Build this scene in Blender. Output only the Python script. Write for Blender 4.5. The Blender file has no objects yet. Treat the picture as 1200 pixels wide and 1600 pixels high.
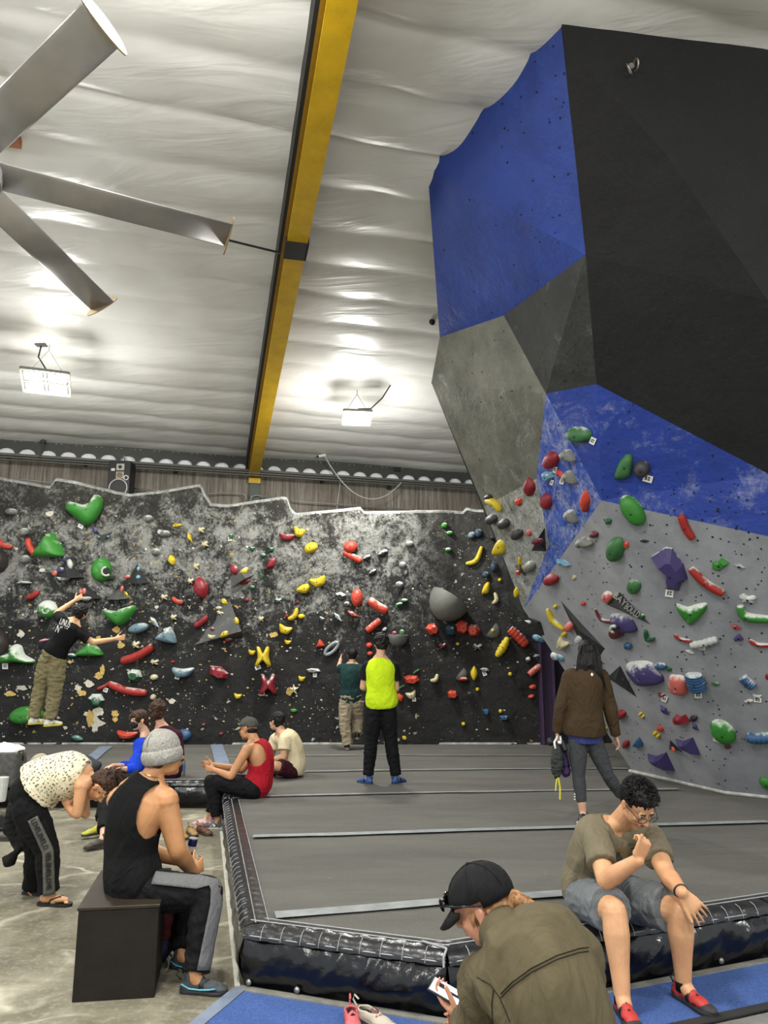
import bpy, bmesh, math, random
import numpy as np
from mathutils import Vector, Matrix, noise
from mathutils.bvhtree import BVHTree
random.seed(7)
SC = bpy.context.scene
COL = SC.collection
# ---------------------------------------------------------------- camera
F = 1150.0; PITCH = math.atan(225/1150.0); CAMZ = 1.8
cd = bpy.data.cameras.new('camera'); cd.sensor_fit = 'VERTICAL'; cd.sensor_height = 36; cd.lens = 36*F/1600
cd.clip_start = 0.05; cd.clip_end = 200
cam = bpy.data.objects.new('camera', cd); COL.objects.link(cam)
cam.location = (0, 0, CAMZ); cam.rotation_euler = (math.pi/2+PITCH, 0, 0)
SC.camera = cam
# ---------------------------------------------------------------- world, exposure
SC.view_settings.view_transform = 'Standard'; SC.view_settings.look = 'None'
SC.view_settings.gamma = 1; SC.view_settings.use_curve_mapping = False
SC.view_settings.exposure = 0.62
W = bpy.data.worlds.new('world'); SC.world = W; W.use_nodes = True
bg = W.node_tree.nodes['Background']; bg.inputs[0].default_value = (0.93, 0.97, 1.0, 1); bg.inputs[1].default_value = 0.7
LAMP_POWER = 92
LAMP_SPOTS = []          # filled below, once the roof is known

# ---------------------------------------------------------------- picking points of the place
CP, SP = math.cos(PITCH), math.sin(PITCH)
def ray(px, py):
    a = (px-600)/F; u = (800-py)/F
    return Vector((a, CP-u*SP, SP+u*CP))
CO = Vector((0, 0, CAMZ))
def at(px, py, Y): d = ray(px, py); return CO + d*(Y/d.y)
def onz(px, py, z): d = ray(px, py); return CO + d*((z-CAMZ)/d.z)
def onplane(px, py, p, n): d = ray(px, py); return CO + d*((p-CO).dot(n)/d.dot(n))
MAT = 0.30

# ---------------------------------------------------------------- object helpers
def tag(o, label=None, cat=None, group=None, kind=None):
    if label: o['label'] = label
    if cat: o['category'] = cat
    if group: o['group'] = group
    if kind: o['kind'] = kind
    return o
def empty(name, loc, label=None, cat=None, group=None, kind=None):
    o = bpy.data.objects.new(name, None); COL.objects.link(o); o.location = loc
    o.empty_display_size = 0.1
    return tag(o, label, cat, group, kind)
def link(name, me, m=None, parent=None, smooth=False):
    o = bpy.data.objects.new(name, me); COL.objects.link(o)
    if m is not None:
        for mm in (m if isinstance(m, (list, tuple)) else [m]): me.materials.append(mm)
    if smooth:
        me.polygons.foreach_set('use_smooth', [True]*len(me.polygons))
    if parent is not None:
        o.parent = parent
        o.matrix_parent_inverse = Matrix.Translation(-parent.location) if parent.parent is None else (Matrix.Translation(-parent.location-parent.parent.location) if parent.type=='EMPTY' else parent.matrix_parent_inverse.copy())
        if parent.parent is not None and parent.type != 'EMPTY':
            o.matrix_parent_inverse = (PW(parent)).inverted()
    return o
def PW(o):
    m = Matrix.Translation(o.location) @ o.rotation_euler.to_matrix().to_4x4()
    if o.parent is not None: m = PW(o.parent) @ o.matrix_parent_inverse @ m
    return m
def fromb(name, bm, m=None, parent=None, smooth=False):
    me = bpy.data.meshes.new(name); bmesh.ops.recalc_face_normals(bm, faces=bm.faces[:]); bm.to_mesh(me); bm.free()
    return link(name, me, m, parent, smooth)
def frompy(name, v, f, m=None, parent=None, smooth=False, recalc=False):
    me = bpy.data.meshes.new(name); me.from_pydata([tuple(p) for p in v], [], f); me.update()
    if recalc:
        bm = bmesh.new(); bm.from_mesh(me); bmesh.ops.recalc_face_normals(bm, faces=bm.faces[:]); bm.to_mesh(me); bm.free()
    return link(name, me, m, parent, smooth)
def frame(d, up=Vector((0, 0, 1))):
    d = d.normalized(); s = d.cross(up)
    if s.length < 1e-4: s = d.cross(Vector((1, 0, 0)))
    s.normalize(); return s, s.cross(d).normalized()
def bbox(bm, c, sx, sy, sz, M=None, bev=0):
    r = bmesh.ops.create_cube(bm, size=1, matrix=(Matrix.Translation(c) @ (M or Matrix()) @ Matrix.Diagonal((sx, sy, sz, 1))))
    if bev:
        es = list({e for v in r['verts'] for e in v.link_edges})
        bmesh.ops.bevel(bm, geom=es, offset=bev, segments=2, affect='EDGES', profile=0.5)
def tube(bm, pts, r, n=8, cap=True):
    pts = [Vector(p) for p in pts]; rs = r if isinstance(r, (list, tuple)) else [r]*len(pts); rings = []
    up = None
    for i, p in enumerate(pts):
        d = (pts[min(i+1, len(pts)-1)]-pts[max(i-1, 0)]).normalized()
        if up is None: s, up = frame(d)
        s = d.cross(up).normalized(); up = s.cross(d).normalized()
        rings.append([bm.verts.new(p+(s*math.cos(2*math.pi*k/n)+up*math.sin(2*math.pi*k/n))*rs[i]) for k in range(n)])
    for a, b in zip(rings, rings[1:]):
        for k in range(n): bm.faces.new((a[k], a[(k+1) % n], b[(k+1) % n], b[k]))
    if cap:
        bm.faces.new(rings[0][::-1]); bm.faces.new(rings[-1])
def disc(bm, c, nrm, r, h=0.0, n=12):
    s, u = frame(nrm); nrm = nrm.normalized()
    a = [bm.verts.new(c+(s*math.cos(2*math.pi*k/n)+u*math.sin(2*math.pi*k/n))*r+nrm*h) for k in range(n)]
    if h:
        b = [bm.verts.new(v.co-nrm*h) for v in a]
        for k in range(n): bm.faces.new((b[k], b[(k+1) % n], a[(k+1) % n], a[k]))
        bm.faces.new(b[::-1])
    bm.faces.new(a)
def catenary(a, b, sag, n=14):
    return [a.lerp(b, t/n)+Vector((0, 0, -sag*4*(t/n)*(1-t/n))) for t in range(n+1)]

# ---------------------------------------------------------------- materials
def lin(c): return tuple((x/12.92 if x <= 0.04045 else ((x+0.055)/1.055)**2.4) for x in [v/255 for v in c])+(1,)
class NT:
    def __init__(s, name):
        s.m = bpy.data.materials.new(name); s.m.use_nodes = True; s.t = s.m.node_tree; s.b = s.t.nodes['Principled BSDF']
        s.tc = s.t.nodes.new('ShaderNodeTexCoord')
    def n(s, typ, **kw):
        x = s.t.nodes.new(typ)
        for k, v in kw.items():
            if k[0] == '_': setattr(x, k[1:], v)
            else:
                key = int(k[1:]) if k[0] == 'i' and k[1:].isdigit() else k.replace('_', ' ')
                if isinstance(v, bpy.types.NodeSocket): s.t.links.new(v, x.inputs[key])
                else: x.inputs[key].default_value = v
        return x
    def noise(s, scale, detail=4, rough=0.6, vec=None, dist=0):
        return s.n('ShaderNodeTexNoise', Scale=scale, Detail=detail, Roughness=rough, Distortion=dist, Vector=vec or s.tc.outputs['Object']).outputs[0]
    def ramp(s, x, a, b, lo=0, hi=1):
        return s.n('ShaderNodeMapRange', Value=x, i1=a, i2=b, i3=lo, i4=hi).outputs[0]
    def math(s, op, a, b=0.0, c=0.0):
        r = s.n('ShaderNodeMath', _operation=op, i0=a, i1=b, i2=c); r.use_clamp = False; return r.outputs[0]
    def mix(s, f, a, b):
        x = s.t.nodes.new('ShaderNodeMix'); x.data_type = 'RGBA'
        for k, v in ((0, f), (6, a), (7, b)):
            if isinstance(v, bpy.types.NodeSocket): s.t.links.new(v, x.inputs[k])
            else: x.inputs[k].default_value = v
        return x.outputs[2]
    def map(s, sc=(1, 1, 1), rot=(0, 0, 0), src=None):
        return s.n('ShaderNodeMapping', Vector=src or s.tc.outputs['Object'], Scale=sc, Rotation=rot).outputs[0]
    def set(s, k, v):
        if isinstance(v, bpy.types.NodeSocket): s.t.links.new(v, s.b.inputs[k])
        else: s.b.inputs[k].default_value = v
    def bump(s, h, st=0.3, dist=0.02):
        s.set('Normal', s.n('ShaderNodeBump', Strength=st, Distance=dist, Height=h).outputs[0])
MC = {}
def plain(rgb, rough=0.6, metal=0, var=0.12, nscale=12, bump=0.15, bscale=60, bdist=0.004, spec=0.5, key=None, stretch=None):
    k = (tuple(rgb), rough, metal, var, nscale, bump, bscale, key)
    if k in MC: return MC[k]
    t = NT(key or 'paint'); c = lin(rgb)
    v = t.map(stretch) if stretch else None
    if var:
        f = t.ramp(t.noise(nscale, vec=v), 0.3, 0.7)
        t.set('Base Color', t.mix(f, tuple(x*(1-var) for x in c[:3])+(1,), tuple(min(1, x*(1+var)) for x in c[:3])+(1,)))
    else: t.set('Base Color', c)
    t.set('Roughness', rough); t.set('Metallic', metal); t.set('Specular IOR Level', spec)
    if bump: t.bump(t.noise(bscale, 3, vec=v), bump, bdist)
    MC[k] = t.m; return t.m
def emit(rgb, st):
    t = NT('lamp_glow'); t.set('Base Color', (0.8, 0.8, 0.8, 1)); t.set('Emission Color', lin(rgb)); t.set('Emission Strength', st); return t.m
def holdmat(rgb, chalk=0.35, rough=0.55):
    k = ('h', tuple(rgb), chalk)
    if k in MC: return MC[k]
    t = NT('hold_resin'); c = lin(rgb)
    nz = t.n('ShaderNodeSeparateXYZ', Vector=t.n('ShaderNodeNewGeometry').outputs['Normal']).outputs[2]
    f1 = t.ramp(t.math('ADD', t.math('MULTIPLY', nz, 0.34), t.noise(9, 5, 0.65)), 0.90-0.52*chalk, 1.04-0.46*chalk)
    f2 = t.ramp(t.noise(90, 3), 0.3, 0.6, 0.55, 1)
    f = t.math('MULTIPLY', t.math('MULTIPLY', f1, f2), min(1, 0.5+chalk))
    c = tuple(x*0.8 for x in c[:3])+(1,)
    base = t.mix(t.noise(20), tuple(x*0.75 for x in c[:3])+(1,), c)
    t.set('Base Color', t.mix(f, base, lin((205, 208, 200)))); t.set('Roughness', rough)
    t.bump(t.noise(160, 2), 0.25, 0.003); MC[k] = t.m; return t.m

# concrete floor: blotchy beige with pale filled cracks
t = NT('concrete'); o = t.tc.outputs['Object']
wv = t.n('ShaderNodeVectorMath', _operation='ADD', i0=o, i1=t.n('ShaderNodeTexNoise', Scale=0.9, Detail=3, Vector=o).outputs[1]).outputs[0]
vor = t.n('ShaderNodeTexVoronoi', _feature='DISTANCE_TO_EDGE', Scale=0.85, Vector=t.map((0.45, 1.5, 1), src=wv)).outputs[0]
crack = t.math('MULTIPLY', t.ramp(vor, 0.0, 0.03, 1, 0), t.ramp(t.noise(2.0), 0.42, 0.6))
streak = t.ramp(t.noise(4, 5, 0.7, t.map((0.5, 3, 1))), 0.35, 0.7)
c = t.mix(t.ramp(t.noise(1.6, 6, 0.7), 0.36, 0.66), lin((92, 86, 69)), lin((143, 137, 116)))
c = t.mix(t.math('MULTIPLY', streak, 0.4), c, lin((76, 73, 58)))
c = t.mix(t.math('MULTIPLY', t.ramp(t.noise(24, 4, 0.7), 0.5, 0.75), 0.4), c, lin((184, 184, 168)))
c = t.mix(t.math('MULTIPLY', crack, 0.75), c, lin((196, 190, 170)))
t.set('Base Color', c); t.set('Roughness', t.ramp(t.noise(3), 0.3, 0.7, 0.5, 0.8)); t.bump(t.noise(12, 6, 0.7), 0.35, 0.02); M_CONC = t.m
# streaked board concrete of the building wall
t = NT('stained_concrete'); sv = t.map((7, 7, 0.35))
f = t.ramp(t.noise(2.2, 6, 0.75, sv), 0.36, 0.66)
c = t.mix(f, lin((92, 84, 74)), lin((164, 156, 144)))
c = t.mix(t.math('MULTIPLY', t.ramp(t.noise(6, 4, 0.7, t.map((9, 9, 0.25))), 0.58, 0.66), 0.6), c, lin((190, 186, 176)))
c = t.mix(t.math('MULTIPLY', t.ramp(t.noise(0.8, 2), 0.4, 0.6), 0.45), c, lin((92, 82, 68)))
t.set('Base Color', c); t.set('Roughness', 0.85); t.bump(t.noise(8, 5, 0.7, sv), 0.4, 0.02); M_BWALL = t.m
# white vinyl roof lining
t = NT('roof_lining')
c = t.mix(t.ramp(t.noise(0.7, 3), 0.35, 0.65), lin((216, 215, 210)), lin((236, 236, 232)))
t.set('Base Color', c); t.set('Roughness', t.ramp(t.noise(1.2, 3), 0.3, 0.7, 0.28, 0.42)); t.set('Specular IOR Level', 0.5)
t.bump(t.math('ADD', t.noise(1.1, 3, 0.55, t.map((0.6, 2.2, 1), (0, 0, 0.27)), 1.2), t.math('MULTIPLY', t.noise(45, 2), 0.02)), 0.35, 0.06); M_LINING = t.m
# black climbing wall with chalk and chipped paint
t = NT('textured_climbing_wall'); o = t.tc.outputs['Object']
sep = t.n('ShaderNodeSeparateXYZ', Vector=o).outputs
hz = t.math('MULTIPLY', t.ramp(sep[2], 1.1, 3.3), t.ramp(sep[2], 4.75, 4.1, 0.45, 1)); hz2 = t.ramp(sep[2], 4.55, 5.0)
xr = t.ramp(sep[0], 1.1, 0.4, 0.12, 1)
n1 = t.noise(2.6, 7, 0.75, dist=0.6); n2 = t.noise(20, 6, 0.8)
dens = t.math('ADD', t.math('MULTIPLY', hz, 0.15), -0.075)
cm = t.ramp(t.math('ADD', t.math('ADD', t.math('MULTIPLY', n1, 0.62), t.math('MULTIPLY', n2, 0.38)), dens), 0.525, 0.63)
cm = t.math('MULTIPLY', t.math('MULTIPLY', cm, xr), t.ramp(t.noise(70, 3, 0.7), 0.25, 0.6, 0.45, 1))
base = t.mix(t.ramp(t.noise(4, 5, 0.7), 0.35, 0.7), lin((13, 13, 13)), lin((36, 35, 33)))
base = t.mix(t.math('MULTIPLY', t.ramp(sep[2], 3.2, 4.9), 0.5), base, lin((62, 59, 49)))
c = t.mix(t.math('MULTIPLY', cm, 0.85), base, lin((172, 173, 166)))
vo = t.n('ShaderNodeTexVoronoi', Scale=9.5, Randomness=1, Vector=t.map((1, 1, 1.15), src=t.n('ShaderNodeVectorMath', _operation='ADD', i0=o, i1=t.n('ShaderNodeVectorMath', _operation='SCALE', i0=t.n('ShaderNodeTexNoise', Scale=14, Detail=3, Vector=o).outputs[1], Scale=0.14).outputs[0]).outputs[0]))
rs = t.n('ShaderNodeSeparateColor', Color=vo.outputs[1]).outputs
chip = t.math('LESS_THAN', vo.outputs[0], t.ramp(rs[0], 0.45, 1.0, 0.0, 0.3))
chip = t.math('MULTIPLY', chip, t.ramp(t.math('ADD', t.noise(0.9, 3), t.ramp(sep[0], -6, 2, 0.16, -0.04)), 0.50, 0.54))
chip = t.math('MULTIPLY', chip, t.ramp(sep[2], 4.3, 4.0))
c = t.mix(chip, c, t.mix(t.math('GREATER_THAN', rs[1], 0.62), lin((190, 184, 172)), lin((184, 158, 92))))
vs = t.n('ShaderNodeTexVoronoi', Scale=26, Vector=o); rs2 = t.n('ShaderNodeSeparateColor', Color=vs.outputs[1]).outputs
spk = t.math('MULTIPLY', t.math('MULTIPLY', t.math('LESS_THAN', vs.outputs[0], t.ramp(rs2[1], 0, 1, 0.05, 0.28)), t.math('GREATER_THAN', rs2[0], 0.72)), t.ramp(t.noise(1.6, 4), 0.45, 0.55))
c = t.mix(t.math('MULTIPLY', spk, 0.85), c, lin((200, 198, 190)))
c = t.mix(t.math('MULTIPLY', hz2, t.ramp(t.noise(11, 5, 0.75), 0.46, 0.62, 0.0, 0.5)), c, lin((178, 178, 168)))
t.set('Base Color', c); t.set('Roughness', 0.75)
t.bump(t.math('ADD', t.noise(9, 8, 0.75), t.math('MULTIPLY', t.noise(55, 4, 0.7), 0.5)), 0.9, 0.05); M_CLIMB = t.m
def boulder(name, a, b, chalk, chscale=3, amount=0.6, stretch=(1, 1, 1), rough=0.6, bst=0.5):
    t = NT(name)
    c = t.mix(t.ramp(t.noise(2.2, 5, 0.65), 0.35, 0.68), lin(a), lin(b))
    c = t.mix(t.math('MULTIPLY', t.ramp(t.noise(40, 3, 0.7), 0.55, 0.75), 0.22), c, lin((170, 172, 175)) if a[0] > 60 else lin((60, 62, 64)))
    m1 = t.ramp(t.noise(chscale, 6, 0.75, t.map(stretch), 0.6), 0.66-0.26*chalk, 0.80-0.2*chalk)
    m2 = t.ramp(t.noise(26, 5, 0.8, t.map(stretch)), 0.36, 0.62)
    c = t.mix(t.math('MULTIPLY', t.math('MULTIPLY', m1, m2), amount), c, lin((190, 194, 196)))
    t.set('Base Color', c); t.set('Roughness', rough)
    t.bump(t.math('ADD', t.noise(2.5, 7, 0.6), t.math('MULTIPLY', t.noise(30, 4), 0.12)), bst, 0.06); return t.m
ST = (2.2, 1, 0.8)
M_BLUE = boulder('blue_wall_paint', (21, 48, 122), (28, 60, 144), 0.0, 3, 0.25)
M_BLUEC = boulder('blue_wall_paint_chalked', (28, 60, 146), (42, 82, 174), 0.9, 5, 0.7, ST)
M_BLUER = boulder('blue_wall_paint_dusty', (20, 48, 128), (26, 56, 144), 0.45, 2.2, 0.5)
M_BLACK = boulder('black_wall_paint', (12, 12, 14), (19, 19, 21), 0.0, 2, 0.15, rough=0.85)
M_BLACKG = boulder('dark_grey_wall_paint', (30, 31, 30), (48, 49, 46), 0.3, 3.0, 0.35)
M_GREYC = boulder('olive_grey_wall_paint', (86, 86, 76), (118, 118, 106), 0.35, 2.6, 0.55, ST)
M_GREYD = boulder('chalked_grey_wall_paint', (96, 96, 84), (140, 140, 126), 1.1, 4.0, 0.95, ST)
M_GREY = boulder('grey_wall_paint', (136, 138, 141), (158, 160, 163), 0.2, 3, 0.35, bst=0.25)
M_GREYR = boulder('grey_wall_paint_shaded', (126, 128, 132), (148, 150, 154), 0.35, 2, 0.3, bst=0.25)  # same grey, darkened: the right facet's shade is in the colour
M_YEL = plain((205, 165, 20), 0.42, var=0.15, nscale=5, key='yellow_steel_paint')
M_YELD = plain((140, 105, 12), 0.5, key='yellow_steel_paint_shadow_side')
M_STEEL = plain((62, 64, 58), 0.55, metal=0.3, key='dark_steel')
M_GALV = plain((150, 152, 150), 0.42, metal=0.75, var=0.2, nscale=5, key='galvanised_metal')
M_BLK = plain((18, 18, 19), 0.5, key='black_plastic')
M_WHT = plain((225, 225, 220), 0.5, key='white_plastic')
M_VIN = plain((10, 11, 16), 0.22, var=0.3, nscale=9, bump=0.25, bscale=14, bdist=0.02, key='black_vinyl')
M_LIP = plain((34, 34, 36), 0.28, var=0.3, nscale=9, bump=0.3, bscale=30, bdist=0.01, key='black_vinyl_lip')
M_STITCH = plain((150, 152, 152), 0.6, key='grey_stitching')
M_TAPE = plain((128, 132, 132), 0.6, var=0.25, nscale=8, key='grey_seam_tape')
M_TAPEB = plain((116, 128, 146), 0.6, var=0.2, nscale=8, key='blue_grey_seam_tape')
t = NT('mat_carpet'); o = t.tc.outputs['Object']
c = t.mix(t.ramp(t.noise(1.1, 6, 0.7, t.map((0.6, 2.2, 1))), 0.3, 0.7), lin((66, 65, 60)), lin((93, 91, 84)))
c = t.mix(t.math('MULTIPLY', t.ramp(t.noise(160, 2, 0.6), 0.4, 0.7), 0.4), c, lin((118, 118, 112)))
c = t.mix(t.math('MULTIPLY', t.ramp(t.noise(5, 6, 0.8), 0.66, 0.76), 0.35), c, lin((180, 180, 176)))
t.set('Base Color', c); t.set('Roughness', 0.85)
t.bump(t.math('ADD', t.noise(3, 5, 0.65, t.map((0.5, 3.2, 1)), 1.0), t.math('MULTIPLY', t.noise(220, 2), 0.12)), 0.5, 0.03); M_CARPET = t.m
t = NT('blue_carpet')
c = t.mix(t.ramp(t.noise(120, 3, 0.7), 0.35, 0.65), lin((44, 72, 132)), lin((76, 104, 164)))
c = t.mix(t.math('MULTIPLY', t.ramp(t.noise(5, 5), 0.4, 0.7), 0.35), c, lin((54, 80, 134)))
t.set('Base Color', c); t.set('Roughness', 0.95); t.bump(t.noise(300, 2), 0.5, 0.006); M_BCARPET = t.m
M_EDGE = plain((122, 120, 112), 0.7, var=0.25, nscale=14, key='grey_edging')

# ================================================================ STRUCTURE
bm = bmesh.new(); bbox(bm, Vector((0, 5, -0.05)), 34, 34, 0.1)
tag(fromb('floor', bm, M_CONC), kind='structure')
# building wall, yawed
WS, WY = 0.28, 15.85
wdir = Vector((1, WS, 0)).normalized(); wn = Vector((WS, -1, 0)).normalized()      # wn points into the hall
def wallp(u, z, off=0): return Vector((0, WY, 0)) + wdir*u + Vector((0, 0, z)) + wn*off
bm = bmesh.new()
v = [wallp(-12, 0), wallp(12, 0), wallp(12, 5.62), wallp(-12, 5.62)]
v2 = [p-wn*0.25 for p in v]
vs = [bm.verts.new(p) for p in v+v2]
for f in ((0, 1, 2, 3), (7, 6, 5, 4), (0, 4, 5, 1), (1, 5, 6, 2), (2, 6, 7, 3), (3, 7, 4, 0)): bm.faces.new([vs[i] for i in f])
tag(fromb('wall_back', bm, M_BWALL), kind='structure')
# roof lining : sheets that sag between purlins, parallel to the wall
SL = 0.085; H0 = 5.9
def roofz(p):
    s = (WY+WS*p.x-p.y)/math.hypot(1, WS); return H0+SL*s
def roofpick(px, py):
    n = Vector((-WS*SL/math.hypot(1, WS), SL/math.hypot(1, WS), 1))
    return onplane(px, py, Vector((0, WY, H0)), n)
NU, NS = 190, 330
vs = []; S0, S1 = -1.2, 17.5
PUR = 0.655
for j in range(NS+1):
    s = S0+(S1-S0)*j/NS
    ph = (s/PUR) % 1.0; k = math.floor(s/PUR)
    for i in range(NU+1):
        u = -11+22*i/NU
        amp = 0.042+0.02*noise.noise(Vector((u*0.5, k*3.1, 0)))
        if s > 8: amp *= 1.25
        sag = -amp*math.sin(math.pi*ph)**0.6 if 0 < ph < 1 else 0
        wr = noise.noise(Vector((u*1.9+k*7+ph*1.5, s*0.6, 3)))*0.03*math.exp(-ph*4)+noise.noise(Vector((u*1.2, s*3.4, k)))*0.008
        wr += noise.noise(Vector((u*0.35-s*0.5, s*1.7+u*0.3, 9)))*0.02
        p = wallp(u, 0)+wn*s
        vs.append((p.x, p.y, H0+SL*s+sag+wr))
fs = [(j*(NU+1)+i, j*(NU+1)+i+1, (j+1)*(NU+1)+i+1, (j+1)*(NU+1)+i) for j in range(NS) for i in range(NU)]
roof = tag(frompy('ceiling', vs, fs, M_LINING, smooth=True), kind='structure')
so = roof.modifiers.new('thick', 'SOLIDIFY'); so.thickness = 0.03; so.offset = 1
# pleated seam lines, thin, hanging just under the purlins
# truss plate with a row of arched openings
def truss():
    u0, u1 = -11.0, 9.0; zb, zt = 5.56, 5.93; pitch = 0.364; r = 0.145; off = 0.32
    bm = bmesh.new(); n = int((u1-u0)/pitch); seg = 10
    for sgn, oo in ((1, off), (-1, off-0.012)):
        for k in range(n):
            a = u0+k*pitch; c = a+pitch/2
            arc = [(c-r*math.cos(math.pi*q/seg), zb+0.02+0.115*math.sin(math.pi*q/seg)) for q in range(seg+1)]
            top = [(a, zt)]+[(a+pitch*(q)/seg, zt) for q in range(1, seg+1)]
            av = [bm.verts.new(wallp(x, z, oo)) for x, z in arc]; tv = [bm.verts.new(wallp(x, z, oo)) for x, z in top]
            bl = bm.verts.new(wallp(a, zb+0.02, oo)); br = bm.verts.new(wallp(a+pitch, zb+0.02, oo))
            for q in range(seg):
                bm.faces.new((av[q], av[q+1], tv[q+1], tv[q]))
            bm.faces.new((bl, av[0], tv[0])); bm.faces.new((av[-1], br, tv[-1]))
    o = bm
    root = empty('roof_truss', wallp(0, 5.7, off), 'long dark steel beam with a row of white-lit arched openings above the back wall', 'beam')
    fromb('perforated_plate', bm, M_STEEL, root)
    bm = bmesh.new(); c = wallp(-1, 0, off)
    R = Matrix.Rotation(math.atan(WS), 4, 'Z')
    bbox(bm, wallp(-1, zb-0.005, off-0.03), 20, 0.16, 0.045, R); fromb('bottom_flange', bm, plain((92, 92, 86), 0.6), root)
    bm = bmesh.new(); bbox(bm, wallp(-1, zt-0.01, off-0.03), 20, 0.14, 0.03, R); fromb('top_flange', bm, M_STEEL, root)
    for dz, dd in ((-0.06, 0.04), (-0.10, 0.0)):
        bm = bmesh.new(); tube(bm, [wallp(u0+1, zb+dz, off+dd), wallp(9, zb+dz, off+dd)], 0.016, 8); fromb('conduit', bm, plain((110, 110, 104), 0.5, metal=0.3), root)
    bm = bmesh.new()
    for k in range(n):
        for q in (-0.05, 0.05): disc(bm, wallp(u0+k*pitch+q, zt-0.1, off+0.002), wn, 0.009, 0.004, 6)
    tag(fromb('bolt_heads', bm, plain((190, 190, 184), 0.5), root), kind='stuff')
truss()
# white lining behind the arches
bm = bmesh.new(); bbox(bm, wallp(-1, 5.77, 0.245), 21, 0.03, 0.34, Matrix.Rotation(math.atan(WS), 4, 'Z'))
tag(fromb('trim_1', bm, plain((244, 245, 250), 0.5, key='eave_lining')), kind='structure')

# yellow roof beam (I section) and its post
ba = Vector((-2.74, 15.05, 0)); bd = Vector((0.225, -0.974, 0)).normalized()
def beamp(s, side, dz):
    p = ba+bd*s+Vector((-bd.y, bd.x, 0)).normalized()*(-side); p.z = roofz(p)+dz; return p
def beambox(bm, s0, s1, a0, a1, d0, d1):
    vs = [bm.verts.new(beamp(s, a, d)) for s in (s0, s1) for a, d in ((a0, d0), (a1, d0), (a1, d1), (a0, d1))]
    for f in ((0, 1, 2, 3), (7, 6, 5, 4), (0, 4, 5, 1), (1, 5, 6, 2), (2, 6, 7, 3), (3, 7, 4, 0)): bm.faces.new([vs[i] for i in f])
yb = empty('roof_beam', ba+Vector((0, 0, 5.6)), 'long yellow steel beam running along the white roof to the back wall', 'beam')
bm = bmesh.new(); beambox(bm, 0, 14, -0.11, 0.11, -0.42, -0.385); fromb('bottom_flange', bm, M_YEL, yb)
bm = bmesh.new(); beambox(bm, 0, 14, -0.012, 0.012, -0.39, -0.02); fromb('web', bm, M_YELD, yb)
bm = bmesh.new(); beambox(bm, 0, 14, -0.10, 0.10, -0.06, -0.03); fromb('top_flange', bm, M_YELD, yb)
bm = bmesh.new(); beambox(bm, 0, 14, 0.10, 0.15, -0.36, -0.06); fromb('shaded_recess_fill', bm, M_YELD, yb)  # filler box: shade of the recess beside the flange, put into darker yellow
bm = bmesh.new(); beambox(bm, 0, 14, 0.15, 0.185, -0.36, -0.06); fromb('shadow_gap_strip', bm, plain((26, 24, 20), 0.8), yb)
for k in range(20):
    s = 0.6+k*PUR
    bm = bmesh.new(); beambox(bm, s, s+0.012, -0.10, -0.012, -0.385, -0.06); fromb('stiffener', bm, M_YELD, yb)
bm = bmesh.new(); beambox(bm, 7.75, 8.05, -0.125, 0.125, -0.435, -0.37)
beambox(bm, 7.75, 8.05, -0.125, -0.1, -0.435, -0.2); fromb('splice_plate', bm, M_BLK, yb)
pst = empty('wall_post', Vector((ba.x, ba.y, 4.0)), 'green grey steel post with a yellow cap under the yellow roof beam', 'post')
bm = bmesh.new(); bbox(bm, Vector((ba.x+0.02, ba.y+0.02, 2.7)), 0.2, 0.16, 5.3, Matrix.Rotation(0.2, 4, 'Z')); fromb('column', bm, plain((78, 86, 78), 0.6), pst)
bm = bmesh.new(); bbox(bm, Vector((ba.x+0.02, ba.y+0.0, 5.40)), 0.24, 0.2, 0.12, Matrix.Rotation(0.2, 4, 'Z')); fromb('cap', bm, M_YEL, pst)

# ---------------------------------------------------------------- textured climbing wall
TOP = [(-40, 740), (0, 745), (50, 755), (80, 761), (90, 749), (130, 756), (200, 771), (250, 767), (313, 758), (322, 776), (330, 788), (355, 790), (440, 775), (447, 776), (452, 792), (460, 800), (500, 798), (563, 794), (569, 801), (640, 800), (700, 796), (725, 797), (731, 791), (745, 795), (800, 800)]
CY = 13.3
TOPW = [at(px, py, CY-0.25) for px, py in TOP]
def topz(x):
    if x <= TOPW[0].x: return TOPW[0].z
    for a, b in zip(TOPW, TOPW[1:]):
        if a.x <= x <= b.x: return a.z+(b.z-a.z)*(x-a.x)/max(1e-6, b.x-a.x)
    return TOPW[-1].z
KN = [(-12, 0.0), (-7.2, 0.02), (-5.6, -0.12), (-4.9, 0.05), (-3.0, -0.1), (-1.6, 0.06), (-0.4, -0.10), (0.6, -0.14), (1.3, 0.10), (1.5, 0.1), (2.2, -0.1), (3.4, 0.05)]
def kink(x):
    for a, b in zip(KN, KN[1:]):
        if a[0] <= x <= b[0]: return a[1]+(b[1]-a[1])*(x-a[0])/(b[0]-a[0])
    return 0
X0, X1 = -9.3, 2.78; NX, NZ = 560, 200
def climby(x, z):
    t_ = (z-MAT)/4.6
    return CY-0.22*t_+kink(x)*(0.5+0.7*t_)+0.045*noise.noise(Vector((x*1.1, z*1.1, 0)))+0.022*noise.noise(Vector((x*4, z*4, 2)))+0.008*noise.noise(Vector((x*13, z*13, 5)))
vs = []; fs = []
xs = [X0+(X1-X0)*i/NX for i in range(NX+1)]
for x in xs:
    tz = topz(x)
    for j in range(NZ+1):
        z = MAT-0.02+(tz-MAT+0.02)*(j/NZ)
        vs.append((x, climby(x, z), z))
    y = climby(x, tz)
    rr = 0.07+0.02*noise.noise(Vector((x*5, 1, 1)))
    for q in range(1, 5):
        a = math.pi/2*q/4
        vs.append((x, y+rr*math.sin(a)*1.0, tz+rr*0.35*(math.sin(a))))
    vs.append((x, y+0.32, tz+0.02)); vs.append((x, y+0.34, MAT-0.02))
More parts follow.
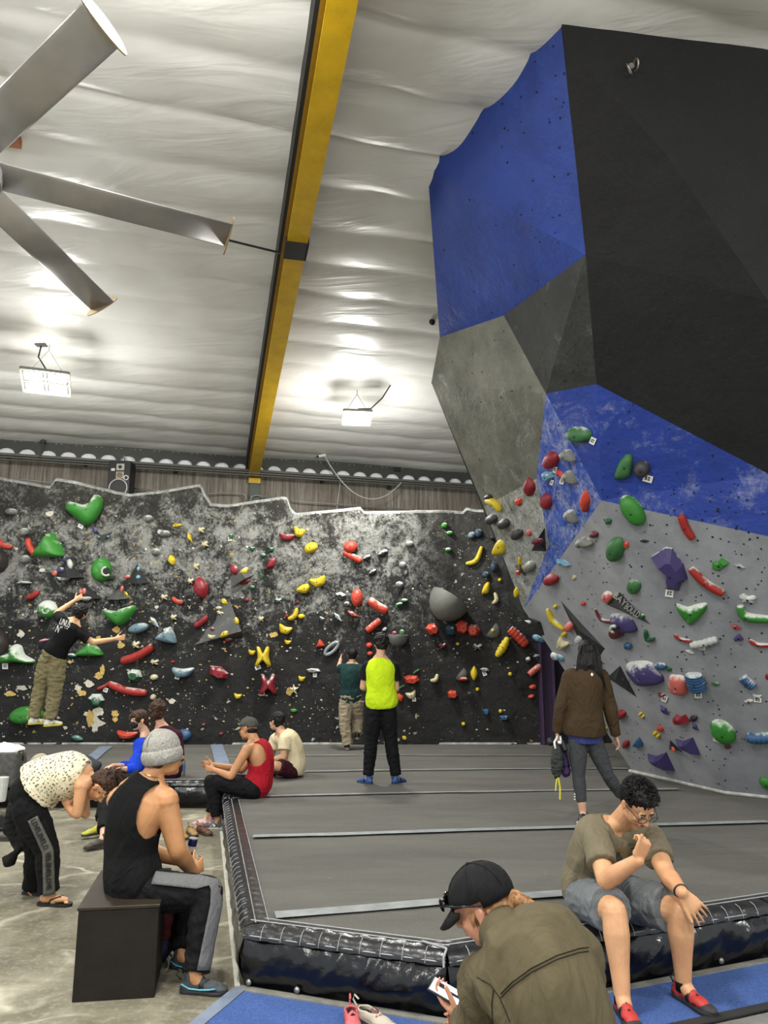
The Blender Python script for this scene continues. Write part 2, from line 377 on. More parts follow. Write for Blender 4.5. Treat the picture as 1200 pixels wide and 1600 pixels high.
R_ = NZ+7
for i in range(NX):
    for j in range(R_-1):
        a = i*R_+j; fs.append((a, a+R_, a+R_+1, a+1))
fs.append(tuple(range(R_))[::-1]); fs.append(tuple(NX*R_+j for j in range(R_)))
RIM = boulder('chalky_rim', (96, 97, 90), (150, 151, 142), 0.9, 5, 0.9, bst=0.9)
climb = tag(frompy('wall_climbing', vs, fs, [M_CLIMB, RIM], smooth=True), kind='structure')
for q, f in enumerate(fs[:-2]):
    if q % (R_-1) >= NZ-2+int(2*noise.noise(Vector((q/(R_-1)*.25, 3, 3)))): climb.data.polygons[q].material_index = 1
CLBVH = BVHTree.FromPolygons([Vector(p) for p in vs], [f for f in fs if len(f) == 4])

# ---------------------------------------------------------------- the big faceted overhang
A = roofpick(875, 22); B = roofpick(668, 262)
A.z -= 0.02
def P(px, py, Y): return at(px, py, Y)
N_ = onz(990, 1207, MAT); M_ = onz(1135, 1241, MAT); R1 = onz(1200, 1248, MAT)
J_ = P(940, 782, 7.3); I_ = P(932, 600, 6.7); H_ = P(853, 615, 7.25); Fp = P(915, 398, 5.95)
C_ = P(687, 527, 8.5); D_ = P(674, 598, 9.0); G_ = onplane(787, 493, C_, (C_-D_).cross(H_-D_))
nl = (M_-J_).cross(N_-J_).normalized(); E_ = onplane(818, 952, J_, nl)
nr = (M_-J_).cross(R1-J_).normalized()
def pr(px, py): return onplane(px, py, J_, nr)
L_ = pr(1200, 838); L2 = pr(1330, 865); R2 = R1+(R1-M_).normalized()*1.6; R2.z = MAT
K_ = P(1200, 740, L_.y-0.18); K2 = P(1330, 810, L2.y-0.22)
S_ = P(1200, 470, 5.55); S2 = P(1330, 640, 5.6); Q_ = P(1040, 240, 5.25)
AR = roofpick(1200, 66); AR2 = roofpick(1330, 90)
A2 = P(886, 75, 5.05)
def facet(name, pts, m, sub=10, amp=0.012):
    bm = bmesh.new(); vv = [bm.verts.new(p) for p in pts]
    tris = bmesh.ops.triangulate(bm, faces=[bm.faces.new(vv)])
    bmesh.ops.subdivide_edges(bm, edges=bm.edges[:], cuts=sub, use_grid_fill=True)
    bm.normal_update()
    edge = {v for e in bm.edges if len(e.link_faces) == 1 for v in e.verts}
    nn = sum((f.normal*f.calc_area() for f in bm.faces), Vector()).normalized()
    if nn.dot(CO-pts[0]) < 0: nn = -nn
    for v in bm.verts:
        if v not in edge: v.co += nn*amp*noise.noise(v.co*2.2)
    bmesh.ops.recalc_face_normals(bm, faces=bm.faces[:])
    if sum((f.normal*f.calc_area() for f in bm.faces), Vector()).dot(nn) < 0: bmesh.ops.reverse_faces(bm, faces=bm.faces[:])
    me = bpy.data.meshes.new(name); bm.to_mesh(me); bm.free()
    o = link(name, me, m, WR, smooth=False)
    return o
# hidden backing so that the bulk is solid from the side
bk = Vector((1.6, 2.6, 0))
hull = [B, C_, D_, E_, N_]
bm = bmesh.new()
hv = [bm.verts.new(p) for p in hull]; hb = [bm.verts.new(p+bk) for p in hull]
for a in range(len(hull)-1): bm.faces.new((hv[a], hb[a], hb[a+1], hv[a+1]))
WR = fromb('wall_right', bm, M_BLACKG); tag(WR, kind='structure')
tags = []
V_ = D_.lerp(E_, 0.0)+(E_-D_)*0.53; V_ = onplane(756, 792, D_, (E_-D_).cross(H_-D_)); X_ = onplane(838, 748, H_, (E_-D_).cross(H_-D_)); Z_ = onplane(858, 850, J_, (E_-J_).cross(H_-J_))
FAC = [
 ('blue_panel', [A, B, G_, Fp], M_BLUE), ('blue_panel', [B, C_, G_], M_BLUE),
 ('grey_panel', [C_, D_, H_, G_], M_GREYC), ('chalky_panel', [D_, V_, X_, H_], M_GREYC),
 ('dark_panel', [G_, H_, I_, Fp], M_BLACKG),
 ('black_panel', [A, A2, Fp], M_BLACK), ('black_panel', [A2, Q_, S_, K_, I_, Fp], M_BLACK),
 ('black_panel', [A, AR, AR2, S2, S_, Q_, A2], M_BLACK), ('black_panel', [S_, S2, K2, K_], M_BLACK),
 ('blue_panel', [H_, I_, J_], M_BLUER),
 ('blue_panel', [I_, K_, L_, J_], M_BLUER), ('blue_panel', [K_, K2, L2, L_], M_BLUER),
 ('grey_panel', [J_, M_, N_, E_], M_GREY), ('grey_panel', [J_, L_, L2, R2, M_], M_GREYR)]
FAC += [('chalky_panel', [V_, E_, Z_, X_], M_GREYD)]
FAC += [('blue_panel', [X_, Z_, E_, J_, H_], M_BLUEC)]
bv = []; bf = []
for nm, pts, m in FAC:
    # split the chalk face with the blue boundary kept planar enough
    o = facet(nm, pts, m, 8)
    off = len(bv); bv += [v.co.copy() for v in o.data.vertices]; bf += [[off+i for i in p.vertices] for p in o.data.polygons]
BBVH = BVHTree.FromPolygons(bv, bf)
def hitb(px, py):
    r = BBVH.ray_cast(CO, ray(px, py).normalized()); return (r[0], r[1]) if r[0] else (None, None)
def hitc(px, py):
    r = CLBVH.ray_cast(CO, ray(px, py).normalized()); return (r[0], r[1]) if r[0] else (None, None)
def pick(px, py):
    a, n = hitb(px, py)
    if a is None: a, n = hitc(px, py)
    if a is None: return None, None
    if n.dot(CO-a) < 0: n = -n
    return a, n
def smoothn(px, py, r=7):
    ns = Vector()
    for dx, dy in ((0, 0), (r, 0), (-r, 0), (0, r), (0, -r)):
        a, n = pick(px+dx, py+dy)
        if n is not None: ns += n
    return ns.normalized()
# darker blue band along the lower edge of the blue face
def strip_on(pts, w, m, name, parent=None, lift=0.006):
    bm = bmesh.new(); prev = None; q = []
    for px, py in pts:
        a, n = pick(px, py); q.append((a+n*lift, n))
    for i, (a, n) in enumerate(q):
        d = (q[min(i+1, len(q)-1)][0]-q[max(i-1, 0)][0]).normalized(); s = d.cross(n).normalized()*w/2
        cur = (bm.verts.new(a+s), bm.verts.new(a-s))
        if prev: bm.faces.new((prev[0], prev[1], cur[1], cur[0]))
        prev = cur
    return fromb(name, bm, m, parent)
# bolt holes and plaster chips, joined
bm = bmesh.new(); bm2 = bmesh.new()
rnd = random.Random(3)
cnt = 0
for k in range(1500):
    px, py = rnd.uniform(680, 1198), rnd.uniform(60, 1235)
    a, n = hitb(px, py)
    if a is None: continue
    if n.dot(CO-a) < 0: n = -n
    if py < 760 and rnd.random() < 0.8: continue
    disc(bm, a+n*0.004, n, rnd.choice((0.007, 0.009, 0.011)), 0, 6); cnt += 1
tag(fromb('bolt_holes', bm, plain((12, 12, 12), 0.8), WR), kind='stuff')
# plaster skirt where the grey foot meets the mat
bm = bmesh.new(); tube(bm, [N_+Vector((-.05, .0, 0.02)), N_.lerp(M_, .5)+Vector((0, -.03, 0.02)), M_+Vector((0, -.02, 0.02)), R1+Vector((0, -.01, 0.02)), R2+Vector((0, 0, 0.02))], 0.022, 8)
fromb('skirt', bm, plain((176, 176, 170), 0.8, var=0.4, nscale=9), WR)
# bolt-ring on the black face
a, n = hitb(985, 105); n = n if n.dot(CO-a) > 0 else -n
rg = empty('anchor_ring', a, 'pair of small steel rings hanging high on the black wall', 'ring')
for dx in (-0.03, 0.03):
    bm = bmesh.new(); s, u = frame(n); c = a+n*0.03+s*dx-Vector((0, 0, 0.05 if dx > 0 else 0.0))
    ax = Vector((0.5, -0.3, 0.2)).normalized() if dx > 0 else Vector((0.9, 0.1, 0.1)).normalized(); s1, u1 = frame(ax)
    tube(bm, [c+(s1*math.cos(q*math.pi/8)+u1*math.sin(q*math.pi/8))*0.045 for q in range(17)], 0.007, 6, False)
    fromb('ring', bm, plain((160, 150, 140), 0.35, metal=0.8), rg, True)
bm = bmesh.new(); disc(bm, a, n, 0.025, 0.02, 8); fromb('bolt_plate', bm, M_GALV, rg)
# purple doorway at the far right of the climbing wall
d0 = onz(836, 1160, MAT)
dr = empty('door_1', d0, kind='structure')
def q4(name, pts, m, par, th=Vector((0, .04, 0))):
    bm = bmesh.new(); a = [bm.verts.new(p) for p in pts]; b = [bm.verts.new(p+th) for p in pts]; k = len(a)
    bm.faces.new(a); bm.faces.new(b[::-1])
    for i in range(k): bm.faces.new((a[i], b[i], b[(i+1) % k], a[(i+1) % k]))
    return fromb(name, bm, m, par)
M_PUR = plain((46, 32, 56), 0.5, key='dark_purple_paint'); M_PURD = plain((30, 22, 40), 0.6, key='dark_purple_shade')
bm = bmesh.new(); bbox(bm, Vector((d0.x+0.16, CY-0.05, 1.45)), 0.26, 0.12, 2.3); fromb('jamb', bm, M_PUR, dr)
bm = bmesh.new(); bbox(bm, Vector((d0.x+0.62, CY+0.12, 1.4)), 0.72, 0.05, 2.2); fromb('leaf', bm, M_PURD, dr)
for dx in (-0.1, 0.12):
    bm = bmesh.new(); bbox(bm, Vector((d0.x+0.17+dx, CY-0.13, 1.45)), 0.035, 0.05, 2.3); fromb('stile', bm, plain((66, 46, 78), 0.5), dr)
bm = bmesh.new(); bbox(bm, Vector((d0.x+0.5, CY-0.06, 2.62)), 1.1, 0.14, 0.1); fromb('lintel', bm, M_PUR, dr)
bm = bmesh.new(); bbox(bm, Vector((d0.x+3.6, CY+0.3, 1.6)), 5.6, 0.2, 3.2); tag(fromb('wall_behind', bm, plain((22, 21, 24), 0.8)), kind='structure')
bm = bmesh.new(); bbox(bm, Vector((-3.2, CY-0.02, MAT+0.014)), 12.0, 0.03, 0.03); tag(fromb('baseboard_back', bm, plain((170, 170, 164), 0.8, var=0.5, nscale=6)), kind='structure')

# ---------------------------------------------------------------- lamps
def lamp(p, label, ang=0.25, w=0.62, hang=0.5, cable=None, tilt=(0, 0)):
    """LED high-bay hung on wires: four bright panels under a metal frame"""
    root = empty('hanging_lamp', p, label, 'lamp', 'hanging LED lamps')
    R = Matrix.Rotation(ang, 4, 'Z') @ Matrix.Rotation(tilt[0], 4, 'X') @ Matrix.Rotation(tilt[1], 4, 'Y')
    def T(x, y, z): return p+(R @ Vector((x, y, z)))
    bm = bmesh.new()
    for x in (-w/2, 0, w/2): bbox(bm, T(x, 0, 0.02), 0.025, w, 0.045, R)
    for y in (-w/2, 0, w/2): bbox(bm, T(0, y, 0.02), w, 0.025, 0.045, R)
    fromb('frame', bm, plain((120, 120, 112), 0.4, metal=0.3), root)
    for x in (-w/4, w/4):
        for y in (-w/4, w/4):
            bm = bmesh.new(); bbox(bm, T(x, y, 0.0), w*0.38, w*0.30, 0.03, R, 0.008); fromb('light_panel', bm, M_GLOW, root)
            bm = bmesh.new()
            for q in range(5): bbox(bm, T(x+(q-2)*w*0.08, y, 0.04), 0.012, w*0.36, 0.04, R)
            fromb('heat_sink', bm, plain((120, 120, 116), 0.4, metal=0.6), root)
    bm = bmesh.new(); bbox(bm, T(0, 0, 0.08), 0.14, 0.1, 0.07, R, 0.01); fromb('driver_box', bm, plain((150, 150, 146), 0.4), root)
    top = p+Vector((0, 0, hang))
    bm = bmesh.new()
    for sx in (-1, 1): tube(bm, [T(sx*w/2, 0, 0.04), top-Vector((0, 0, 0.12))], 0.004, 5)
    tube(bm, [top-Vector((0, 0, 0.12)), top], 0.006, 5); fromb('hanging_wire', bm, plain((150, 150, 150), 0.4, metal=0.6), root)
    if cable:
        bm = bmesh.new(); tube(bm, cable, 0.011, 6); fromb('power_cable', bm, M_BLK, root, True)
    la = bpy.data.lights.new('lamp_light', 'POINT'); la.shadow_soft_size = 0.2; la.energy = LAMP_POWER*1.15; la.color = (1.0, 0.985, 0.94)
    lo = bpy.data.objects.new('lamp_light', la); COL.objects.link(lo); lo.parent = root; lo.location = (0, 0, -0.28); lo.rotation_euler = (tilt[0], tilt[1], ang)
    la = bpy.data.lights.new('lamp_beam', 'AREA'); la.shape = 'SQUARE'; la.size = w*0.95; la.energy = LAMP_POWER*1.5; la.color = (1.0, 0.985, 0.94)
    lo = bpy.data.objects.new('lamp_beam', la); COL.objects.link(lo); lo.parent = root; lo.location = (0, 0, -0.04)
    return root
M_GLOW = emit((255, 250, 222), 3.2)
q = roofpick(78, 533); q.z -= 0.02; l1 = q.copy(); l1.z = at(78, 599, q.y).z
b1 = roofpick(65, 533)
bm = bmesh.new(); bbox(bm, b1-Vector((0, 0, 0.04)), 0.16, 0.1, 0.07, None, 0.01); tag(fromb('junction_box', bm, plain((90, 88, 84), 0.5)), 'small grey electrical box on the roof above the left lamp', 'box')
lamp(l1, 'bright four-panel hanging lamp on the left under the white roof', 0.35, 0.62, q.z-l1.z, [b1-Vector((0, 0, .08)), b1.lerp(l1, .3)+Vector((-.06, 0, -.05)), b1.lerp(l1, .7)+Vector((.03, 0, 0)), b1.lerp(l1, .8)+Vector((.17, 0, 0)), l1+Vector((.02, 0, .1))], (-0.2, 0.0))
q = roofpick(558, 605); l2 = q.copy(); l2.z = at(558, 654, q.y).z; b2 = roofpick(613, 597)
lamp(l2, 'bright four-panel hanging lamp in the middle, right of the yellow beam', 0.1, 0.46, q.z-l2.z, [b2, b2.lerp(l2, .25)+Vector((-.02, 0, -.12)), b2.lerp(l2, .6)+Vector((0, 0, -.08)), b2.lerp(l2, .92)+Vector((-.02, 0, 0.12)), l2+Vector((.0, 0, .1))], (-0.2, 0))
for (x, y) in ((-5.5, 4.0), (-1.2, 3.2), (-5.5, -2.5), (-1.0, -3.0), (3.5, -3.0), (7.0, 1.0)):
    p = Vector((x, y, 0)); h = roofz(p); p.z = h-0.55
    lamp(p, 'four-panel hanging lamp further down the hall, behind the photographer', 0.27, 0.62, 0.55)

# ================================================================ LANDING MAT
mat = empty('landing_mat', onz(600, 1300, 0), 'huge dark grey carpet-topped landing mat with glossy black vinyl sides', 'mat')
q1 = onz(352, 1222, MAT); q2 = onz(353, 1252, MAT); P1 = onz(384, 1450, MAT); P2 = onz(698, 1492, MAT); P3 = onz(1200, 1413, MAT)
P4 = P3+(P3-P2).normalized()*2.5; LF = Vector((-9.2, q1.y+0.1, MAT))
per = [LF, q1, q2, P1, P2, P3, P4]
# carpet top, gently uneven
NXM, NYM = 150, 110
def inside(p, poly):
    c = False
    for i in range(len(poly)):
        a, b = poly[i], poly[i-1]
        if (a.y > p.y) != (b.y > p.y) and p.x < (b.x-a.x)*(p.y-a.y)/(b.y-a.y)+a.x: c = not c
    return c
poly = per+[Vector((P4.x, 13.5, MAT)), Vector((-9.2, 13.5, MAT))]
bm = bmesh.new(); top = bm.faces.new([bm.verts.new(p) for p in poly]); bmesh.ops.triangulate(bm, faces=[top])
for k in range(60):
    for ax in (0, 1):
        c = (-9+0.27*k) if ax == 0 else (3.5+0.17*k)
        n = Vector((1, 0, 0)) if ax == 0 else Vector((0, 1, 0))
        bmesh.ops.bisect_plane(bm, geom=bm.verts[:]+bm.edges[:]+bm.faces[:], plane_co=n*c, plane_no=n)
for v in bm.verts:
    p = v.co; v.co.z += 0.010*noise.noise(Vector((p.x*0.7, p.y*1.6, 0)))+0.006*noise.noise(Vector((p.x*2, p.y*4, 4)))
fromb('carpet_top', bm, M_CARPET, mat, True)
def side(a, b, out, folds=1.0, seed=0):
    rr_ = random.Random(seed); L = (b-a).length; nu = max(6, int(L/(0.012 if seed > 6 else 0.035))); nv = 18; cr = [(rr_.uniform(.1, L), rr_.uniform(.12, .42), rr_.uniform(.35, 1.0)) for _ in range(int(L*5))] if seed > 6 else []; d = (b-a).normalized(); vs = []
    for i in range(nu+1):
        for j in range(nv+1):
            u = L*i/nu; w = j/nv
            bul = 0.035*math.sin(math.pi*min(1, w*1.05))
            f = noise.noise(Vector(((u+w*0.22)*5.5, w*0.9, seed)))
            g = abs(noise.noise(Vector(((u+w*w*0.34)*2.6, w*0.5, seed+5))))
            dsp = folds*(0.018*f+0.085*(0.35-g)*math.sin(math.pi*w)*(1.1-w*0.5))+0.004*noise.noise(Vector((u*20, w*6, seed)))
            for uk, sl, hh in cr:
                q = (u-(uk-sl*w**1.6))/.016
                if abs(q) < 3: dsp += .016*hh*math.exp(-q*q)*math.sin(math.pi*min(1, w*1.15))
            edge = min(1, u/0.05, (L-u)/0.05); dsp *= edge
            p = a+d*u+out*(bul+dsp); p.z = MAT-0.03-(MAT-0.04)*w; vs.append(p)
    fs = [(i*(nv+1)+j, (i+1)*(nv+1)+j, (i+1)*(nv+1)+j+1, i*(nv+1)+j+1) for i in range(nu) for j in range(nv)]
    frompy('vinyl_side', vs, fs, M_VIN, mat, True)
def lip(a, b, out, w=0.10):
    L = (b-a).length; nu = max(4, int(L/0.03)); d = (b-a).normalized(); prof = []
    for q in range(9):
        t_ = q/8
        if t_ < 0.6: prof.append((-w*(1-t_/0.6), 0.012+0.012*math.sin(math.pi*t_/0.6)))
        else:
            a_ = (t_-0.6)/0.4; prof.append((0.03*math.sin(a_*math.pi/2)+0.004, 0.012-0.055*a_))
    vs = []
    for i in range(nu+1):
        u = L*i/nu
        for o_, z in prof:
            r = 0.003*math.sin(u*2*math.pi/0.11)*(1 if o_ > -w*0.6 else 0.3)+0.004*noise.noise(Vector((u*9, o_*20, 1)))
            p = a+d*u+out*(o_+r*0.4); p.z = MAT+z+r; vs.append(p)
    n = len(prof); fs = [(i*n+j, (i+1)*n+j, (i+1)*n+j+1, i*n+j+1) for i in range(nu) for j in range(n-1)]
    frompy('edge_roll', vs, fs, M_LIP, mat, True)
    bm = bmesh.new()
    for o_, z in ((-w, 0.014), (-w*0.42, 0.024), (0.028, -0.028)):
        pts = [a+d*(L*i/20)+out*o_ for i in range(21)]
        for p in pts: p.z = MAT+z+0.002
        tube(bm, pts, 0.0035, 4)
    k = int(L/0.115)
    for i in range(1, k):
        u = L*i/k+random.uniform(-.01, .01); pts = [a+d*u+out*o_+Vector((0, 0, z+0.004)) for o_, z in prof[4:]]
        tube(bm, pts, 0.0024, 4)
    tag(fromb('stitching', bm, M_STITCH, mat), kind='stuff')
def outn(a, b):
    d = (b-a).normalized(); return Vector((d.y, -d.x, 0))
for i, (a, b) in enumerate(zip(per, per[1:])):
    o = outn(a, b); side(a, b, o, 1.0 if i > 2 else 0.5, i*3); lip(a, b, o, 0.075 if i < 2 else 0.13 if i > 1 else 0.1)
bm = bmesh.new(); tube(bm, [P2+Vector((0, 0, .03)), P2+Vector((-.02, -.04, 0)), P2+Vector((-.02, -.05, -.04))], 0.006, 6); tube(bm, [P2+Vector((-.12, .1, .03)), P2+Vector((0, 0, .03))], 0.006, 6)
fromb('corner_cord', bm, M_STITCH, mat)
def grommet(p, n, a=P1, b=P2):
    d_ = (b-a).normalized(); q_ = a+d_*(p-a).dot(d_); p = Vector((q_.x, q_.y, p.z))+n*.030
    bm = bmesh.new(); s, u = frame(n)
    tube(bm, [p+(s*math.cos(q*math.pi/6)+u*math.sin(q*math.pi/6))*0.013 for q in range(13)], 0.004, 6, False); disc(bm, p+n*0.003, n, 0.014, 0.004, 10)
    fromb('grommet', bm, M_GALV, mat, True)
for px, py in ((392, 1532), (461, 1550)):
    p = onz(px, py, 0.04); grommet(p, outn(P1, P2))
for px, py in ((1149, 1512),): grommet(onz(px, py, 0.05), outn(P2, P3), P2, P3)
def matstrip(pts, w, m=M_TAPE):
    q = [onz(x, y, MAT+0.016) for x, y in pts]; L = [q[0]]
    for a, b in zip(q, q[1:]):
        k = max(2, int((b-a).length/0.2)); L += [a.lerp(b, i/k) for i in range(1, k+1)]
    bm = bmesh.new(); prev = None
    for i, a in enumerate(L):
        d = (L[min(i+1, len(L)-1)]-L[max(i-1, 0)]).normalized(); s = Vector((d.y, -d.x, 0))*(w/2*(1+0.12*noise.noise(a*3)))
        cur = (bm.verts.new(a+s+Vector((0, 0, .003*noise.noise(a*5)))), bm.verts.new(a-s))
        if prev: bm.faces.new((prev[0], prev[1], cur[1], cur[0]))
        prev = cur
    fromb('seam_tape', bm, m, mat)
matstrip([(395, 1306), (520, 1303), (700, 1297), (880, 1292), (1200, 1283)], 0.10)
matstrip([(430, 1429), (560, 1419), (700, 1407), (880, 1395), (960, 1396)], 0.12)
matstrip([(350, 1247), (420, 1243), (640, 1238), (900, 1234), (1060, 1232)], 0.07)
matstrip([(420, 1206), (560, 1203), (760, 1201), (980, 1200)], 0.07)
matstrip([(345, 1181), (560, 1179), (960, 1180)], 0.05)
matstrip([(166, 1166), (120, 1203)], 0.20, M_TAPEB); matstrip([(338, 1163), (352, 1206)], 0.20, M_TAPEB)
# edging, blue carpet strips and grey mat on the near floor
def flat(name, pts, z, m, label=None, cat=None, kind=None, th=0.008, parent=None):
    bm = bmesh.new(); a = [bm.verts.new(p+Vector((0, 0, z-p.z))) for p in pts]; b = [bm.verts.new(v.co-Vector((0, 0, th))) for v in a]
    bm.faces.new(a); bm.faces.new(b[::-1]); k = len(a)
    for i in range(k): bm.faces.new((a[i], b[i], b[(i+1) % k], a[(i+1) % k]))
    return tag(fromb(name, bm, m, parent), label, cat, kind=kind)
o1, o2 = outn(P1, P2), outn(P2, P3)
F1, F2, F3, F4 = [Vector((p.x, p.y, 0)) for p in (P1, P2, P3, P4)]
mt = (o1+o2).normalized()/max(.3, (o1+o2).normalized().dot(o1))
flat('carpet_strip', [F1+o1*.03, F2+mt*.03, F2+mt*.95, F1+o1*.95+(F2-F1).normalized()*-.02], 0.012, M_BCARPET, 'blue carpet strip beside the trainers at the foot of the mat corner', 'carpet')
flat('carpet_strip', [F2+mt*.03, F4+o2*.03, F4+o2*.46, F2+mt*.46], 0.0125, M_BCARPET, 'blue carpet strip under the feet of the man with glasses', 'carpet')
flat('edging_strip', [F1+o1*.02, F2+mt*.02, F2+mt*.075, F1+o1*.075], 0.018, M_EDGE, 'grey edging strip between the left blue carpet and the mat', 'edging')
flat('edging_strip', [F1+o1*.06-(F2-F1).normalized()*.03, F1+o1*.06+(F2-F1).normalized()*.045, F1+o1*.95+(F2-F1).normalized()*.045, F1+o1*.95-(F2-F1).normalized()*.03], 0.019, M_TAPEB, 'wide blue grey tape along the left border of the blue carpet', 'edging')
flat('edging_strip', [F2+mt*.02, F4+o2*.02, F4+o2*.07, F2+mt*.07], 0.018, M_EDGE, 'grey edging strip behind the red climbing shoes on the right', 'edging')
flat('edging_strip', [F2+mt*.46, F4+o2*.46, F4+o2*.52, F2+mt*.52], 0.02, plain((46, 46, 46), .5), 'black edging along the near border of the right blue carpet', 'edging')
flat('floor_mat', [F2+mt*.54, F4+o2*.54, F4+o2*2.2, F2+mt*2.2], 0.015, plain((108, 108, 104), .8, var=.25, nscale=9), 'grey floor mat in the bottom right corner', 'mat')
# pale edge line at the foot of the mat on the concrete
flat('edging_strip', [Vector((p.x, p.y, 0))+outn(q2, P1)*w for p, w in ((q2, .02), (P1, .02), (P1, .05), (q2, .05))], 0.01, plain((186, 184, 172), .7), 'pale strip along the concrete floor at the left side of the mat', 'edging')

# ================================================================ CEILING FAN
HZ = 5.4
hub = onz(-70, 258, HZ)
fan = empty('ceiling_fan', hub, 'large ceiling fan with long silver blades, upper left', 'fan')
M_BLADE = plain((176, 174, 172), 0.34, metal=0.45, var=0.12, nscale=3, key='brushed_aluminium', bump=0.1, stretch=(1, 1, 1))
tips = [onz(358, 368, HZ), onz(160, 478, HZ), onz(162, 36, HZ)]
dirs = [(t_-hub) for t_ in tips]
L0 = [d.length for d in dirs]
dirs += [-d for d in dirs]; L0 += L0
for d, Lb in zip(dirs, L0):
    d = d.normalized(); s = Vector((-d.y, d.x, 0)); ch = 0.135
    prof = [(ch*math.cos(a), 0.025*math.sin(a)*(1.0 if math.sin(a) > 0 else 0.5)-0.25*ch*math.cos(a)) for a in [2*math.pi*k/20 for k in range(20)]]
    bm = bmesh.new(); rings = []
    for r in (0.3, Lb*.5, Lb-0.01): rings.append([bm.verts.new(hub+d*r+s*x+Vector((0, 0, z))) for x, z in prof])
    for a, b in zip(rings, rings[1:]):
        for k in range(20): bm.faces.new((a[k], a[(k+1) % 20], b[(k+1) % 20], b[k]))
    bm.faces.new(rings[0][::-1]); bm.faces.new(rings[-1]); bl = fromb('blade', bm, M_BLADE, fan, True)
    bm = bmesh.new(); pr2 = [(x*1.18, z*2.6-0.012) for x, z in prof]
    a = [bm.verts.new(hub+d*(Lb-.01)+s*x+Vector((0, 0, z))) for x, z in pr2]; b = [bm.verts.new(v.co+d*0.012) for v in a]
    for k in range(20): bm.faces.new((a[k], a[(k+1) % 20], b[(k+1) % 20], b[k]))
    bm.faces.new(a[::-1]); bm.faces.new(b); fromb('end_cap', bm, plain((170, 150, 120), 0.4, metal=0.5), bl)
bm = bmesh.new(); tube(bm, [hub+Vector((0, 0, z)) for z in (-.12, -.1, .06, .1)], [.22, .32, .32, .2], 24); fromb('hub', bm, M_BLADE, fan)
bm = bmesh.new(); tube(bm, [hub+Vector((0, 0, .1)), Vector((hub.x, hub.y, roofz(hub)-.05))], 0.06, 12); tube(bm, [hub+Vector((0, 0, .1)), hub+Vector((0, 0, .45))], 0.16, 16); fromb('drop_tube', bm, M_STEEL, fan)
w0 = roofpick(12, 165)
wb = empty('mounting_block', w0, 'orange brown wooden block on the roof behind the upper fan blade', 'block')
R = Matrix.Rotation(0.25, 4, 'Z')
bm = bmesh.new(); bbox(bm, w0+Vector((-.14, .08, -.12)), .34, .5, .09, R); fromb('board', bm, plain((150, 84, 44), 0.6, var=.25, key='fir_wood', nscale=5), wb)
bm = bmesh.new(); bbox(bm, w0+Vector((-.2, .04, -.05)), .2, .6, .12, R); fromb('board', bm, plain((128, 70, 38), 0.6, var=.25, nscale=5), wb)
bm = bmesh.new(); bbox(bm, w0+Vector((-.2, -.02, -.2)), .12, .16, .1, R); fromb('bracket', bm, M_STEEL, wb)
sp_ = beamp(7.9, 0.17, -0.47)
bm = bmesh.new(); tube(bm, catenary(onz(-20, 272, HZ+.25), sp_, 0.02), 0.012, 6); tag(fromb('guy_cable', bm, M_BLK), 'thin black cable from the ceiling fan to the yellow beam', 'cable')

# ================================================================ SPEAKER AND SMALL FITTINGS
sc0 = onplane(190, 752, wallp(0, 0, 0.42), wn)
spk = empty('loudspeaker', sc0, 'black wall loudspeaker with pale horn and large woofer under the arched beam', 'speaker')
R = Matrix.Rotation(math.atan(WS)-0.25, 4, 'Z')
def SPP(x, y, z): return sc0+(R @ Vector((x, y, z)))
bm = bmesh.new(); bbox(bm, sc0, 0.42, 0.34, 0.74, R, 0.012); fromb('cabinet', bm, plain((24, 24, 25), 0.5), spk)
nf = (R @ Vector((0, -1, 0)))
bm = bmesh.new(); bbox(bm, SPP(0.02, -.175, .24), .15, .03, .13, R, .006); fromb('horn', bm, plain((186, 182, 172), .5), spk)
bm = bmesh.new(); disc(bm, SPP(0.02, -.193, .24), nf, .035, .01); fromb('tweeter', bm, M_BLK, spk)
bm = bmesh.new(); bbox(bm, SPP(0.02, -.175, .08), .15, .03, .14, R, .006); fromb('horn', bm, plain((170, 160, 140), .5), spk)
bm = bmesh.new(); disc(bm, SPP(0.02, -.193, .08), nf, .055, .012); fromb('midrange_cone', bm, plain((120, 100, 70), .4), spk)
def ringo(c, r, t_, name, m):
    bm = bmesh.new(); s, u = frame(nf); tube(bm, [c+(s*math.cos(q*math.pi/12)+u*math.sin(q*math.pi/12))*r for q in range(25)], t_, 6, False); return fromb(name, bm, m, spk, True)
ringo(SPP(.14, -.178, .03), .042, .009, 'port_ring', M_WHT); ringo(SPP(0, -.178, -.17), .17, .012, 'woofer_ring', plain((190, 190, 186), .4))
bm = bmesh.new(); disc(bm, SPP(0, -.176, -.17), nf, .15, .01, 20); fromb('woofer_cone', bm, plain((48, 44, 40), .6), spk)
bm = bmesh.new(); bbox(bm, SPP(-.12, -.176, .19), .07, .008, .05, R); fromb('paper_label', bm, M_WHT, spk)
for sx in (-.06, .06):
    bm = bmesh.new(); tube(bm, [SPP(sx, 0, .37), SPP(-sx*.2, .02, .52)], .012, 6); fromb('bracket_arm', bm, M_GALV, spk)
c0 = roofpick(506, 706)-Vector((0, 0, .06))
cm_ = empty('security_camera', c0, 'small white security camera under the roof above the arched beam', 'camera')
bm = bmesh.new(); tube(bm, [c0+Vector((-.11, -.08, -.06)), c0+Vector((.03, 0, -.01))], .03, 10); fromb('body', bm, M_WHT, cm_)
bm = bmesh.new(); disc(bm, c0+Vector((-.112, -.082, -.061)), Vector((-.14, -.08, -.05)), .028, .004); fromb('lens', bm, M_BLK, cm_)
bm = bmesh.new(); tube(bm, [c0+Vector((.02, 0, 0)), c0+Vector((.03, 0, .06))], .012, 6); fromb('mount', bm, M_GALV, cm_)
ce = onplane(627, 754, wallp(0, 0, .42), wn)
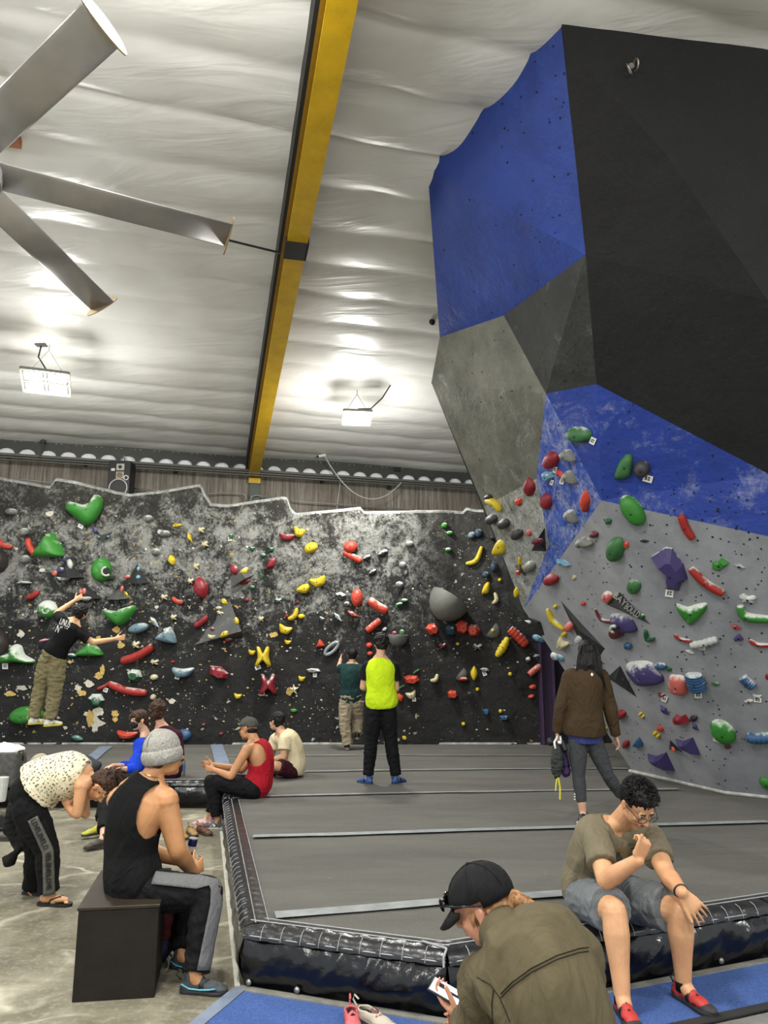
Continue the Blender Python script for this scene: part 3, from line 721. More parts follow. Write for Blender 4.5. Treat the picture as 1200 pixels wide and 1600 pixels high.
bm = bmesh.new(); tube(bm, catenary(c0, ce, .62, 24), .011, 6); tag(fromb('white_cable', bm, plain((190, 190, 186), .5)), 'thin white cable drooping from the security camera to the arched beam', 'cable')
bm = bmesh.new(); tube(bm, [onplane(532, 748, wallp(0, 0, .1), wn), onplane(526, 800, wallp(0, 0, .1), wn)], .009, 6); tag(fromb('white_cable', bm, plain((190, 190, 186), .5)), 'straight pale cable down the concrete wall below the drooping cable', 'cable')
cb = roofpick(675, 494)-Vector((0, 0, .05))
cm2 = empty('dome_camera', cb, 'small black round camera on the roof left of the blue overhang', 'camera')
bm = bmesh.new(); bmesh.ops.create_icosphere(bm, subdivisions=2, radius=.045, matrix=Matrix.Translation(cb-Vector((0, 0, .04)))); fromb('dome', bm, M_BLK, cm2, True)
bm = bmesh.new(); tube(bm, [cb+Vector((0, 0, .05)), cb-Vector((0, 0, .0))], .02, 8); fromb('mount', bm, M_GALV, cm2)
pj = onplane(620, 734, wallp(0, 0, .3), wn)
bm = bmesh.new(); bbox(bm, pj, .16, .1, .09, Matrix.Rotation(math.atan(WS), 4, 'Z'), .02); tag(fromb('junction_box', bm, M_BLK), 'small black box on top of the arched beam, right of the drooping cable', 'box')
for px, py, wh in ((14, 714, 'at the far left, under the arched beam'), (133, 725, 'left of the loudspeaker, under the arched beam'), (274, 736, 'between the loudspeaker and the yellow beam'), (503, 752, 'left of the straight pale cable'), (608, 762, 'below the end of the drooping cable')):
    p = onplane(px, py, wallp(0, 0, .06), wn); bm = bmesh.new(); bbox(bm, p, .08, .1, .08, Matrix.Rotation(math.atan(WS), 4, 'Z'), .01)
    tag(fromb('wall_bracket', bm, plain((40, 38, 34), .6)), 'small dark bracket on the streaked concrete wall '+wh, 'bracket', 'wall brackets')
hn = onplane(67, 690, wallp(0, 0, .45), wn)
bm = bmesh.new(); tube(bm, [hn+Vector((0, 0, .05)), hn+Vector((.01, 0, -.22))], .018, 6); tube(bm, [hn+Vector((.01, 0, -.22)), hn+Vector((-.06, 0, -.32))], .01, 6); bbox(bm, hn, .1, .05, .05)
tag(fromb('beam_clamp', bm, M_STEEL), 'dark clamp hanging over the arched beam at the left', 'clamp')
def rail(pts, label):
    bm = bmesh.new(); tube(bm, [onplane(x, y, wallp(0, 0, .16), wn) for x, y in pts], .013, 6); tag(fromb('pipe_rail', bm, plain((150, 150, 146), .4, metal=.5), smooth=True), label, 'rail')
rail([(-20, 746), (40, 750), (100, 757)], 'thin grey pipe rail at the far left above the climbing wall')
rail([(120, 757), (172, 762)], 'thin grey pipe rail left of the loudspeaker')
rail([(208, 763), (262, 768), (300, 771)], 'thin grey pipe rail right of the loudspeaker')
rail([(322, 772), (345, 770), (378, 771), (384, 775), (386, 786)], 'thin grey pipe rail bent down just left of the wall post')
rail([(389, 786), (393, 776), (400, 774), (425, 777)], 'thin grey pipe rail bent down just right of the wall post')
rail([(452, 781), (470, 784), (560, 790), (640, 797)], 'long thin pipe rail over the right part of the climbing wall')

# ================================================================ WOODEN BOX
bl_, br_ = onz(112, 1567, 0), onz(241, 1559, 0); hz_ = at(128, 1418, bl_.y).z
tb = onz(159, 1360, hz_); tf = Vector((bl_.x, bl_.y, hz_)); back = (tb-tf); back.z = 0
pb = empty('plyo_box', (bl_+br_)/2, 'dark stained wooden box the man in the grey beanie sits on', 'box')
M_BOX = plain((28, 24, 18), 0.6, spec=.3, var=.3, nscale=7, key='dark_stained_plywood', bump=.2)
M_BOX2 = plain((44, 36, 26), 0.5, spec=.35, var=.3, nscale=7, key='lighter_stained_plywood', bump=.2)  # same plywood in a lighter brown, for the top panel
def slab(a, b, c, d, th, name, m):
    nrm = (b-a).cross(d-a).normalized()*th; bm = bmesh.new()
    v = [bm.verts.new(p) for p in (a, b, c, d)]+[bm.verts.new(p-nrm) for p in (a, b, c, d)]
    for f in ((0, 1, 2, 3), (7, 6, 5, 4), (0, 4, 5, 1), (1, 5, 6, 2), (2, 6, 7, 3), (3, 7, 4, 0)): bm.faces.new([v[i] for i in f])
    bmesh.ops.bevel(bm, geom=bm.edges[:], offset=.003, segments=1, affect='EDGES'); return fromb(name, bm, m, pb)
U = Vector((0, 0, hz_-.018)); a, b = bl_, br_
slab(a, b, b+U, a+U, .018, 'front_panel', M_BOX); slab(b, b+back, b+back+U, b+U, .018, 'side_panel', M_BOX)
slab(a+back, a, a+U, a+back+U, .018, 'side_panel', M_BOX); slab(b+back, a+back, a+back+U, b+back+U, .018, 'back_panel', M_BOX)
T_ = Vector((0, 0, hz_)); dx = (b-a).normalized()*.006; dy = back.normalized()*.006
slab(a+T_-dx-dy, b+T_+dx-dy, b+T_+dx+dy+back, a+T_-dx+dy+back, .018, 'top_panel', M_BOX2)
BOXTOP = hz_

# ================================================================ ODDS AND ENDS ON THE LEFT
bc = onz(2, 1232, MAT); bgp = empty('mesh_bag', bc, 'grey open mesh bag with a white cloth in it at the far left', 'bag')
bm = bmesh.new(); bbox(bm, bc+Vector((-.12, .12, .2)), .56, .36, .38, Matrix.Rotation(.15, 4, 'Z'), .05)
bmesh.ops.subdivide_edges(bm, edges=bm.edges[:], cuts=2)
for v in bm.verts: v.co += Vector([noise.noise(v.co*6+Vector((k, 0, 0))) for k in range(3)])*.035
fromb('body', bm, plain((74, 74, 70), .8, var=.4, nscale=22), bgp, True)
bm = bmesh.new(); bmesh.ops.create_icosphere(bm, subdivisions=3, radius=.16, matrix=Matrix.Translation(bc+Vector((-.02, .12, .4))) @ Matrix.Diagonal((1.2, .8, .55, 1)))
for v in bm.verts: v.co += v.normal*0+Vector((0, 0, .07*noise.noise(v.co*9)))
tag(fromb('white_cloth', bm, plain((226, 224, 216), .8), smooth=True), 'crumpled white cloth on top of the grey mesh bag', 'cloth')
bm = bmesh.new(); tube(bm, [bc+Vector((.14, .05, .4)), bc+Vector((.2, .03, .42)), bc+Vector((.21, .02, .3))], .012, 6); fromb('strap', bm, M_BLK, bgp, True)
cu = onz(3, 1252, MAT); bm = bmesh.new(); tube(bm, [cu+Vector((-.03, .0, 0)), cu+Vector((-.03, 0, .02)), cu+Vector((-.03, 0, .24))], [.06, .065, .075], 16)
tag(fromb('plastic_cup', bm, plain((196, 198, 194), .25), smooth=False), 'translucent plastic tumbler at the left edge beside the mesh bag', 'cup')
kp = onz(72, 1224, MAT); bk_ = empty('backpack', kp, 'dark backpack with a cream flap lying behind the bending woman', 'bag')
bm = bmesh.new(); bmesh.ops.create_icosphere(bm, subdivisions=3, radius=.2, matrix=Matrix.Translation(kp+Vector((.18, .15, .17))) @ Matrix.Diagonal((2.1, .8, .72, 1)))
for v in bm.verts: v.co += Vector((0, 0, .05))*noise.noise(v.co*7)
fromb('body', bm, plain((36, 38, 44), .8), bk_, True)
bm = bmesh.new(); bmesh.ops.create_icosphere(bm, subdivisions=3, radius=.13, matrix=Matrix.Translation(kp+Vector((-.14, .08, .19))) @ Matrix.Rotation(.6, 4, 'Y') @ Matrix.Diagonal((1.0, .7, 1.1, 1)))
for v in bm.verts: v.co += Vector((.05, 0, .05))*noise.noise(v.co*8)
fromb('flap', bm, plain((176, 166, 138), .8, var=.3), bk_, True)
ty = onz(14, 1312, 0); tr = empty('floor_tray', ty, 'low grey wooden tray on the floor at the far left', 'tray')
for k in range(3):
    bm = bmesh.new(); bbox(bm, ty+Vector((-.12, -.02+.11*k, .05)), .56, .09, .025, Matrix.Rotation(-.08, 4, 'Z'), .004); fromb('slat', bm, plain((84, 82, 74), .7, var=.25), tr)
bm = bmesh.new(); bbox(bm, ty+Vector((-.12, .09, .02)), .5, .3, .035, Matrix.Rotation(-.08, 4, 'Z')); fromb('base', bm, plain((46, 44, 40), .8), tr)
bm = bmesh.new()
bbox(bm, ty+Vector((-.1, .12, .085)), .22, .12, .04, None, .015); bbox(bm, ty+Vector((-.14, .14, .15)), .1, .07, .14, Matrix.Rotation(.4, 4, 'Y'), .02)
tag(fromb('hand_brush', bm, M_BLK), 'small black brush resting on the low tray at the far left', 'brush')

# ================================================================ CLIMBING HOLDS
HC = dict(G=(56, 140, 46), D=(30, 96, 58), Y=(228, 200, 36), R=(146, 26, 40), O=(214, 72, 48), S=(112, 140, 152), K=(28, 28, 30), g=(128, 130, 124), C=(214, 204, 160),
          P=(72, 60, 116), B=(54, 98, 142), W=(206, 208, 202), T=(48, 112, 98), M=(110, 34, 46), E=(176, 44, 34), U=(36, 66, 88), L=(112, 166, 196), F=(220, 110, 100), V=(62, 62, 62), H=(60, 118, 64))
M_HOLE = plain((10, 10, 10), 0.7, bump=0, var=0)
def closed_spline(p, n=28):
    out = []; k = len(p)
    for i in range(k):
        a, b, c, d = p[i-1], p[i], p[(i+1) % k], p[(i+2) % k]
        m = max(1, n//k)
        for q in range(m):
            t_ = q/m; t2 = t_*t_; t3 = t2*t_
            out.append(tuple(0.5*((2*b[j])+(-a[j]+c[j])*t_+(2*a[j]-5*b[j]+4*c[j]-d[j])*t2+(-a[j]+3*b[j]-3*c[j]+d[j])*t3) for j in (0, 1)))
    return out
def circ(n=10, f=lambda a: 1): return [(math.cos(2*math.pi*k/n)*f(k), math.sin(2*math.pi*k/n)*f(k)) for k in range(n)]
OUT = {
 'e': (circ(), 1), 'l': ([(-1, 0), (-.55, .62), (0, .95), (.55, .62), (1, 0), (.55, -.62), (0, -.95), (-.55, -.62)], 1),
 'd': ([(-1, -.25), (-.7, -.85), (0, -1), (.45, -.55), (1, .95), (.2, .6), (-.6, .5)], 1),
 't': ([(0, -1), (.35, -.85), (1, .55), (.8, .95), (-.8, .95), (-1, .6), (-.4, -.3)], 1),
 'v': ([(-1, -.85), (-.3, -.55), (.3, -.8), (1, -.9), (.85, -.1), (.15, .95), (-.2, .95), (-.85, -.1)], 1),
 'h': ([(-1, -.25), (-.72, -.68), (-.1, -.42), (.3, -.55), (.55, -1), (.98, -.8), (1, -.2), (.6, .6), (.2, 1), (-.1, .9), (-.55, .35)], 1),
 'm': ([(-1, .1), (-.6, -1), (-.05, -.55), (.45, -1), (1, .55), (.3, .95), (-.6, .9)], 0),
 'q': ([(-1, -.5), (-.35, -1), (.7, -.8), (1, .2), (.4, 1), (-.7, .75)], 0),
 'i': ([(-1, -.9), (.2, -1), (1, -.15), (.95, .7), (.1, 1), (-.95, .35)], 0),
 'w': ([(-1, -1), (.1, -.6), (1, 1), (.0, .6), (-.6, .1)], 0),
 'x': ([(-.8, -1), (-.35, -.9), (0, -.3), (.4, -1), (.8, -.9), (.7, 0), (1, .85), (.7, 1), (0, .35), (-.7, 1), (-1, .8), (-.65, 0)], 1),
 'n': ([(-.9, .9), (-1, .2), (-.4, -.2), (-.2, -1), (.25, -.9), (.45, 0), (1, .6), (.9, .95), (0, .8)], 1),
 's': ([(-.2, -1), (.25, -.35), (1, -.4), (.4, .2), (.6, 1), (0, .5), (-.7, .95), (-.4, .1), (-1, -.3), (-.3, -.35)], 1),
 'u': ([(-1, -.9), (0, -.55), (1, -.5), (.6, .75), (0, 1), (-.7, .7)], 1),
 'f': ([(-.5, -1), (0, -.5), (.6, -.9), (1, -.3), (.5, .1), (.8, .9), (.1, .5), (-.6, 1), (-.5, .3), (-1, 0)], 1),
 'D': ([(-.9, .9), (-.5, -.3), (.3, -1), (.95, -.9), (1, -.2), (.6, .8)], 1),
 'k': ([(-1, -.55), (-.2, -1), (.15, -.95), (.75, -.25), (1, .45), (.7, .6), (.55, 1), (-.1, .95), (-.2, .6), (-.25, 0)], 0),
 'a': ([(-1, -.5), (-.4, -.35), (.25, -.95), (1, 1), (.1, .55), (-.5, .2)], 0),
}
HOLDS = bpy.data.objects
def frame_at(px, py, r=6):
    a, _ = pick(px, py); return a, smoothn(px, py, r)
def dome(name, px, py, w, h, rot, shp, m, hf=0.5, off=(0, 0), parent=None, base=None, smooth=None):
    a, n = base or frame_at(px, py)
    if a is None: return None
    if hitb(px, py)[0] is not None: hf *= 0.62
    out, sm = OUT[shp]
    if sm: out = closed_spline(out, 30)
    c, s = math.cos(math.radians(-rot)), math.sin(math.radians(-rot)); pts = []
    for x, y in out:
        x, y = x*w/2, y*h/2; pts.append(onplane(px+x*c-y*s, py+x*s+y*c, a, n))
    cen = sum(pts, Vector())/len(pts)
    size = sum((p-cen).length for p in pts)/len(pts)
    H = size*2*hf
    ux = (onplane(px+1, py, a, n)-a).normalized(); uy = (onplane(px, py-1, a, n)-a).normalized()
    oc = cen+ux*size*off[0]+uy*size*off[1]
    prof = [(1.0, -0.12), (1.0, 0.12), (.93, .45), (.78, .75), (.55, .93), (.28, 1.0)] if sm else [(1.0, -0.1), (.98, 0.15), (.55, .9)]
    vs = []; fs = []; k = len(pts)
    for sc, hh in prof:
        t_ = max(0, hh)
        for p in pts:
            b = cen.lerp(oc, t_); q = b+(p-cen)*sc+n*H*hh
            if sm and hh > 0: q += n*H*0.06*noise.noise(q*14)
            vs.append(q)
    for i in range(len(prof)-1):
        for j in range(k): fs.append((i*k+j, i*k+(j+1) % k, (i+1)*k+(j+1) % k, (i+1)*k+j))
    if sm: vs.append(oc+n*H*1.0); L_i = len(vs)-1; fs += [((len(prof)-1)*k+j, (len(prof)-1)*k+(j+1) % k, L_i) for j in range(k)]
    else: fs.append(tuple((len(prof)-1)*k+j for j in range(k)))
    ctr = a.copy()
    o = frompy(name, [v-ctr for v in vs], fs, m, None, sm, recalc=True); o.location = ctr
    if parent is not None:
        o.parent = parent; o.location = ctr-parent.location
    o['_top'] = 0
    if w > 13 and parent is None:
        bm = bmesh.new(); disc(bm, oc+n*(H*1.0+0.002)-ctr, n, 0.011, 0, 8); b = fromb('bolt', bm, M_HOLE); b.parent = o
    del o['_top']
    return o
def sweep(name, pts, wpx, m, parent=None, taper=0.35, flat_=0.8, ribs=0, blunt=False):
    """a bar or crescent hold swept along pixel points on the wall"""
    mid = pts[len(pts)//2]; a, n = frame_at(*mid)
    if a is None: return None
    q = [onplane(x, y, a, n) for x, y in pts]
    P_ = []
    for i in range(len(q)-1):
        p0, p1, p2, p3 = q[max(i-1, 0)], q[i], q[i+1], q[min(i+2, len(q)-1)]
        for k in range(8):
            t_ = k/8; P_.append(0.5*((2*p1)+(p2-p0)*t_+(2*p0-5*p1+4*p2-p3)*t_*t_+(-p0+3*p1-3*p2+p3)*t_**3))
    P_.append(q[-1]); N = len(P_); zc = (a-CO).dot(Vector((0, CP, SP))); W_ = wpx*zc/F/2; vs = []; fs = []; K = 10
    for i, p in enumerate(P_):
        t_ = i/(N-1); d = (P_[min(i+1, N-1)]-P_[max(i-1, 0)]).normalized(); s = d.cross(n).normalized()
        e = math.sin(math.pi*t_); r = W_*(taper+(1-taper)*(min(1, e*1.6) if blunt else e**0.7))
        if ribs: r *= 1+0.13*math.sin(t_*ribs*2*math.pi)
        for k in range(K):
            th = 2*math.pi*k/K; vs.append(p+s*math.cos(th)*r+n*(math.sin(th)*r*flat_*1.3+W_*0.55)-a)
    for i in range(N-1):
        for k in range(K): fs.append((i*K+k, i*K+(k+1) % K, (i+1)*K+(k+1) % K, (i+1)*K+k))
    fs.append(tuple(range(K))[::-1]); fs.append(tuple((N-1)*K+k for k in range(K)))
    o = frompy(name, vs, fs, m, None, True, recalc=True); o.location = a
    bm = bmesh.new(); disc(bm, P_[N//2]-a+n*(W_*(0.57+flat_*1.3)), n, 0.009, 0, 8); b = fromb('bolt', bm, M_HOLE); b.parent = o
    if parent is not None: o.parent = parent; o.location = a-parent.location
    return o
def hold(o, label, cat='climbing hold', group=None):
    if o: tag(o, label, cat, group or 'climbing holds on the walls')
    return o
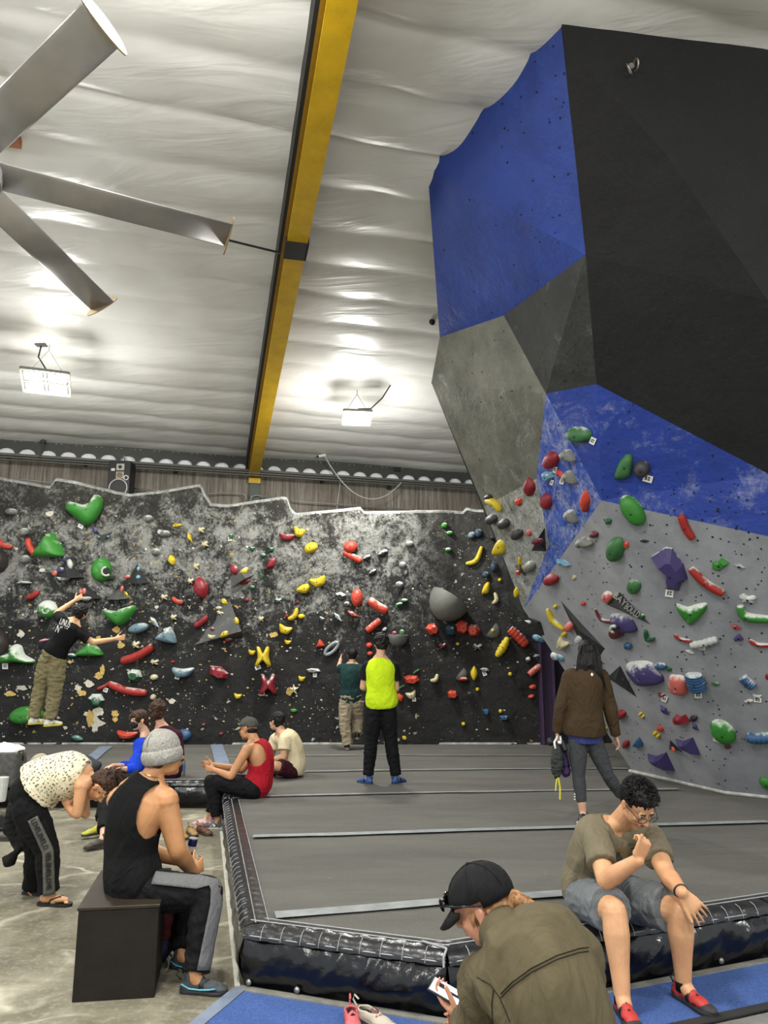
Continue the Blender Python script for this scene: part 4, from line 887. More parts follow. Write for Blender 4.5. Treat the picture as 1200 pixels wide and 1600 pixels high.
LIST = """
132 798 60 48 4 h G .5 5|largest green heart-shaped hold, topmost at the left of the black wall
79 852 42 38 0 t G .55 3|rounded green triangular hold beside the short orange bar at the left
159 890 33 38 0 e G .5 2|round green hold with a dark pocket on its right side
76 952 30 28 -30 e G .5 9|chalky green hold with a side pocket just above the jumping climber's arm
189 962 50 30 6 v G .5 4|wide green wedge hold above the two slate holds, right of the jumping climber
28 1022 52 30 0 n G .5 8|three-lobed green hold with chalked arms at the left edge
140 1014 42 22 0 t G .5 3|green trapezoid hold just under the jumping climber's right arm
43 1117 52 28 5 e G .45 1|large green arched hold low at the left behind the climber's foot
20 800 15 11 0 e g .8 4|small grey knob, highest at the left of the black wall
38 831 16 13 0 e g .8 4|small grey knob above the short orange bar
40 874 16 14 0 e g .8 4|small grey knob under the short orange bar
151 1094 26 22 10 q D .5 8|faceted dark green hold with heavy chalk, left of the masked woman's head
211 1055 24 20 0 q D .5 7|faceted dark green hold above the right half of the lower red bar
217 981 32 15 12 e S .5 3|smooth slate blue lens-shaped hold under the wide green wedge
262 991 32 24 -12 t S .6 5|pale slate blue chunky hold right of the slate lens-shaped one
287 1049 34 16 6 u S .6 4|slate blue scooped hold with a small tag, above the masked woman
242 972 14 17 0 w S .5 7|small chalky teal fin between the wide green wedge and pale slate hold
113 1024 18 7 -8 l T .5 5|thin dark teal chip left of the green trapezoid hold
121 1153 20 9 -14 l T .5 3|dark teal foothold at the foot of the wall at the left
64 1124 8 6 0 e T .6 2|tiny teal foothold inside the large green arch
213 1007 12 12 0 f C .7 4|cream lumpy hold just above the upper red bar
257 933 11 9 0 f C .7 4|cream lumpy hold below right of the upper black pyramids
272 964 11 10 0 f C .7 4|cream lumpy hold above the pale slate chunky hold
242 1034 14 9 0 f C .6 3|flat cream star-shaped hold right of the upper red bar's lower end
241 1058 12 9 0 e C .7 3|cream knob right of the faceted dark green hold
240 1089 9 9 0 e C .7 2|cream knob right of the lower red bar's end
315 828 10 10 0 f C .7 3|cream flower hold, highest of the cream ones near the yellow wedge
321 851 11 11 20 f C .7 3|cream flower hold between the yellow wedge and the upper pyramid
307 885 9 13 0 f C .7 3|cream flower hold left of the upper pyramid
298 908 10 10 0 f C .7 4|cream flower hold just above the big crimson lens
232 810 14 11 0 e g .8 5|grey knob, highest of the three in the upper middle left
259 834 14 11 0 e g .8 5|grey knob below the small yellow bar
244 863 14 12 0 e g .8 5|grey knob, lowest of the three left of the yellow lens
277 821 16 6 8 q Y .6 1|small yellow rectangular bar, topmost yellow at the left
297 840 13 13 -20 w Y .6 1|small yellow wedge right of the grey knobs
269 875 11 18 15 l Y .5 1|small upright yellow lens with a dark bolt, below the grey knobs
315 918 22 38 18 l R .6 3|large crimson lens-shaped hold left of the pyramids
342 1051 30 20 -8 i R .5 3|crimson block with a white top edge, above the capped man
423 880 15 17 0 D R .6 3|crimson half-dome hold right of the upper pyramid
449 839 25 13 0 u R .6 3|crimson scoop touching the highest yellow jug
468 831 18 17 -5 u Y .55 1|yellow jug, highest in the middle, right of the crimson scoop
486 856 22 16 30 e Y .5 1|oval yellow hold just below the highest jug
474 919 20 17 -20 D Y .5 1|yellow blocky hold left of the yellow scooped one
498 908 24 18 25 u Y .5 1|yellow scooped hold, right of the blocky yellow one
446 983 21 15 -10 u Y .55 2|yellow scoop with a dark bolt below the yellow crescent
450 1003 11 8 0 u Y .6 1|small yellow scoop right above the yellow X-shaped hold
471 963 11 8 0 e Y .6 1|small yellow knob touching the right of the yellow crescent
448 962 6 6 0 e R .6 1|tiny crimson chip touching the left of the yellow crescent
465 941 6 7 0 e M .6 2|tiny dark red chip under the blocky yellow hold
386 937 7 6 0 e R .6 2|tiny crimson chip right of the lower pyramid's tip
411 1026 25 31 0 x Y .5 3|yellow X-shaped hold with chalked arms and a tag
419 1069 28 31 0 x R .5 5|crimson X-shaped hold with chalked arms and a tag
394 1019 11 9 0 u Y .6 1|small yellow scoop left of the yellow X-shaped hold
472 1060 11 9 0 u Y .6 1|small yellow scoop right of the crimson X-shaped hold
372 1087 12 9 0 u Y .6 1|small yellow scoop low on the wall, left of the crimson X
460 1077 15 17 0 s C .4 4|pale cream leaf-shaped hold right of the crimson X
490 1048 22 8 0 q g .5 6|flat grey ledge hold with a tag above the green-shirted man's arm
459 1110 12 6 0 q G .5 2|small flat green foothold above the cream-shirted man
408 967 9 9 0 f C .6 4|tiny cream and green hold right of the lower pyramid
361 838 8 9 0 q D .6 4|small dark green hold with a white tag above the upper pyramid
394 857 10 8 0 u D .6 4|tiny dark green hold right above the upper pyramid's tip
424 858 10 8 0 u D .6 4|tiny dark green hold below the crimson scoop
411 868 10 7 0 e D .6 4|tiny dark green hold left above the crimson half dome
408 899 12 9 -30 w D .6 3|tiny dark green fin right of the upper pyramid's corner
394 918 9 7 0 e D .6 4|tiny dark green hold under the upper pyramid's right corner
435 938 11 8 0 f D .5 7|chalky tiny green hold left of the two yellow scooped holds
548 854 21 18 0 e O .5 2|rounded orange hold, topmost, above the short orange bar
558 934 18 28 0 e O .5 4|tall rounded orange hold in the middle of the wall
553 959 16 15 20 w O .6 4|folded orange wedge under the tall rounded orange hold
500 1005 12 12 10 t O .6 1|small orange three-cornered hold left of the silver ring hold
643 1061 25 14 0 q O .5 1|flat orange diamond hold right of the neon vest man
625 1090 11 15 20 l O .5 1|orange hold half hidden by the neon vest man's elbow
577 1008 10 9 0 e O .6 1|small orange hold by the ear of the neon vest man
578 1021 9 7 0 e O .6 1|small orange hold by the neck of the neon vest man
707 1085 16 14 0 q O .6 1|small orange knob low on the dark part of the wall
675 983 18 19 20 q O .55 3|faceted orange hold left of the dark blue one
722 980 20 22 -10 q O .6 2|faceted orange hold right under the grey dome volume
740 985 22 20 12 q O .6 4|faceted pinkish orange hold, right of the two close together
703 985 15 17 0 q U .6 3|faceted dark blue hold between the faceted orange ones
691 1009 13 10 0 f M .4 4|faded brown chip below the dark blue faceted hold
598 864 13 14 -20 D K .6 6|small black hold with a chalked rim, upper middle
582 894 10 12 -20 D K .6 5|small black hold below and left of its neighbour, upper middle
573 871 10 11 -20 D K .6 6|small black hold touching the end of the orange bar
533 932 15 15 10 i K .6 6|dark ridged block left of the tall orange hold
542 944 10 9 0 q V .6 6|small dark block between the ridged block and the tall orange hold
528 964 15 12 -10 w S .5 8|chalky blue-grey triangle hold left of the folded orange wedge
503 967 10 6 -30 q V .5 6|tiny dark grey hold left of the chalky triangle
640 850 13 10 0 e g .8 5|grey knob, highest left of the dark corner of the wall
629 883 12 11 0 e g .8 5|grey knob, second highest left of the dark corner
634 895 7 9 0 e g .8 5|tiny grey knob just under another near the dark corner
624 914 13 11 0 e g .8 6|grey knob, third down left of the dark corner
632 938 11 6 0 e H .5 6|small green flat hold below the grey knobs
601 983 9 6 30 l W .4 5|tiny white lens just above the neon vest man's head
694 821 10 9 20 e G .6 4|small green hold, highest right of the dark corner
702 833 11 7 0 e G .6 5|small green hold just below another, right of the dark corner
700 859 10 7 0 e G .5 6|small chalky green hold, third down right of the dark corner
737 836 13 10 20 e S .6 4|small blue-grey hold beside the dark blue one at the wall's top right
748 833 13 14 0 e U .6 4|small dark blue hold at the wall's top right corner
759 898 13 11 0 e U .6 3|dark blue pocketed hold left of the overhang's edge
772 886 12 16 0 e U .6 3|dark blue hold tucked against the overhang's edge
781 906 6 6 0 e Y .7 1|tiny ochre chip beside the dark blue holds
759 919 13 19 0 D Y .5 1|yellow half-moon hold below the dark blue pocketed ones
643 1085 16 13 25 u C .5 3|cream curved hold with a tag right of the neon vest man's hand
741 1052 12 25 0 l Y .5 2|upright yellow lens right of the small grey half disc
746 1077 6 6 0 e Y .6 1|tiny yellow chip below the upright yellow lens
797 1053 6 6 0 e Y .6 1|tiny yellow chip left of the pink bar by the purple doorway
724 1131 6 6 0 e Y .6 1|tiny yellow chip low on the wall, right of the neon vest man
782 1111 6 6 0 e Y .6 1|tiny yellow chip just above the blue footholds
715 1006 6 5 0 e Y .6 1|tiny yellow chip below the two faceted orange holds
632 1153 7 7 0 i Y .6 1|tiny yellow cube at the foot of the wall beside the neon vest man's knee
760 1112 10 10 0 q B .6 1|small blue foothold, upper left of the two low on the right
788 1121 15 8 0 q B .6 1|small flat blue foothold, lower right of the two low on the right
832 1073 11 7 10 e O .6 1|small orange hold below the pink bar by the purple doorway
830 1088 10 6 15 e O .6 1|lowest small orange hold by the purple doorway
825 1031 9 11 -20 l V .5 7|chalky grey hold above the pink bar by the doorway
838 1025 11 7 15 l V .5 7|small chalky grey hold under the black corner volume
746 1011 16 12 0 f V .4 7|grey chalked hold between the yellow banana and orange holds
757 1047 14 8 0 q V .4 7|flat dark hold with chalk right of the upright yellow lens
270 1034 6 5 0 e R .6 1|tiny crimson chip above the slate scooped hold
346 1146 7 7 0 s R .5 2|tiny crimson star chip near the capped man's brim
318 1132 6 7 0 s R .5 3|tiny pinkish star chip above the beanie
200 1147 32 13 0 u O .6 1|flat orange boat-shaped hold behind the masked woman's chin
288 1148 22 18 0 e B .5 2|rounded blue hold just right of the grey beanie
100 980 12 6 0 q g .4 9|chalky patch-like grey hold behind the climber's shoulder
39 911 25 7 0 l V .6 6|thin black and white lens hold at the left
1107 1190 1 1 0 e g .1 1|skip
906 678 39 24 -6 e H .55 5|large oval green hold, highest on the blue face of the overhang
889 711 23 19 0 d g .7 5|teardrop grey knob below the highest green hold
892 745 20 21 0 d g .7 5|teardrop grey knob right of the small orange Y hold
894 806 20 21 0 d g .7 7|teardrop grey knob with most chalk, lowest on the blue face
863 718 22 27 -15 e R .55 3|crimson oval hold, upper left on the blue face
829 760 16 31 8 l R .6 2|narrow crimson lens at the left border of the blue face
855 783 16 25 12 e R .55 2|crimson oval pocketed hold in the middle of the blue face
857 743 20 14 0 q L .5 5|light blue faceted hold with a tag
877 740 15 14 0 w O .55 1|small orange Y-shaped hold with a tag
916 782 13 37 0 l O .5 1|upright orange lens near the right of the chalked blue face
974 729 29 38 0 D H .5 2|green leaf-shaped hold left of the dark ball
1003 732 27 26 0 e V .8 3|dark grey ball-shaped hold on the blue band
989 797 54 30 -52 e G .5 5|large green oval hold over the corner of blue and grey
811 784 11 14 0 q O .5 1|small bright orange hold on the chalky grey face
781 853 24 27 0 D Y .5 2|large yellow hold, widest on the chalky grey face
764 776 11 9 0 e K .7 1|small black hold behind the yellow banana on the chalky face
771 839 11 10 0 e K .7 2|small black hold above the large yellow one
770 810 16 15 -20 e V .7 4|dark grey knob, left of the pair on the chalky face
789 817 16 16 -20 e V .7 4|dark grey knob, right of the pair on the chalky face
810 833 16 17 -15 e V .7 5|dark grey knob left of the black pyramid on the blue face
830 884 16 17 -10 e g .7 5|grey knob beside the small yellow hook hold
825 928 1 1 0 e Y .1 1|skip
808 924 10 21 -12 l Y .5 3|small yellow lens near the lower tip of the chalky face
951 814 10 9 0 e D .6 2|tiny dark green chip below the corner of blue and grey
929 834 13 10 0 e M .7 3|small maroon pocketed hold on the grey face
914 846 25 17 25 d g .7 4|teardrop grey knob at the top of the grey face
963 857 25 37 0 e H .55 3|upright green oval hold on the grey face
978 851 11 11 0 q O .6 1|tiny orange hold touching the upright green oval
881 878 22 12 8 w L .5 4|light blue fin at the blue and grey border
863 904 22 17 0 e R .6 4|crimson knob just under the blue border
897 902 7 7 0 e C .3 1|small cream spot-like chip right of the crimson knob
991 916 21 22 30 e H .5 6|chalky green oval above the lettered black volume
912 942 7 6 0 e O .7 1|tiny orange dot hold left of the lettered black volume
891 978 13 14 0 e F .7 5|pink ball hold on the long black triangle
906 998 12 13 0 e W .6 4|whitish hold just above the dark-haired woman's head
935 1036 12 14 0 e M .5 4|faded dark red hold right of the woman's hair
882 990 8 8 0 e Y .7 1|tiny yellow chip below the pink ball
868 947 6 6 0 e Y .7 1|tiny yellow chip above the yellow horn
864 969 8 7 0 e Y .7 1|tiny yellow chip left of the yellow horn
880 1005 18 16 -25 u C .5 3|pale yellow scoop left of the dark-haired woman's head
976 972 48 26 -32 l P .45 8|chalky purple lens over the lettered black volume
950 932 16 18 30 e F .5 9|pinkish chalked hold at the top left of the lettered volume
1004 963 8 8 0 e D .6 6|small green knob on the lettered black volume
965 985 23 22 0 e M .55 6|maroon ring-like hold with a round pocket
982 1009 14 11 0 q B .5 2|small blue block on the grey face
1009 1050 64 38 -24 l P .4 9|large faceted purple hold with a chalked lower edge
1033 1040 19 10 -10 e B .5 6|small ribbed blue hold above the pink wedge
1046 1045 9 7 -20 e D .5 3|tiny dark green hold beside the small ribbed blue one
1060 1069 38 32 -48 l F .4 9|chalky pink wedge hold at the ridge of the grey face
1034 1085 13 6 -15 q R .5 5|tiny red and white hold with a tag
1039 1109 18 12 -15 w P .5 2|small purple sliver hold left of the crimson scoop
1065 1123 28 15 0 m R .5 2|crimson scooped hold, lower grey face
1084 1122 12 9 0 e K .6 3|tiny black ring hold right of the crimson scoop
1087 1135 15 10 -15 w P .5 2|small purple fin just under the tiny black ring
1001 1115 5 5 0 e Y .8 1|upper left yellow bead of a pair on the lower grey face
1005 1119 5 5 0 e Y .8 1|lower right yellow bead of a pair on the lower grey face
1024 1145 6 6 0 e Y .8 1|left yellow bead of the lower pair
1029 1149 6 6 0 e Y .8 1|right yellow bead of the lower pair
1032 1138 12 8 -30 l O .5 2|small orange lens above the lower yellow beads
998 1158 14 13 0 t B .6 3|small teal blue hold beyond the woman's hand
1076 1163 42 26 -8 a P .5 1|purple bat-wing hold, upper of the two
1034 1187 46 27 -8 a P .5 1|purple bat-wing hold, lowest on the grey face
971 1115 16 13 0 e R .6 3|crimson hold by the brown jacket's right sleeve
979 1162 11 14 -30 l R .5 2|crimson hold beside the woman's right hand
946 1138 6 6 0 e Y .8 1|tiny yellow chip beside the brown jacket's hem
1007 845 15 5 0 l K .3 3|thin dark slot hold near the top of the right grey face
1046 888 58 68 0 k P .45 6|biggest purple boot-shaped hold with a chalked side
1125 881 29 17 25 m G .45 2|green bow-shaped hold right of the purple boot
1156 884 16 10 15 w g .5 7|small grey fin right of the green bow
1081 957 48 34 0 v G .4 9|green and white fan-shaped hold
1168 934 28 12 -8 f W .6 7|white rocky knob above the long green bone
1150 979 17 9 12 w E .5 2|small red fin below the long green bone
1154 995 15 9 0 t P .6 1|small dark purple hold under the red fin
1078 1018 13 8 10 w W .5 5|small white fin under the white ribbed bar
1118 1068 13 6 -8 l H .5 5|grey green flat hold right of the blue ribbed block
1183 1088 14 8 0 u W .5 5|white crescent hold, upper of two by a tag at the right
1170 1095 15 6 8 l W .5 5|thin white lens, lower of two by a tag at the right
1130 1142 46 30 -38 e G .5 8|green oval hold with a white face on the right grey face
1137 1166 11 6 -5 e M .6 1|tiny dark red hold under the green and white oval
1198 1223 26 14 -30 e G .5 1|green hold low at the right edge of the photo
1199 1057 7 9 0 e R .5 1|tiny red hold at the right edge
"""
n_h = 0
for ln in LIST.strip().splitlines():
    a, lab = ln.split('|')
    if lab == 'skip': continue
    px, py, w, h, rot, shp, col, hf, ch = a.split()
    px, py, w, h, rot, hf, ch = float(px), float(py), float(w), float(h), float(rot), float(hf), int(ch)
    o = dome('climbing_hold', px, py, w, h, rot, shp, holdmat(HC[col], ch/10), hf, off=(0, -0.12))
    hold(o, lab); n_h += 1
    # real pockets
SW = """
10 853:1 845 7 853 20 855|8 O 2 .5 1|thin orange crescent at the far left edge
49 855:45 842 48 856 58 868|10 O 2 .6 1|short bent orange bar left of the green triangular hold
53 930:44 934 53 931 62 924|9 E 2 .6 1|short red orange bar left of the chalky green pocket hold
215 1022:192 1033 218 1024 240 1010|13 E 3 .85 1|long curved red bar, upper of the two at the left
200 1078:171 1068 198 1079 230 1083|12 E 3 .7 1|long curved red bar, lower of the two at the left
163 1071:152 1076 162 1073 171 1067|5 E 3 .6 1|small thin red bar touching the lower long red bar
279 938:270 934 277 940 287 942|7 O 3 .5 1|small orange crescent above the cream lumpy hold
314 972:304 978 313 974 325 963|10 R 3 .5 1|crimson crescent left of the lower pyramid
458 958:450 967 460 963 464 950|8 Y 2 .4 0|yellow crescent above the small scoop, middle of the wall
551 870:538 863 551 870 565 877|10 O 4 .85 1|short lumpy orange bar under the topmost rounded orange hold
590 946:577 937 590 947 605 955|14 O 6 .7 1|thick orange bar with chalk, right of the tall orange hold
584 977:573 986 584 977 594 968|11 O 5 .8 1|orange bar sloping the other way, above the neon vest man
742 871:728 881 744 876 753 854|8 Y 2 .5 0|thin yellow banana hold under the wall's top right corner
773 935:770 943 776 937 773 926|7 C 2 .4 0|small cream crescent near the overhang's lower tip
786 1011:776 1026 786 1012 794 996|13 Y 2 .35 0|large yellow banana hold by the ribbed orange bar
808 993:796 983 808 994 821 1008|15 O 5 .8 1|thick ribbed orange bar near the overhang's lower tip
678 1060:672 1063 680 1062 683 1053|7 C 2 .4 0|cream crescent right of the flat orange diamond
834 1047:826 1054 834 1047 843 1040|10 F 4 .85 1|pink ribbed bar left of the purple doorway
651 1049:646 1052 650 1049 655 1046|3 H 2 .8 1|thin pale green stick above the flat orange diamond
628 1073:624 1075 628 1073 632 1071|3 H 2 .8 1|thin pale green stick below the flat orange diamond
774 789:763 781 776 785 784 797|13 Y 3 .6 0|yellow banana hold at the top of the chalky grey face
818 880:813 870 815 884 824 887|7 Y 3 .4 0|small yellow hook hold beside a grey knob
868 967:857 950 866 968 883 982|10 Y 6 .35 0|yellow horn hold left of the long black triangle
947 962:931 951 942 968 966 971|6 M 6 .5 0|maroon crescent left of the lettered black volume
1016 992:1010 984 1013 998 1023 996|8 D 3 .6 0|dark green hook hold under the lettered volume's tip
1073 822:1065 804 1072 823 1083 840|13 E 3 .8 1|upright red orange bar under the blue band
1104 907:1080 886 1103 909 1131 926|14 E 7 .75 1|long red bar with a chalked edge right of the purple boot
1175 957:1157 944 1166 961 1212 966|15 G 9 .6 0|long green bone-shaped hold with chalk at the right edge
1066 998:1054 991 1064 998 1080 1001|6 E 6 .7 1|thin short red bar left of the white ribbed bar
1187 1005:1171 999 1184 1006 1202 1007|7 E 8 .7 1|thin red and white bar at the right edge
1101 1002:1080 1007 1101 1003 1121 997|12 W 3 .8 1|white ribbed bar with a tag
1088 1062:1085 1050 1088 1062 1092 1074|27 B 7 .9 1|large ribbed blue block with a white tag
1168 1063:1161 1056 1168 1063 1177 1071|15 B 7 .9 1|ribbed blue and white hold at the right
1185 1150:1168 1149 1185 1151 1206 1149|17 B 4 .8 1|wide ribbed blue hold low at the right edge
624 947:620 951 621 945 629 943|5 H 5 .6 0|thin green arc below the small green flat hold
"""
for ln in SW.strip().splitlines():
    head, mid, lab = ln.split('|')
    pts = [float(v) for v in head.split(':')[1].split()]; pts = list(zip(pts[::2], pts[1::2]))
    wpx, col, ch, tp, bl = mid.split()
    rib = 6 if 'ribbed' in lab or 'lumpy' in lab else 0
    o = sweep('climbing_hold', pts, float(wpx), holdmat(HC[col], int(ch)/10), taper=float(tp), blunt=bl == '1', ribs=rib, flat_=0.6 if 'block' in lab else 0.8)
    hold(o, lab)
# pockets: dark hollows on the C-shaped holds, as a ring of resin round a dark cup
def pocket(px, py, w, h):
    a, n = frame_at(px, py)
    return a, n
# silver oval ring hold
def ringhold(px, py, w, h, rot, th, m, label):
    a, n = frame_at(px, py); c, s = math.cos(math.radians(-rot)), math.sin(math.radians(-rot)); q = []
    for k in range(25):
        x, y = w/2*math.cos(k*math.pi/12), h/2*math.sin(k*math.pi/12); q.append(onplane(px+x*c-y*s, py+x*s+y*c, a, n)+n*0.05-a)
    bm = bmesh.new(); tube(bm, q, th, 8, False); o = fromb('climbing_hold', bm, m, None, True); o.location = a; hold(o, label)
ringhold(519, 1013, 26, 10, 42, .03, holdmat((150, 160, 164), .5), 'oval silver and black ring hold left of the green-shirted man')
# volumes: faceted plywood pyramids
def volume(base, apex, hgt, m, label, th=0.02, split=None):
    cx = sum(p[0] for p in base)/len(base); cy = sum(p[1] for p in base)/len(base)
    a, n = frame_at(cx, cy, 12); b = [onplane(x, y, a, n) for x, y in base]
    # put the apex on its own pixel, hgt above the wall
    ap = onplane(apex[0], apex[1], a+n*hgt, n)
    bm = bmesh.new(); vs = [bm.verts.new(p-n*0.04-a) for p in b]; va = bm.verts.new(ap-a)
    bm.faces.new(vs)
    for i in range(len(vs)): bm.faces.new((vs[i], vs[(i+1) % len(vs)], va))
    o = fromb('climbing_volume', bm, m); o.location = a; tag(o, label, 'climbing volume', 'plywood volumes screwed to the walls')
    return a, n, b, ap
VOL = boulder('grey_black_volume', (58, 59, 58), (84, 85, 82), 0.4, 6, 0.4, bst=0.2)
VOLK = boulder('black_volume', (22, 22, 23), (36, 36, 36), 0.35, 6, 0.3, bst=0.2)
VOLM = boulder('mid_grey_volume', (92, 93, 90), (116, 117, 112), 0.3, 6, 0.3, bst=0.2)
volume([(363, 872), (398, 897), (355, 922)], (383, 904), .22, VOL, 'upper dark grey pyramid volume carrying crimson and yellow holds')
volume([(354, 926), (303, 1008), (380, 994)], (377, 986), .26, VOL, 'lower, larger dark grey pyramid volume right of the crimson lens')
volume([(146, 822), (178, 830), (160, 848)], (158, 836), .22, VOLM, 'small grey pyramid volume just under the heart-shaped hold')
volume([(101, 870), (130, 902), (84, 897)], (104, 903), .24, VOLK, 'black pyramid volume with a round pocketed chip, right under the green triangular hold')
volume([(129, 905), (162, 934), (118, 938)], (138, 936), .22, VOLK, 'black pyramid volume the jumping climber grabs')
volume([(188, 914), (206, 934), (161, 936)], (180, 937), .2, VOL, 'low dark volume with a yellow wedge, right of the climber\'s hand')
volume([(213, 877), (235, 910), (192, 910)], (214, 912), .24, VOLK, 'black pyramid volume right of the round green pocket hold')
volume([(825, 866), (850, 822), (853, 868)], (838, 845), .16, VOLK, 'black pyramid volume with crimson holds on the blue face')
volume([(798, 886), (809, 874), (823, 902), (818, 905)], (811, 890), .12, VOL, 'small dark grey volume with an orange chip near the yellow hook')
volume([(855, 913), (968, 1035), (953, 1063), (897, 1003)], (905, 985), .06, VOLK, 'long black triangle volume behind the dark-haired woman\'s head')
volume([(953, 1048), (968, 1035), (1004, 1103), (940, 1060)], (962, 1062), .10, VOLK, 'black triangle volume right of the dark-haired woman\'s shoulder')
volume([(1043, 1154), (1071, 1180), (1041, 1174)], (1048, 1170), .10, VOLK, 'small black triangle volume with an orange chip, lower grey face')
volume([(862, 968), (1, 1), (2, 2)], (0, 0), .1, VOLK, 'x') if False else None
a_, n_, b_, ap_ = volume([(967, 919), (1034, 990), (975, 962), (938, 946)], (962, 948), .10, VOLK, 'black volume with faded white block lettering on the grey face')
tbm = None
def lettering(text, p0, p1, hgt, a, n, m, parent, name='lettering'):
    cu = bpy.data.curves.new('txt', 'FONT'); cu.body = text; cu.size = 1; cu.extrude = 0.01; cu.align_x = 'LEFT'
    tmp = bpy.data.objects.new('tmp', cu); COL.objects.link(tmp); bpy.context.view_layer.update()
    me = bpy.data.meshes.new_from_object(tmp.evaluated_get(bpy.context.evaluated_depsgraph_get())); bpy.data.objects.remove(tmp)
    xs_ = [v.co.x for v in me.vertices]; w_ = max(xs_)-min(xs_); x = (p1-p0); L = x.length; x.normalize(); y = n.cross(x).normalized()
    for v in me.vertices:
        c = v.co.copy(); v.co = p0+x*((c.x-min(xs_))/w_*L)+y*(c.y*hgt/0.7)+n*(c.z*0.3+0.004)
    me.materials.clear(); return link(name, me, m, parent)
o = [x for x in bpy.data.objects if x.get('label', '').startswith('black volume with faded')][0]
fn = (b_[0]-ap_).cross(b_[1]-ap_).normalized()
if fn.dot(CO-ap_) < 0: fn = -fn
MW = plain((150, 150, 144), .7, var=.25, nscale=40)
for tx, pa, pb in (('BAY', (957, 932), (975, 948)), ('BOULD', (975, 950), (996, 966))):
    lettering(tx, onplane(*pa, ap_, fn), onplane(*pb, ap_, fn), .075, ap_, fn, MW, o)
# corner volume and light facet at the overhang's lower tip
volume([(822, 966), (858, 972), (858, 1008), (834, 990)], (838, 972), .12, VOLK, 'black corner volume with a pale top at the overhang\'s lower tip')
o = dome('climbing_hold', 832, 972, 24, 9, 8, 'w', holdmat(HC['W'], .3), .3); hold(o, 'pale wedge on top of the black corner volume')
o = dome('climbing_hold', 841, 998, 20, 11, -28, 'e', holdmat(HC['L'], .5), .5); hold(o, 'light blue knob under the black corner volume')
o = dome('climbing_hold', 868, 1025, 16, 8, -40, 'e', holdmat(HC['W'], .6), .5); hold(o, 'whitish hold on the grey edge above the purple doorway, left')
o = dome('climbing_hold', 876, 1027, 14, 7, -40, 'e', holdmat(HC['L'], .7), .5); hold(o, 'pale bluish hold on the grey edge near the woman\'s hair')
# chips riding on volumes and footholds, and pockets
for px, py, w, h, rot, sh, col, lab in (
 (367, 890, 12, 17, 15, 'e', 'R', 'crimson oval hold on the left face of the upper pyramid'), (381, 892, 11, 11, -20, 'D', 'Y', 'pale yellow hold on the right face of the upper pyramid'),
 (383, 909, 17, 8, 20, 'e', 'R', 'crimson hold under the upper pyramid'), (351, 940, 10, 12, 0, 'i', 'Y', 'yellow block hold near the tip of the lower pyramid'),
 (342, 950, 12, 6, 0, 'e', 'C', 'upper cream hold on the lower pyramid'), (344, 958, 12, 7, -20, 'f', 'C', 'lower cream lumpy hold on the lower pyramid'),
 (370, 970, 6, 12, 15, 'e', 'Y', 'yellow sliver on the right edge of the lower pyramid'), (332, 983, 7, 6, 0, 'e', 'R', 'tiny crimson bead on the left face of the lower pyramid'),
 (331, 995, 12, 8, 0, 'u', 'C', 'cream scoop low on the lower pyramid'), (350, 991, 14, 9, 10, 'D', 'Y', 'yellow scoop low on the lower pyramid'),
 (357, 1000, 14, 6, 10, 'e', 'R', 'crimson hold tucked under the lower pyramid'),
 (149, 829, 8, 12, 35, 'e', 'P', 'tiny purple chip on the small grey pyramid under the heart'), (155, 840, 9, 5, 0, 'e', 'T', 'tiny teal chip on the small grey pyramid'), (168, 838, 7, 4, 0, 'q', 'L', 'tiny pale blue chip on the small grey pyramid'),
 (101, 873, 8, 12, -20, 'e', 'P', 'purple chip at the tip of the black pyramid under the green triangular hold'), (109, 882, 9, 16, 12, 'e', 'W', 'white dotted oval chip on the left black pyramid'), (96, 891, 10, 9, 30, 'e', 'P', 'dusty purple chip left of the dotted white one'),
 (86, 896, 9, 9, 20, 'e', 'F', 'pinkish chip at the left corner of the left black pyramid'), (100, 904, 20, 7, 4, 'u', 'W', 'white and black scoop under the left black pyramid'),
 (127, 925, 5, 9, 10, 'e', 'F', 'left small pink chip above the climber\'s grabbing hand'), (132, 924, 6, 10, 0, 'e', 'F', 'right small pink chip above the climber\'s grabbing hand'), (134, 935, 17, 7, 0, 'u', 'W', 'white rimmed black hold under the climber\'s grabbing hand'),
 (191, 920, 6, 12, -10, 'e', 'F', 'red chip on the low dark volume'), (198, 929, 10, 11, 0, 'w', 'Y', 'yellow wedge on the low dark volume'),
 (200, 902, 10, 6, 15, 'e', 'F', 'pinkish chip at the left of the right-hand black pyramid'), (216, 889, 5, 8, 0, 'e', 'L', 'upper pale blue chip on the right-hand black pyramid'), (216, 902, 7, 6, 0, 'e', 'L', 'lower pale blue chip on the right-hand black pyramid'),
 (840, 846, 20, 9, 12, 'e', 'M', 'crimson lens on the black pyramid of the blue face'), (827, 832, 8, 10, 10, 'e', 'F', 'small red hold at the left corner of the black pyramid on the blue face'),
 (810, 894, 8, 8, 0, 'q', 'O', 'tiny orange chip on the small dark grey volume near the yellow hook'), (1052, 1171, 7, 8, 0, 'i', 'O', 'orange chip on the small black triangle volume'),
 (1053, 1075, 12, 9, -35, 'e', 'P', 'tiny purple hold under the chalky pink wedge')):
    a, n = frame_at(px, py); 
    # ride on the volume's surface if there is one
    best = None
    for v in bpy.data.objects:
        if v.name.startswith('climbing_volume') and (v.location-a).length < 0.7:
            bvh = BVHTree.FromPolygons([x.co+v.location for x in v.data.vertices], [tuple(p.vertices) for p in v.data.polygons])
            hh = bvh.ray_cast(CO, ray(px, py).normalized())
            if hh[0] and (best is None or hh[3] < best[0]): best = (hh[3], hh[0], hh[1] if hh[1].dot(CO-hh[0]) > 0 else -hh[1])
    b = (best[1], (best[2]+n*0.6).normalized()) if best else (a, n)
    hold(dome('climbing_hold', px, py, w, h, rot, sh, holdmat(HC[col], .4), .45, base=b), lab)
